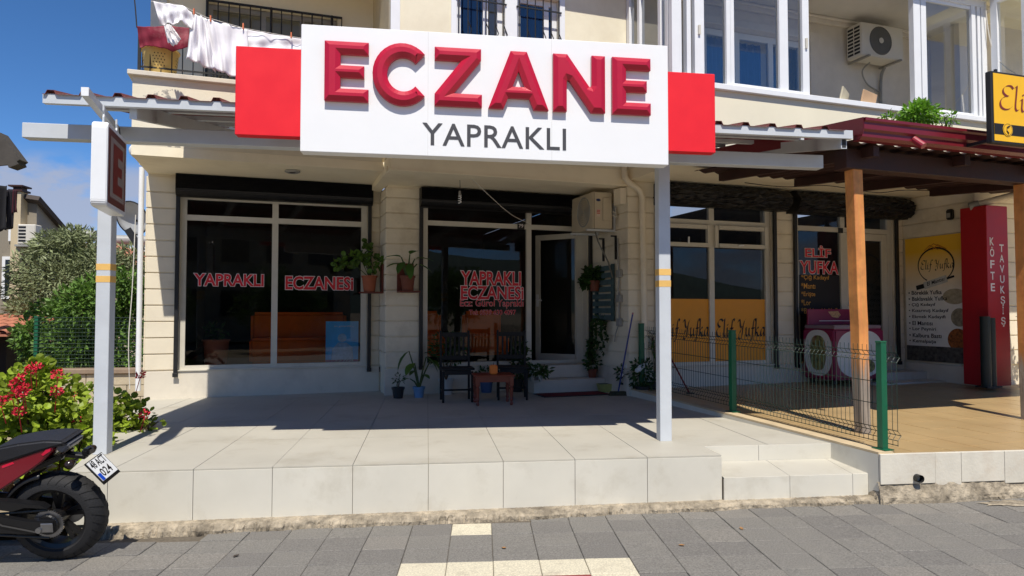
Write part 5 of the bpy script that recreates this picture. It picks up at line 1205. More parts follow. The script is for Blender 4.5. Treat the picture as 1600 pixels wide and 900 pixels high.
m = MB(); m.tube(smooth([(hw-.12, -.1, .0), (hw-.14, -.04, -.2), (hw-.14, -.03, -.9)], 5), .025, 8); m.tube(smooth([(-.1, -.2, .0), (-.16, -.1, -.12), (0, -.05, -.3), (hw-.15, -.04, -.4)], 6), .012, 6); m.build('pipe', pm('bracket_grey', (140, 138, 132), rough=.5), ab)
M['chairwood'] = pm('pale_chair', (214, 204, 176), rough=.6, var=.05); M['chairtan'] = pm('tan_chair', (206, 170, 132), rough=.6, var=.06)
def bchair(label, s, v, rz, mat):
    c = thing('garden_chair', label, 'chair', B(s, v, 3.2), PHI+rz, 'chairs inside the glazed balcony')
    m = MB(); m.add([(x, y+(.16 if z > .6 else 0), z) for z in (.44, 1.12) for x in (-.21, .21) for y in (.17, .195)], [(0, 1, 3, 2), (4, 6, 7, 5), (0, 4, 5, 1), (2, 3, 7, 6), (1, 5, 7, 3), (0, 2, 6, 4)]); m.build('backrest', mat, c, bev=.006)
    m = MB(); m.box((-.21, -.22, .42), (.21, .165, .445)); m.build('seat', M['chairwood'], c, bev=.006)
    for x in (-.19, .19):
        for y in (-.19, .14): m = MB(); m.bar((x, y, 0), (x, y, .42), .03, .03, (0, 1, 0)); m.build('leg', M['chairwood'], c)
q = pv(1281, 140, 2.62); bchair('pale chair back nearest the white window post in the balcony', q[0], 2.62, R(215), M['chairwood'])
q = pv(1322, 145, 2.62); bchair('tan chair back showing above the balcony sill, below the air conditioner', q[0], 2.62, R(200), M['chairtan'])

# ------------------------------------------------------------------ washing on the first balcony
M['linen'] = pm('white_linen', (236, 235, 238), rough=.85, var=.02, scale=3, bump=.25, bscale=14)
def cloth(name, label, tops, bots, mat, v=1.34, amp=.03, seed=1, cat='laundry', swing=0):
    """tops/bots: measured outline on the plane of the washing line; folds are real relief"""
    rn = random.Random(seed); ph = rn.uniform(0, 6); nu, nv_ = 40, 24
    def ip(pts, u):
        k = u*(len(pts)-1); i = min(int(k), len(pts)-2); f_ = k-i; return (pts[i][0]*(1-f_)+pts[i+1][0]*f_, pts[i][1]*(1-f_)+pts[i+1][1]*f_)
    m = MB()
    def fn_(u, w):
        a = ip(tops, u); b = ip(bots, u); x = a[0]*(1-w)+b[0]*w; y = a[1]*(1-w)+b[1]*w
        q = pv(x, y, v); vv = v+amp*(.35+.65*w)*(math.sin(u*17+ph+2.2*w)+.5*math.sin(u*31+ph*2-3*w)+.4*math.sin(w*9+u*6+ph))+swing*w
        return B(q[0], vv, q[2])
    m.grid(fn_, nu, nv_); o = m.build(name, mat, smooth=True); sm = o.modifiers.new('s', 'SOLIDIFY'); sm.thickness = .004
    return tag(o, label, cat, 'washing on the balcony')
cloth('pillowcase', 'white pillowcase billowing at the left end of the washing line', [(240, 3), (262, 6), (285, 8), (300, 20)], [(250, 38), (268, 38), (285, 35), (303, 48)], M['linen'], 1.82, .035, 3)
cloth('white_sheet', 'narrow white cloth with a wavy lower hem hanging left of the big sheet', [(301, 22), (312, 25), (322, 29)], [(290, 92), (312, 100), (336, 111)], M['linen'], 1.80, .045, 5)
cloth('white_sheet', 'large white sheet hanging beside the red sign panel', [(320, 28), (338, 34), (362, 40), (386, 47)], [(332, 108), (348, 113), (362, 119), (392, 122)], M['linen'], 1.76, .03, 6)
cloth('white_sheet', 'white sheet folded over the line behind the red sign panel', [(372, 43), (410, 51), (440, 56), (478, 62)], [(374, 74), (410, 78), (440, 80), (478, 84)], M['linen'], 1.73, .02, 7)
cloth('white_towel', 'small white towel hanging over the dark red blanket', [(255, 36), (262, 38), (268, 40)], [(262, 66), (272, 73), (283, 62)], M['linen'], 1.60, .02, 9)
M['maroon'] = pm('maroon_blanket', (122, 22, 48), rough=.9, var=.25, scale=4, dirt=.35, dirtc=(206, 176, 166), dscale=4)
cloth('blanket', 'dark red patterned blanket thrown over the balcony railing corner', [(214, 41), (236, 42), (262, 40), (296, 44)], [(218, 74), (240, 72), (268, 80), (295, 74)], M['maroon'], 1.27, .02, 11)
wl = MB(); wl.tube([B(*pv(x_, y_, 1.77)) for x_, y_ in ((236, 2), (285, 9), (322, 27), (380, 44), (440, 55), (500, 64))], .004, 5); tag(wl.build('washing_line', M['cablew']), 'thin line that carries the washing across the balcony', 'line')
for px, py in ((329, 31), (380, 43), (455, 57), (303, 20)):
    q = pv(px, py, 1.79); m = MB(); b_ = B(q[0], 1.79, q[2]); m.box((b_.x-.008, b_.y-.012, b_.z-.02), (b_.x+.008, b_.y+.012, b_.z+.05))
    tag(m.build('clothes_peg', pm('peg_orange', (214, 120, 80), rough=.6), bev=.003), {329: 'orange peg at the left edge of the large white sheet', 380: 'orange peg between the two white sheets', 455: 'orange peg on the folded sheet above the red panel', 303: 'orange peg on the narrow white cloth'}[px], 'peg', 'pegs on the washing line')
# perforated yellow laundry basket
q = pv(250, 114, 1.0); lbk = thing('laundry_basket', 'yellow perforated laundry basket behind the balcony railing', 'basket', B(q[0], .98, 4.10), PHI)
M['basket'] = pm('basket_yellow', (222, 190, 112), rough=.5, var=.05)
m = MB(); m.lathe([(0, .0), (.155, .0), (.175, .02), (.21, .33), (.225, .33), (.225, .345), (.205, .345), (.17, .03), (0, .012)], n=30); m.build('tub', M['basket'], lbk, smooth=True, auto=40)
m = MB(); 
for i in range(34):
    for k in range(6):
        t_ = 2*math.pi*(i+.5*(k % 2))/34
        if (i//4) % 2: continue
        z = .08+.036*k; r_ = .1785+.105*(z-.02); c_ = Vector((r_*math.cos(t_), r_*math.sin(t_), z)); e = Vector((-math.sin(t_), math.cos(t_), 0)); m.add([c_-e*.008, c_-Vector((0, 0, .011)), c_+e*.008, c_+Vector((0, 0, .011))], [(0, 1, 2, 3)])
m.build('perforation', pm('hole_dark', (70, 52, 30), rough=.9), lbk, kind='stuff')

# ------------------------------------------------------------------ things seen through the shop windows
sf = thing('sofa', 'orange sofa inside the pharmacy behind the left window', 'sofa', B(2.05, -1.1, .36), PHI)
m = MB(); m.box((-.75, -.35, .02), (.75, .35, .42)); m.build('seat', M['orange'], sf, bev=.05, seg=3); m = MB(); m.box((-.75, .2, .30), (.75, .42, .82)); m.build('backrest', M['orange'], sf, bev=.06, seg=3)
for i, (s, lab) in enumerate(((3.95, 'orange tub chair inside the pharmacy at the left of the middle window'), (5.0, 'orange tub chair inside the pharmacy near the open door'))):
    t_ = thing('tub_chair', lab, 'chair', B(s, -.55, .36), PHI, 'orange chairs inside the pharmacy')
    m = MB(); m.box((-.32, -.3, .12), (.32, .3, .44)); m.build('seat', M['orange'], t_, bev=.05, seg=3); m = MB(); m.box((-.34, .18, .36), (.34, .36, .84)); m.build('backrest', M['orange'], t_, bev=.07, seg=3)
    for x in (-.26, .26):
        for y in (-.22, .26): m = MB(); m.cyl((x, y, 0), (x, y, .13), .018, n=8); m.build('leg', M['black'], t_)
a = bx(509, 560, 502, 571, -.10)
po = thing('window_poster', 'blue advertising poster standing in the right pane of the left window', 'poster', B(a[0], -.115, a[2]), PHI)
pw, ph_ = a[1]-a[0], a[3]-a[2]
m = MB(); m.box((0, 0, 0), (pw, .008, ph_)); m.build('board', pm('poster_blue', (80, 190, 250), rough=.5, var=.12, scale=3), po)
m = MB(); m.box((0, -.003, 0), (pw, -.001, ph_*.13)); m.build('lower_band', pm('poster_purple', (140, 70, 130), rough=.5), po)
m = MB(); cx, cz = pw*.5, ph_*.38
m.add([(cx-.16, -.003, cz-.22), (cx+.17, -.003, cz-.22), (cx+.15, -.003, cz+.02), (cx+.06, -.003, cz+.09), (cx-.06, -.003, cz+.09), (cx-.14, -.003, cz+.0)], [(0, 1, 2, 3, 4, 5)]); m.lathe([(0, 0), (.065, 0)], n=18, c=(cx, -.003, cz+.16), axis='y'); m.build('printed_figure', pm('poster_pale', (170, 205, 232), rough=.5, var=.15, scale=20), po)
text_fit('lettering', 'en güvenilir...', M['decalwhite'], po, lambda p, q: (p, -.003, q), pw*.25, pw*.85, ph_*.86, ph_*.91)
pi_ = potted('potted_rubber_plant', 'terracotta pot just inside the left window', B(.85, -.55, .36), .19, .42, M['terracotta'], lambda root, h: (lambda m: (bush(m, 60, (0, 0, h+.12), (.15, .13, .12), .09, random.Random(91)), m.build('foliage', M['leafdark'], root)))(MB()))

# ------------------------------------------------------------------ neighbour's shop: poster, red pillar, freezer and the rest
PO_ = thing('menu_poster', 'tall shop poster with a yellow top, emblem and list of pastry names on side wall', 'poster', B(S5-.032, 1.87, .40), PHI-R(90))
# local x runs from the back of the recess towards the street
PW_, PH_ = 1.12, 1.98
def postermat():
    m = pm('poster_print', (242, 239, 232), rough=.5, var=.04); nt = m.node_tree; N_ = nt.nodes.new; L_ = nt.links.new; b_ = nt.nodes['Principled BSDF']
    tcn = N_('ShaderNodeTexCoord'); sx = N_('ShaderNodeSeparateXYZ'); L_(tcn.outputs['Object'], sx.inputs[0])
    rg = N_('ShaderNodeMapRange'); rg.inputs[1].default_value = 1.0; rg.inputs[2].default_value = 1.75; L_(sx.outputs[2], rg.inputs[0])
    mm = N_('ShaderNodeMixRGB'); L_(rg.outputs[0], mm.inputs[0]); old = b_.inputs['Base Color'].links[0].from_socket; L_(old, mm.inputs[1]); mm.inputs[2].default_value = (*lin((244, 192, 48)), 1); L_(mm.outputs[0], b_.inputs['Base Color']); return m
m = MB(); m.box((0, -.004, 0), (PW_, .002, PH_)); m.build('sheet', postermat(), PO_)
pl_ = lambda a, b: (a, -.007, b)
m = MB(); n_ = 44; vs = []
cx, cz = .55, 1.52
for i in range(n_+1):
    t_ = R(-60)+R(300)*i/n_; w_ = .006+.008*abs(math.sin(i*.08))
    for k in (-1, 1): vs.append((cx+(.31+k*w_)*math.cos(t_), -.007, cz+(.27+k*w_)*math.sin(t_)))
m.add(vs, [(2*i, 2*i+1, 2*i+3, 2*i+2) for i in range(n_)]); m.build('emblem_ring', M['ink'], PO_)
m = MB(); 
for dx, dz in ((0, 0), (.07, .02), (.14, .0)): m.tube([(cx-.2+dx, -.007, cz+.24+dz), (cx-.1+dx, -.007, cz+.32+dz), (cx+.05+dx, -.007, cz+.24+dz)], .006, 4)
m.build('emblem_swirl', pm('emblem_amber', (190, 120, 40), rough=.5), PO_)
calli('lettering', 'Elif Yufka', M['ink'], PO_, pl_, .28, .86, 1.46, .15, .06)
m = MB(); m.bar((.20, -.008, 1.17), (.34, -.008, 1.20), .004, .07); m.bar((.74, -.008, 1.30), (.86, -.008, 1.33), .004, .03); m.build('rolling_pin', M['ink'], PO_)
m = MB(); m.bar((.34, -.008, 1.20), (.74, -.008, 1.30), .004, .11); m.build('pin_roller', pm('pale_grey_print', (200, 198, 190), rough=.5), PO_)
text_fit('lettering', 'El Mantısı', M['ink'], PO_, lambda a, b: (a, -.0125, b+(a-.4)*.25), .40, .70, 1.195, 1.255, bold=.01)
for i, (t_, w_) in enumerate((('• Böreklik Yufka', .64), ('• Baklavalık Yufka', .74), ('• Çiğ Kadayıf', .52), ('• Kızarmış Kadayıf', .76), ('• Ekmek Kadayıfı', .70), ('• El Mantısı', .46), ('• Lor Peyniri', .52), ('• Kalbura Bastı', .62), ('• Kemalpaşa', .52))):
    z = 1.06-.098*i; text_fit('lettering', t_, M['ink'], PO_, pl_, .05, .05+w_*.93, z, z+.066, bold=.016)
for nm, x, z, rx, rz_, mt_ in (('printed_photo', .86, 1.02, .2, .12, pm('photo_dough', (176, 164, 138), rough=.6, var=.25, scale=14)), ('printed_photo', .93, .70, .14, .14, pm('photo_pastry', (150, 140, 118), rough=.6, var=.4, scale=18)), ('printed_photo', .90, .36, .17, .17, pm('photo_buns', (150, 84, 34), rough=.6, var=.6, scale=22))):
    m = MB(); m.lathe([(0, 0), (1, 0)], n=26, axis='y'); m.v = [(x+a*rx, -.0055, z+c*rz_) for a, b, c in m.v]; m.build(nm, mt_, PO_)
m = MB(); m.box((0, -.0065, 0), (PW_, -.0045, .24)); m.build('printed_strip', pm('photo_grey', (84, 80, 74), rough=.6, var=.6, scale=16), PO_)

rc = thing('red_pillar', 'tall red square pillar with white vertical lettering beside the shop poster', 'pillar', B(11.31, 3.38, .12), PHI)
m = MB(); m.box((0, 0, 0), (.43, .40, 2.60)); m.build('shaft', pm('pillar_red', (176, 18, 30), rough=.4, var=.06), rc, bev=.006)
zt_ = 2.05
for i, ch in enumerate('KÖFTE'): text_fit('lettering', ch, M['decalwhite'], rc, lambda a, b: (a, -.003, b), .055, .14, 2.02-.165*i, 2.02-.165*i+(.115 if ch != 'Ö' else .145), bold=.02)
zz = 1.93
for i, ch in enumerate(('T', 'A', 'V', 'U', 'K', 'Ş', 'İ', 'Ş')):
    w_ = .09 if ch != 'İ' else .026; text_fit('lettering', ch, M['decalwhite'], rc, lambda a, b: (a, -.003, b), .29-w_/2, .29+w_/2, zz-.15*i-(.03 if ch == 'Ş' else 0), zz-.15*i+(.11 if ch != 'İ' else .14), bold=.02)
bo = thing('rolled_barrier', 'dark rolled up tarpaulin standing upright in front of the red pillar', 'roll', B(11.16, 3.46, .12), PHI)
for i, (x, y, h_) in enumerate(((-.03, 0, 1.0), (.11, .03, .98))): m = MB(); m.cyl((x, y, 0), (x, y, h_), .065, n=16); m.build('roll', pm('tarp_dark', (24, 34, 30), rough=.5, var=.2), bo, smooth=True, auto=50)
m = MB(); m.box((-.10, -.07, .0), (.19, .11, .02)); m.build('foot', M['black'], bo)
potted('potted_shrub', 'dark leafy shrub in a pot at the right edge by the red pillar', B(11.95, 3.75, .12), .16, .3, M['potblack'], lambda root, h: (lambda m: (bush(m, 520, (0, 0, h+.62), (.30, .28, .65), .09, random.Random(95)), m.build('foliage', M['leafdark'], root)))(MB()))
# chest freezer
fz = thing('ice_cream_freezer', 'magenta ice cream chest freezer with white oval panels outside the shop', 'freezer', B(9.36, 2.52, .115), PHI+R(3))
M['magenta'] = pm('magenta', (132, 14, 66), rough=.4, var=.06); M['oval'] = pm('oval_white', (214, 214, 208), rough=.45, var=.04)
FW, FD, FH = 1.0, .62, .82
m = MB(); m.box((0, 0, .07), (FW, FD, FH)); m.build('body', M['magenta'], fz, bev=.03, seg=3)
m = MB(); m.box((.02, .02, FH+.001), (FW-.02, FD-.02, FH+.05)); m.build('lid', pm('lid_grey', (140, 120, 128), rough=.3), fz, bev=.015, seg=2)
def ovalv(pl, w_, h_, z): 
    m = MB(); n_ = 36; vs = [pl(0, z)]
    for i in range(n_): t_ = 2*math.pi*i/n_; c_, s_ = math.cos(t_), math.sin(t_); e = 2/2.6; vs.append(pl(w_*math.copysign(abs(c_)**e, c_), z+h_*math.copysign(abs(s_)**e, s_)))
    m.add(vs, [(0, i+1, (i+1) % n_+1) for i in range(n_)]); return m
ovalv(lambda a, b: (-.003, FD/2-a, b), .26, .34, .46).build('oval_panel', M['oval'], fz)
ovalv(lambda a, b: (FW/2+.0+a, -.003, b), .46, .35, .45).build('oval_panel', M['oval'], fz)
pr_ = pm('fruit_print', (120, 120, 70), rough=.5, var=.7, scale=16, dirt=.8, dirtc=(150, 40, 70), dscale=9)
m = ovalv(lambda a, b: (-.005, FD/2-a+.0, b), .15, .26, .46); m.build('printed_picture', pr_, fz)
m = ovalv(lambda a, b: (FW*.55+a, -.005, b), .24, .10, .26); m.build('printed_picture', pr_, fz)
text_fit('lettering', 'Algida', pm('print_berry', (120, 24, 60), rough=.5), fz, lambda a, b: (-.0065, FD/2-a, b), -.11, .11, .60, .68, bold=.01, shear=.2) if False else None
for x in (.1, FW-.1):
    for y in (.1, FD-.1): m = MB(); m.cyl((x, y-.012, .035), (x, y+.012, .035), .035, n=12); m.build('castor', M['black'], fz)
hd = thing('freezer_header', 'magenta header board standing on the freezer against the window', 'sign', B(9.40, 2.06, .115+FH+.052), PHI+R(3))
m = MB(); m.box((-.10, 0, 0), (.82, .03, .24)); m.build('board', M['magenta'], hd, bev=.004)
m = MB(); m.box((.12, -.003, .055), (.78, -.001, .065)); m.build('line', M['decalwhite'], hd)
m = MB(); m.add([(.30, -.003, .20), (.38, -.003, .12), (.50, -.003, .10), (.56, -.003, .15), (.50, -.003, .21)], [(0, 1, 2, 3, 4)]); m.build('printed_cone', pm('cone_tan', (190, 150, 110), rough=.6, var=.3, scale=30), hd)
# security camera and bulkhead light on the shop corner
cc = thing('security_camera', 'small grey security camera under the soffit near the red pillar', 'camera', B(12.15, 3.35, 2.80), PHI)
m = MB(); m.bar((0, 0, 0), (-.08, -.17, -.05), .07, .07); m.build('body', M['boxgrey'], cc, bev=.01); m = MB(); m.tube([(0, 0, .03), (.05, .05, .12), (.05, .08, .24)], .012, 6); m.build('mount', M['boxgrey'], cc)
blt = thing('wall_lamp', 'small dark wall lamp above the shop poster', 'lamp', B(S5-.022, 2.70, 2.60), PHI)
m = MB(); m.box((-.07, -.05, 0), (0, .05, .16)); m.build('housing', M['black'], blt, bev=.015, seg=2); m = MB(); m.box((-.075, -.03, .03), (-.0705, .03, .1)); m.build('lens', M['boxgrey'], blt)
fpipe = thing('flue_pipe', 'pale slanting pipe between the red pillar and the shop soffit', 'pipe', O, PHI)
m = MB(); m.cyl((11.35, -3.15, 2.74), (12.2, -4.1, 3.05), .05, n=14); m.build('pipe', M['wall'], fpipe, smooth=True, auto=50)
m = MB(); m.cyl((11.32, -3.12, 2.725), (11.40, -3.21, 2.76), .062, n=14); m.build('collar', M['boxgrey'], fpipe)
# red garden tool leaning by the yellow window
q = pz(1078, 616, .07); rk = thing('garden_hoe', 'red handled tool leaning on the wall below the yellow shop window', 'tool', q)
tp = pv(1038, 540, V3+.06); m = MB(); m.cyl((0, 0, 0), B(*tp)-q, .011, n=8); m.build('handle', pm('tool_red', (128, 26, 30), rough=.5), rk)
m = MB(); m.box((-.05, -.03, 0), (.05, .03, .02)); m.build('head', M['black'], rk)
# wild plants growing on the gutter
def roofplant(name, label, px, py, v, n, rad, size, seed):
    q = pv(px, py, v); root = thing(name, label, 'plant', B(q[0], v, wz(v)+.01), PHI); rn = random.Random(seed); H = max(.05, q[2]-wz(v))
    m = MB()
    for i in range(7): t_ = i*.9; m.tube([(0, 0, 0), (rad[0]*.4*math.cos(t_), rad[1]*.4*math.sin(t_), H*.8), (rad[0]*.8*math.cos(t_), rad[1]*.8*math.sin(t_), H+rad[2]*.5)], .004, 4)
    m.build('stems', M['stem'], root); m = MB(); bush(m, n, (0, 0, H), rad, size, rn, wr=.5); bush(m, n//6, (rad[0]*.2, 0, H+rad[2]*.8), (rad[0]*.3, rad[1]*.3, rad[2]*.5), size, rn, wr=.5); m.build('foliage', leafmat('bright_leaf', (118, 168, 48), .3, .35), root)
roofplant('wild_shrub', 'bright green shrub sprouting on the neighbouring roof below the balcony', 1436, 180, 5.0, 620, (.20, .18, .12), .06, 5)
roofplant('wild_weed', 'thin weed growing on the roof right of the bright green shrub', 1480, 187, 5.1, 60, (.13, .1, .07), .05, 6)
roofplant('wild_weed', 'tiny weed growing on the roof left of the bright green shrub', 1388, 183, 4.9, 40, (.10, .1, .04), .045, 7)
# ------------------------------------------------------------------ geranium bed at the left of the terrace
bed = MB(); bed.add([(-9, 5.47, -.40), (XL-.01, 5.47, -.40), (O.x-.06, 10.2, -.3), (O.x-.06, 13, -.3), (-9, 13, -.3)], [(0, 1, 2, 3, 4)]); tag(bed.build('planting_bed', M['earth']), kind='structure')
M['gerleaf'] = leafmat('geranium_leaf', (138, 158, 48), island=.5, trans=.35); M['gerflower'] = pm('geranium_red', (196, 22, 52), rough=.6, var=.2, island=.25)
def geranium(label, loc, lobes, seed, flowers):
    root = thing('geranium_bush', label, 'bush', loc, group='geraniums beside the terrace'); rn = random.Random(seed)
    m = MB()
    for c, rad, n in lobes:
        for i in range(5): m.tube([(c[0]*.5+rn.uniform(-.1, .1), c[1]*.5, 0), (c[0]*.8+rn.uniform(-.1, .1), c[1]*.8, c[2]*.5), (c[0]+rn.uniform(-.5, .5)*rad[0], c[1]+rn.uniform(-.5, .5)*rad[1], c[2]+rad[2]*.2)], [.016, .011, .006], 5)
    m.build('stems', M['twig'], root); m = MB()
    for c, rad, n in lobes: bush(m, n, c, rad, .068, rn, 'round', 1.0, upb=.5, shell=.5)
    m.build('foliage', M['gerleaf'], root)
    for (x, y, z) in flowers:
        m = MB()
        for i in range(34):
            d = Vector((rn.gauss(0, 1), rn.gauss(0, 1), rn.gauss(0, .8))).normalized(); p = Vector((x, y, z))+d*.034*rn.uniform(.5, 1.15); m.leaf(p, d+Vector((rn.uniform(-.6, .6), rn.uniform(-.6, .6), .2)), d, .026, .024, .2)
        m.tube([(x*.9, y*.9+.03, z-.18), (x, y, z-.03)], .004, 4); m.build('flower_head', M['gerflower'], root)
def gp(px, py, Y, base): p = pY(px, py, Y); return tuple(p-base)
b0 = Vector((-3.45, 6.55, -.36))
geranium('tall geranium bush with red flower heads behind the motorcycle', b0, [((.0, 0, .80), (.42, .36, .26), 560), ((-.45, .1, .55), (.4, .38, .3), 460), ((.35, -.05, .45), (.36, .34, .26), 420), ((-.1, -.2, .3), (.5, .3, .25), 330), ((.05, .05, 1.0), (.18, .18, .12), 110)], 3,
         [gp(*q, b0) for q in ((56, 573, 6.3), (48, 578, 6.25), (29, 593, 6.15), (24, 601, 6.15), (35, 611, 6.1), (38, 607, 6.12), (20, 618, 6.1), (90, 584, 6.3), (30, 643, 6.1), (88, 612, 6.3), (2, 629, 6.1))])
b1_ = Vector((-3.36, 7.45, -.34))
geranium('wide geranium bush behind the left steel post', b1_, [((.0, 0, .52), (.42, .34, .26), 420), ((.36, .0, .42), (.24, .26, .24), 230), ((-.35, -.1, .35), (.32, .3, .26), 260), ((.60, -.1, .40), (.15, .15, .10), 26), ((.1, -.3, .25), (.28, .18, .2), 150)], 6,
         [gp(*q, b1_) for q in ((116, 614, 7.0), (219, 585, 7.2), (226, 648, 6.9), (120, 660, 6.9))])

# ------------------------------------------------------------------ garden wall, fence, hedge and trees at the left
M['block'] = pm('concrete_block', (186, 174, 150), rough=.9, var=.12, scale=4, bump=.3, bscale=40, dirt=.4, dirtc=(120, 108, 90), dscale=3)
gw = thing('garden_wall', 'low pale block wall below the green garden fence', 'wall', (-6.25, 11.5, -.5))
m = MB(); m.box((0, .01, 0), (2.4, .19, .72)); m.build('core', M['grout'], gw)
for r_ in range(4):
    x = -.2*(r_ % 2)
    while x < 2.4:
        x0, x1 = max(0, x)+.005, min(2.4, x+.4)-.005
        if x1-x0 > .03: m = MB(); m.box((x0, -.003-random.uniform(0, .006), .005+.18*r_), (x1, .009, .175+.18*r_)); m.build('block', M['block'], gw, bev=.005)
        x += .4
m = MB(); m.box((-.02, -.05, .721), (2.42, .25, .80)); m.build('coping', pm('coping_brown', (140, 122, 104), rough=.9, var=.15), gw, bev=.01)
g2 = thing('garden_wall', 'brown rendered garden wall at the left edge of the picture', 'wall', (-10.0, 10.7, -.5))
m = MB(); m.box((0, 0, 0), (3.72, .2, .72)); m.build('core', pm('brown_render', (112, 92, 72), rough=.95, var=.2, scale=3, dirt=.5, dirtc=(70, 58, 48)), g2); m = MB(); m.box((-.02, -.04, .721), (3.75, .24, .77)); m.build('coping', M['block'], g2)
m = MB(); m.box((3.55, .201, 0), (3.72, .84, .72)); m.build('return', pm('brown_render', (112, 92, 72)), g2)
gf = thing('garden_fence', 'dark green garden fence of thin wires on the low block wall', 'fence', (-6.05, 11.6, .30))
for x in (0.02, 2.15): m = MB(); m.box((x-.03, -.03, 0), (x+.03, .03, .82)); m.build('post', M['fence'], gf, bev=.003)
m = MB()
for i in range(14): z = .04+.058*i; m.tube([(0, -.035, z), (2.15, -.035, z)], .004, 4)
for i in range(43): x = .05*i; m.tube([(x, -.03, .03), (x, -.03, .80)], .0025, 4, cap=False)
m.build('wire_panel', M['wire'], gf, kind='stuff')
def tree(name, label, base, trunk, limbs, blobs, size, mat, seed, wr, cat='tree', kind='diamond', shell=.42):
    root = thing(name, label, cat, base); rn = random.Random(seed); m = MB(); m.tube(trunk[0], trunk[1], 9); m.build('trunk', pm('bark', (92, 78, 62), rough=1, var=.3, scale=8, bump=.6, bscale=20), root)
    top = Vector(trunk[0][-1])
    for c, rad, n in blobs[:limbs]:
        mm = MB(); e = Vector(c); mm.tube([top, top.lerp(e, .5)+Vector((0, 0, .1)), e], [trunk[1][-1]*.8, trunk[1][-1]*.5, .015], 6); mm.build('limb', MATS['bark'], root)
    m = MB()
    for c, rad, n in blobs: bush(m, n, c, rad, size, rn, kind, wr, shell=shell)
    m.build('crown', mat, root); return root
M['olive'] = leafmat('olive_leaf', (132, 142, 104), island=.4, trans=.2); M['hedge'] = leafmat('hedge_leaf', (92, 124, 52), island=.45, trans=.25)
ob_ = Vector((-7.7, 16, -.5)); rn = random.Random(17)
blobs = []
for px, py, rr2, n in ((95, 395, .62, 1500), (60, 420, .6, 1300), (130, 385, .55, 1200), (150, 420, .62, 1400), (190, 425, .55, 1200), (205, 405, .45, 800), (45, 455, .5, 900), (95, 440, .7, 1500), (50, 490, .5, 800), (130, 450, .6, 1100), (200, 460, .6, 1000), (110, 372, .3, 420), (75, 378, .28, 300), (32, 480, .25, 200), (35, 500, .3, 260)):
    p = pY(px, py, 16+rn.uniform(-.5, .6)); blobs.append((tuple(p-ob_), (rr2, rr2*.9, rr2*.8), n))
tree('olive_tree', 'grey green olive tree behind the garden hedge', ob_, ([(0, 0, 0), (.05, 0, .9), (.0, .1, 1.7)], [.18, .14, .11]), 8, blobs, .13, M['olive'], 5, .28)
hb_ = Vector((-6.1, 12.9, -.5)); blobs = []
for px, py, rr2, n in ((60, 535, .42, 700), (45, 520, .25, 220), (85, 500, .45, 900), (130, 480, .5, 1000), (180, 470, .5, 900), (205, 500, .45, 800), (110, 545, .5, 900), (160, 530, .55, 1000), (200, 550, .5, 800), (75, 565, .4, 500), (140, 455, .3, 320), (195, 445, .35, 350), (212, 460, .3, 250), (150, 570, .5, 600)):
    p = pY(px, py, 12.7+rn.uniform(-.3, .4)); blobs.append((tuple(p-hb_), (rr2, rr2*.8, rr2*.85), n))
tree('garden_shrub', 'dense dark green broadleaf shrub pressed against the garden fence', hb_, ([(0, 0, 0), (.0, 0, .4), (.05, 0, .8)], [.08, .07, .05]), 9, blobs, .105, M['hedge'], 6, .5, cat='shrub')
# tiled shed
shd = thing('tiled_shed', 'low shed with an orange tiled roof behind the brown garden wall', 'shed', (-11.8, 13.6, -.70))
M['rtile'] = pm('roof_tile', (178, 116, 92), rough=.85, var=.18, scale=5, dirt=.4, dirtc=(130, 80, 60), dscale=4)
m = MB(); m.box((0, .4, 0), (4.0, 3, 1.45)); m.build('wall', pm('shed_dark', (44, 40, 38), rough=.95), shd)
m = MB(); m.add([(-.2, -.1, 1.48), (4.3, -.1, 1.48), (4.3, 2.0, 1.78), (-.2, 2.0, 1.78), (-.2, -.1, 1.44), (4.3, -.1, 1.44), (4.3, 2.0, 1.74), (-.2, 2.0, 1.74)], [(0, 1, 2, 3), (7, 6, 5, 4), (0, 4, 5, 1), (1, 5, 6, 2), (2, 6, 7, 3), (3, 7, 4, 0)]); rf = m.build('roof', M['rtile'], shd)
me_t = None
for i in range(21):
    for k in range(5):
        x = -.1+.215*i; y0 = -.14+.42*k; z0 = 1.49+.143*(y0+.1)
        if me_t is None:
            mm = MB(); vs = []
            for yy, zz, rr3 in ((0, .012, .1), (.46, .012+.066, .085)):
                for q in range(7): t_ = math.pi*q/6; vs.append((rr3*math.cos(t_), yy, zz+rr3*.6*math.sin(t_)))
            mm.add(vs, [(q, q+1, 8+q, 7+q) for q in range(6)]); o = mm.build('roof_tile', M['rtile'], rf); me_t = o.data; o.location = (x, y0, z0)
        else: o = obj('roof_tile', me_t, rf, (x, y0, z0))
# grey house with chimney
hc = pY(58, 310, 19.0)
hs = thing('grey_house', 'grey rendered house with chimney and wall air conditioner at the left', 'house', (hc.x, 19.0, -.6))
HZ = hc.z+.6
M['hfront'] = pm('house_front_shaded', (138, 130, 116), rough=.9, var=.08, scale=1, dirt=.35, dirtc=(100, 94, 86), dscale=.7); M['hbeige'] = pm('house_beige', (196, 180, 150), rough=.9, var=.08, scale=1, dirt=.35, dirtc=(120, 112, 100), dscale=.7); M['hgrey'] = pm('house_grey', (150, 148, 144), rough=.9, var=.08, scale=1, dirt=.35, dirtc=(110, 106, 100), dscale=.7)  # front wall colour is darkened to stand in for shade
m = MB(); m.add([(-6, 0, 0), (0, 0, 0), (0, 0, HZ), (-6, 0, HZ+.9)], [(0, 1, 2, 3)]); m.build('front_wall', M['hfront'], hs)
m = MB(); m.add([(0, 0, 0), (0, 4.6, 0), (0, 4.6, HZ-2.2), (0, 0, HZ)], [(0, 1, 2, 3)]); m.build('gable_wall', M['hgrey'], hs)
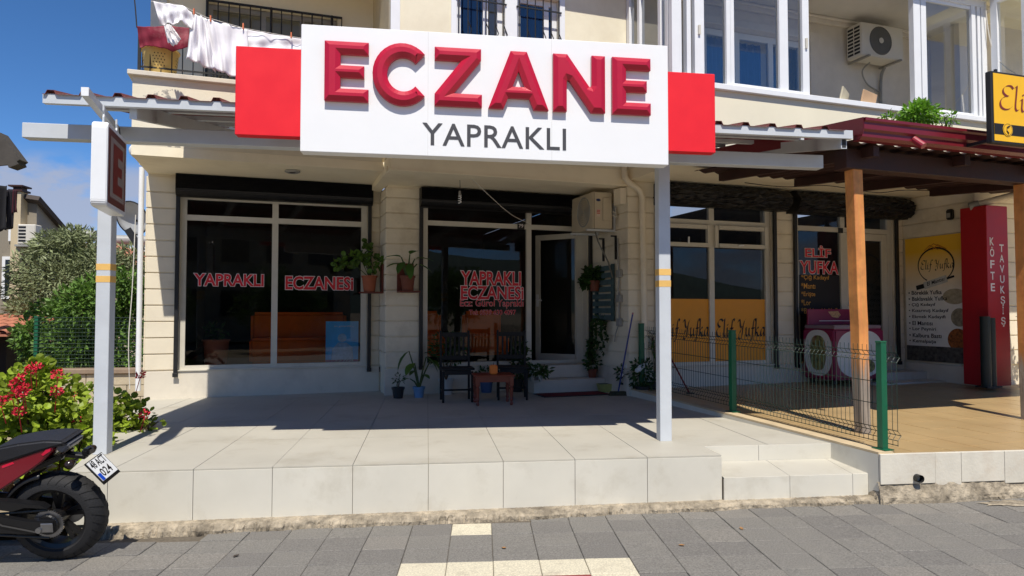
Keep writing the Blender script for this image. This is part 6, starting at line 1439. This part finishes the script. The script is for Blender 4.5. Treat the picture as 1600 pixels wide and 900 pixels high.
m = MB(); m.add([(.15, -.15, HZ+.03), (.15, 4.8, HZ-2.3), (-6, 4.8, HZ-1.4), (-6, -.15, HZ+.95)], [(0, 1, 2, 3)]); o = m.build('roof', pm('roof_dark', (70, 62, 58), rough=.8), hs); sm = o.modifiers.new('s', 'SOLIDIFY'); sm.thickness = .12
m = MB(); m.box((-.44, -.3, 0), (-.22, -.002, HZ+.12)); ch = m.build('chimney', M['hbeige'], hs); m = MB(); m.box((-.48, -.34, HZ+.121), (-.18, .05, HZ+.17)); m.box((-.42, -.28, HZ+.171), (-.24, 0, HZ+.24)); m.box((-.5, -.36, HZ+.241), (-.16, .06, HZ+.28)); m.build('chimney_cap', M['darkwood'], ch)
def hw_(px0, px1, py0, py1, nm='window'):
    a = pY(px0, py1, 19.0); b = pY(px1, py0, 19.0); m = MB(); x0, x1, z0, z1 = a.x-hc.x, b.x-hc.x, a.z+.6, b.z+.6
    m.box((x0-.08, -.05, z0-.08), (x1+.08, -.001, z1+.08)); w_ = m.build(nm, M['pvc'], hs); m = MB(); m.box((x0, -.06, z0), (x1, -.051, z1)); m.build('pane', pm('dark_pane', (30, 34, 42), rough=.1), w_)
hw_(9, 18, 406, 462); hw_(20, 27, 328, 372)
m = MB(); m.box((-.05, 1.5, HZ-2.1), (.03, 2.3, HZ-1.1)); w_ = m.build('window', M['pvc'], hs); m = MB(); m.box((.031, 1.58, HZ-2.02), (.04, 2.22, HZ-1.18)); m.build('pane', pm('dark_pane', (30, 34, 42), rough=.1), w_)
a = pY(25, 381, 18.6); m = MB(); ax, az = a.x-hc.x, a.z+.6
m.box((ax, -.36, az), (ax+.42, -.06, az+.5)); u_ = m.build('air_conditioner_unit', M['acwhite'], hs, bev=.02)
for k in range(5): m = MB(); m.box((ax+.03, -.365, az+.06+.085*k), (ax+.2, -.361, az+.11+.085*k)); m.build('louvre', M['black'], u_)
m = MB(); m.box((ax-.05, -.38, az-.06), (ax+.6, -.0, az-.01)); m.build('shelf', M['boxgrey'], u_)
# eave of the nearest house, with dark washing below it
ev_ = thing('neighbour_house', 'corner of a grey house eave at the upper left edge', 'house', (-6.62, 12.0, 0))
m = MB(); m.add([(0.02, 0, 3.62), (-.30, 0, 4.06), (-5, 0, 4.6), (-5, 0, 3.5), (-.6, 0, 3.5), (-.12, 0, 3.56)], [(0, 1, 2, 3, 4, 5)]); m.add([(0.02, 0, 3.62), (-.30, 0, 4.06), (-.30, .25, 4.06), (.02, .25, 3.62)], [(0, 1, 2, 3)]); m.add([(-.12, 0, 3.56), (.02, 0, 3.62), (.02, .25, 3.62), (-.12, .25, 3.56)], [(0, 1, 2, 3)]); o = m.build('eave', pm('eave_grey', (70, 66, 62), rough=.9, var=.15), ev_); sm = o.modifiers.new('s', 'SOLIDIFY'); sm.thickness = .05
m = MB(); m.box((-6, .3, -.5), (-2.2, 3, 3.9)); m.build('wall', M['hgrey'], ev_)
def dark_cloth(label, px0, px1, py0, py1, Y, mat, seed):
    m = MB(); rn = random.Random(seed); ph = rn.uniform(0, 6)
    def fn_(u, w): p = pY(px0+(px1-px0)*u, py0+(py1-py0)*w, Y); return (p.x, p.y+.04*math.sin(u*9+ph+w*2), p.z-.03*math.sin(u*5+ph)*w)
    m.grid(fn_, 16, 14); o = m.build('hanging_garment', mat, smooth=True); sm = o.modifiers.new('s', 'SOLIDIFY'); sm.thickness = .006; tag(o, label, 'garment', 'dark washing at the left edge')
M['darkcloth'] = pm('dark_cloth', (22, 22, 28), rough=.95, var=.2)
dark_cloth('long black garment hanging at the left edge of the picture', -14, 12, 290, 362, 11.9, M['darkcloth'], 1); dark_cloth('dark grey garment hanging right of the long black one', 8, 22, 296, 356, 12.0, pm('dark_cloth_grey', (38, 36, 44), rough=.95), 2); dark_cloth('small maroon cloth on the far end of the dark washing', 20, 27, 297, 332, 12.05, pm('dark_maroon', (70, 26, 38), rough=.95), 3)
# far houses behind the olive tree
def farhouse(label, px, py, Y, w_, d_, wallc, roofc, tank=False):
    p = pY(px, py, Y); root = thing('far_house', label, 'house', (p.x, Y, -1), R(12)); H = p.z+1
    m = MB(); m.box((-w_/2, 0, 0), (w_/2, d_, H-1.2)); m.build('wall', wallc, root)
    m = MB(); m.add([(-w_/2-.4, -.4, H-1.25), (w_/2+.4, -.4, H-1.25), (w_/2+.4, d_+.4, H-1.25), (-w_/2-.4, d_+.4, H-1.25), (-w_/4, d_/2, H), (w_/4, d_/2, H)], [(0, 1, 5, 4), (1, 2, 5), (2, 3, 4, 5), (3, 0, 4), (0, 3, 2, 1)]); m.build('roof', roofc, root)
    for i in range(3):
        m = MB(); x = -w_/2+w_*(i+.5)/3; m.box((x-.5, -.05, H-3.2), (x+.5, -.01, H-1.9)); wn_ = m.build('window', M['pvc'], root); m = MB(); m.box((x-.42, -.06, H-3.1), (x+.42, -.051, H-2.0)); m.build('pane', pm('dark_pane', (30, 34, 42), rough=.1), wn_)
    if tank: m = MB(); m.cyl((-1.2, 1, H+.35), (1.2, 1, H+.35), .42, n=14); m.bar((-.9, 1, H-.6), (-.9, 1, H), .1, .1); m.bar((.9, 1, H-.6), (.9, 1, H), .1, .1); m.build('water_tank', M['boxgrey'], root, smooth=True, auto=50)
farhouse('far house with an orange tiled roof behind the left steel post', 150, 384, 48, 9, 8, M['hbeige'], M['rtile']); farhouse('far white house with a rooftop water tank above the olive tree', 118, 372, 58, 9, 8, M['hgrey'], M['rtile'], True); farhouse('far pale block between the left post and the rain pipe', 203, 380, 62, 6, 8, pm('far_white', (220, 220, 216), rough=.8), pm('far_roof', (200, 196, 188), rough=.9), True)

# ------------------------------------------------------------------ across the road (mirrored in the shop windows) and the hills
hl = MB(); NH = 180; vs = []
for i in range(NH):
    t_ = 2*math.pi*i/NH; fy_ = max(0, -math.sin(t_)); h_ = 18+fy_*150*(.55+.3*math.sin(t_*5+1)+.15*math.sin(t_*13))+6*math.sin(t_*9); d_ = 1100
    vs += [(d_*math.cos(t_), d_*math.sin(t_), -2), (d_*1.25*math.cos(t_), d_*1.25*math.sin(t_), max(6, h_)), (d_*1.7*math.cos(t_), d_*1.7*math.sin(t_), -2)]
hl.add(vs, [(3*i+k, 3*((i+1) % NH)+k, 3*((i+1) % NH)+k+1, 3*i+k+1) for i in range(NH) for k in range(2)]); tag(hl.build('hills', pm('hill_green', (74, 92, 84), rough=1, var=.25, scale=.01), smooth=True), kind='structure')
for i, (x, y, hh_, lab) in enumerate(((-9, -13, 5.5, 'leafy street tree across the road, far left of the shop'), (-2.5, -15, 4.2, 'leafy street tree across the road facing the left window'), (3.5, -14, 3.6, 'low street tree across the road facing the middle window'), (13, -15, 4.4, 'leafy street tree across the road facing the neighbouring shop'))):
    rn = random.Random(200+i); bl = [((rn.uniform(-1.3, 1.3), rn.uniform(-1, 1), hh_*.55+rn.uniform(-.3, 1)*hh_*.3), (1.2, 1.1, 1.0), 420) for _ in range(9)]
    tree('street_tree', lab, (x, y, -.6), ([(0, 0, 0), (.05, 0, 1.2), (0, .1, hh_*.5)], [.2, .16, .12]), 5, bl, .26, M['hedge'], 300+i, .5)
ap = thing('opposite_building', 'plain block of flats across the road', 'building', (-7, -24, -.6))
m = MB(); m.box((0, -8, 0), (17, 0, 11)); m.build('wall', M['hbeige'], ap)
for r_ in range(3):
    for k in range(6): m = MB(); m.box((1.2+2.6*k, .0, 1.6+3.2*r_), (2.8+2.6*k, .06, 3.1+3.2*r_)); m.build('window', pm('dark_pane', (30, 34, 42), rough=.1), ap)

# ------------------------------------------------------------------ motorcycle (rear half in view), leaning on its side stand
mc = thing('motorcycle', 'dark red and black sport motorcycle parked before the terrace', 'motorcycle', (-2.40, 5.0, zp(-2.44)+.0), rot=(R(10), 0, R(-3)))
M['rubber'] = pm('rubber', (28, 28, 30), rough=.75, var=.15, scale=30, bump=.3, bscale=120); M['mblack'] = pm('bike_black', (20, 20, 22), rough=.35, var=.1); M['mred'] = pm('bike_red', (120, 10, 32), rough=.25, var=.05, coat=.6); M['seatb'] = pm('seat_vinyl', (30, 31, 36), rough=.6, var=.1, bump=.2, bscale=150); M['chrome'] = pm('bare_metal', (150, 150, 152), rough=.3, metal=.9)
RW = .298
def wheel(x, y, wid, name):
    m = MB(); prof_ = []
    for i in range(13):
        t_ = math.pi*i/12; prof_.append((RW-.085+.085*math.sin(t_)**.75, -wid*math.cos(t_)))
    prof_ = [(RW-.098, -wid*.8)]+prof_+[(RW-.098, wid*.8)]
    m.lathe(prof_, n=56, c=(x, y, RW), axis='y'); w_ = m.build(name, M['rubber'], mc, smooth=True, auto=50)
    m = MB(); m.lathe([(RW-.10, -wid*.82), (RW-.086, -wid*.86), (RW-.082, -wid*.80), (RW-.12, -wid*.55), (RW-.125, wid*.55), (RW-.082, wid*.80), (RW-.10, wid*.82)], n=48, c=(x, y, RW), axis='y'); m.build('rim', M['mblack'], w_, smooth=True, auto=40)
    for k in range(5):
        t_ = 2*math.pi*k/5+.3
        for dt in (-.16, .16): m = MB(); m.bar((x+.05*math.cos(t_), y, RW+.05*math.sin(t_)), (x+(RW-.115)*math.cos(t_+dt), y, RW+(RW-.115)*math.sin(t_+dt)), .03, .026, (0, 1, 0)); m.build('spoke', M['mblack'], w_)
    m = MB(); m.cyl((x, y-.07, RW), (x, y+.07, RW), .055, n=20); m.build('hub', M['mblack'], w_, smooth=True, auto=40)
    # sipes cut across the tread
    m = MB()
    for k in range(30):
        t_ = 2*math.pi*k/30
        for sg_ in (-1, 1):
            pts = []
            for q in range(5):
                a_ = q/4; ang_ = math.pi*(.5+sg_*(.06+.34*a_)); rr3 = RW-.085+.085*math.sin(ang_)**.75+.0008; tt = t_+.16*a_+(.1 if sg_ > 0 else 0); pts.append((x+rr3*math.cos(tt), y-wid*math.cos(ang_), RW+rr3*math.sin(tt)))
            m.tube(pts, .0028, 4)
    m.build('tread_groove', pm('groove_black', (8, 8, 8), rough=.9), w_, kind='stuff')
    return w_
wheel(0, 0, .088, 'rear_wheel'); wheel(-1.40, 0, .06, 'front_wheel')
def plate2(name, poly, y0, y1, mat, parent=mc, bev=.006, seg=2):
    m = MB(); m.prism(poly, lambda a, b: (a, y0, b), lambda a, b: (a, y1, b)); return m.build(name, mat, parent, bev=bev, seg=seg)
def mp_(px, py): return ((px-97)*.00410, (863-py)*.00422)         # measured outline in the bike's own plane
# sprocket, chain, axle, disc
m = MB(); n_ = 42; vs = [(0, -.128, RW)]
for i in range(2*n_): r_ = .088 if i % 2 else .096; t_ = math.pi*i/n_; vs.append((r_*math.cos(t_), -.128, RW+r_*math.sin(t_)))
m.add(vs, [(0, i+1, (i+1) % (2*n_)+1) for i in range(2*n_)]); sk = m.build('sprocket', M['chrome'], mc); sm = sk.modifiers.new('s', 'SOLIDIFY'); sm.thickness = .006
for i in range(5): t_ = 2*math.pi*i/5; m = MB(); m.cyl((.055*math.cos(t_), -.130, RW+.055*math.sin(t_)), (.055*math.cos(t_), -.140, RW+.055*math.sin(t_)), .009, n=8); m.build('bolt', M['chrome'], sk)
m = MB(); m.lathe([(.02, -.15), (.062, -.15), (.068, -.14), (.068, -.132)], n=24, c=(0, 0, RW), axis='y'); m.build('hub_carrier', M['mblack'], mc)
m = MB(); m.tube([(.0, -.126, RW+.094), (-.3, -.126, RW+.075), (-.62, -.126, RW+.06)], .008, 6); m.tube([(.0, -.126, RW-.094), (-.3, -.126, RW-.07), (-.62, -.126, RW-.0)], .008, 6); m.build('chain', pm('chain_steel', (70, 68, 64), rough=.5, metal=.6), mc)
# swingarm
plate2('swingarm', [(.06, RW-.04), (.06, RW+.04), (-.10, RW+.045), (-.30, RW+.09), (-.55, RW+.13), (-.70, RW+.13), (-.70, RW-.0), (-.4, RW-.03), (-.12, RW-.045)], -.175, -.140, M['mblack'])
plate2('chain_guard', [(.02, RW+.115), (-.02, RW+.145), (-.22, RW+.17), (-.5, RW+.19), (-.5, RW+.165), (-.28, RW+.115), (-.2, RW+.10), (-.12, RW+.125)], -.16, -.105, M['mblack'], bev=.004)
plate2('swingarm', [(.05, RW-.03), (.05, RW+.03), (-.55, RW+.11), (-.70, RW+.10), (-.70, RW)], .14, .17, M['mblack'])
m = MB(); m.cyl((-.03, -.19, RW-.015), (-.03, -.172, RW-.015), .018, n=14); m.build('axle_nut', M['chrome'], mc)
m = MB(); m.box((-.02, -.181, RW-.032), (.055, -.1755, RW+.028)); m.build('axle_plate', M['chrome'], mc, bev=.003)
# rear hugger
m = MB(); vs = []
for i in range(13):
    t_ = R(100)+R(62)*i/12
    for w_ in (-.10, -.07, 0, .07, .10): rr3 = RW+.028-(.03 if abs(w_) > .09 else 0); vs.append((rr3*math.cos(t_), w_, RW+rr3*math.sin(t_)))
m.add(vs, [(i*5+k, (i+1)*5+k, (i+1)*5+k+1, i*5+k+1) for i in range(12) for k in range(4)]); o = m.build('mudguard', M['mblack'], mc, smooth=True); sm = o.modifiers.new('s', 'SOLIDIFY'); sm.thickness = .004
# tail fairing, seat, lamps
P = lambda pts: [mp_(*p) for p in pts]
plate2('tail_fairing', P([(-70, 720), (0, 705), (50, 690), (91, 676), (110, 671), (112, 675), (93, 695), (72, 710), (27, 739), (0, 748), (-60, 770)]), -.115, .115, M['mred'], bev=.02, seg=3)
plate2('seat', P([(-62, 700), (4, 699), (14, 684), (24, 672), (60, 665), (99, 660.5), (126, 662), (132, 667), (117, 671), (88, 679), (11, 703), (-60, 716)]), -.125, .125, M['seatb'], bev=.028, seg=3)
plate2('tail_light', P([(92, 683), (100, 675), (110, 672), (108, 678), (96, 686)]), -.1185, .1185, pm('lamp_red', (206, 16, 60), rough=.2, coat=.6), bev=.004)
plate2('side_accent', P([(33, 700), (50, 694), (52, 697), (34, 704)]), -.1175, .1175, pm('lamp_red', (206, 16, 60)), bev=.002)
plate2('tail_tip', P([(112, 671), (131, 668), (133, 672), (122, 684), (112, 681)]), -.09, .09, pm('tail_grey', (96, 98, 104), rough=.4), bev=.01)
plate2('tail_under', P([(60, 712), (93, 697), (114, 688), (122, 686), (116, 696), (80, 712)]), -.07, .07, M['mblack'], bev=.01)
m = MB(); m.bar((*mp_(108, 692)[:1], 0, mp_(108, 692)[1]), (mp_(146, 697)[0], 0, mp_(146, 697)[1]), .05, .03); m.build('plate_arm', M['mblack'], mc, bev=.006)
for sy_ in (-1, 1):
    m = MB(); x, z = mp_(136, 700); m.bar((x-.01, sy_*.02, z), (x-.01, sy_*.11, z+.01), .02, .02); st_ = m.build('indicator', M['mblack'], mc, bev=.004); m = MB(); m.lathe([(0, -.03), (.024, -.02), (.03, .0), (.022, .03), (0, .04)], n=14, c=(x, sy_*.13, z+.01), axis='y'); m.build('indicator_lens', pm('smoke_lens', (40, 30, 26), rough=.2), st_, smooth=True)
m = MB(); x, z = mp_(149, 690); m.box((x-.03, -.04, z-.02), (x+.02, .04, z+.03)); m.build('plate_lamp', M['mblack'], mc, bev=.012, seg=2)
# number plate: leans back, lettering on its rear face
px_, pz_ = mp_(156, 701); tv = Vector((.098, 0, -.118)).normalized()
pr2 = bpy.data.objects.new('number_plate', None)
def plp(a, b, d=0): nn_ = Vector((tv.z*-1, 0, tv.x)); q = Vector((px_, 0, pz_))+tv*b+nn_*d; return (q.x, a, q.z)
PWD, PHT = .19, .152
def prect(a0, a1, b0, b1, d0, d1):
    m = MB(); m.add([plp(a, b, d) for d in (d0, d1) for a, b in ((a0, b0), (a1, b0), (a1, b1), (a0, b1))], [(3, 2, 1, 0), (4, 5, 6, 7), (0, 1, 5, 4), (1, 2, 6, 5), (2, 3, 7, 6), (3, 0, 4, 7)]); return m
bpy.data.objects.remove(pr2)
npl = prect(-PWD/2-.008, PWD/2+.008, -.006, PHT+.022, -.008, 0).build('plate_holder', M['mblack'], mc)
prect(-PWD/2, PWD/2, 0, PHT, .0008, .003).build('number_plate', pm('plate_white', (222, 224, 224), rough=.4), npl)
prect(-PWD/2+.002, -PWD/2+.035, PHT-.055, PHT-.002, .0032, .0042).build('blue_patch', pm('plate_blue', (16, 66, 176), rough=.4), npl)
pp_ = lambda a, b: plp(a, PHT-b, .0045)
text_fit('lettering', '48 ACT', M['ink'], npl, pp_, -PWD/2+.012, PWD/2-.012, .092, .150, bold=.014)
text_fit('lettering', '024', M['ink'], npl, pp_, -.055, .06, .018, .076, bold=.014)
# engine, tank, front end (beyond the picture edge)
plate2('frame', [(-.45, .58), (-.62, .38), (-.78, .30), (-1.05, .85), (-.92, .92), (-.72, .55)], -.11, .11, M['mblack'], bev=.015)
plate2('engine', [(-.58, .22), (-.98, .18), (-1.08, .36), (-.98, .58), (-.62, .52)], -.17, .17, pm('engine_grey', (62, 62, 66), rough=.5, metal=.4), bev=.03, seg=2)
plate2('fuel_tank', [(-.55, .74), (-.60, .86), (-.74, .99), (-.95, 1.0), (-1.08, .88), (-.95, .74)], -.13, .13, M['mred'], bev=.04, seg=3)
for y in (-.1, .1): m = MB(); m.cyl((-1.40, y, RW), (-1.14, y, 1.0), .026, n=12); m.build('fork', M['mblack'], mc)
m = MB(); m.tube([(-1.02, -.36, 1.02), (-1.12, -.2, 1.04), (-1.12, .2, 1.04), (-1.02, .36, 1.02)], .013, 8); m.build('handlebar', M['mblack'], mc)
plate2('headlamp', [(-1.16, .82), (-1.32, .84), (-1.30, .98), (-1.14, 1.02)], -.11, .11, M['mblack'], bev=.03, seg=2)
m = MB(); m.bar((-.62, -.16, .24), (-.52, -.30, .02), .02, .02); m.box((-.56, -.34, .0), (-.48, -.27, .015)); m.build('side_stand', M['mblack'], mc)

# ------------------------------------------------------------------ bits of litter on the paving
for i, (px, py, lab) in enumerate(((785, 856, 'tan dry leaf on the paving below the single cream stone'), (364, 868, 'dark dry leaf on the paving in the left foreground'), (1060, 855, 'small dry leaf on the grey paving in the right foreground'), (1160, 832, 'curled dry leaf near the kerb at the right'))):
    q = pz(px, py, zp(.5)); m = MB(); rn = random.Random(i); a_ = rn.uniform(0, 6)
    m.leaf((q.x, q.y, zp(q.x)+.006), (math.cos(a_), math.sin(a_), .1), Vector((0, 0, 1)), .045, .028, .2, 'round')
    tag(m.build('dry_leaf', pm('dry_leaf', (150, 112, 70), rough=.9) if i != 1 else pm('dry_leaf_dark', (60, 52, 44), rough=.9)), lab, 'leaf', 'dry leaves on the paving')
# brake disc, shock absorber and cable on the motorcycle
m = MB(); m.lathe([(.05, .105), (.11, .105), (.11, .110), (.05, .110)], n=30, c=(0, 0, RW), axis='y'); m.build('brake_disc', M['chrome'], mc)
m = MB(); m.tube([(-.05+.0, -.178, RW-.03), (-.25, -.18, RW+.02), (-.5, -.16, RW+.16), (-.62, -.1, RW+.35)], .006, 6); m.build('brake_line', M['cable'], mc)
for i in range(9): m = MB(); m.lathe([(.030, 0), (.038, .006), (.030, .012)], n=14, c=(-.42-.012*i, 0, .42+.028*i)); m.build('spring_coil', M['mred'], mc)
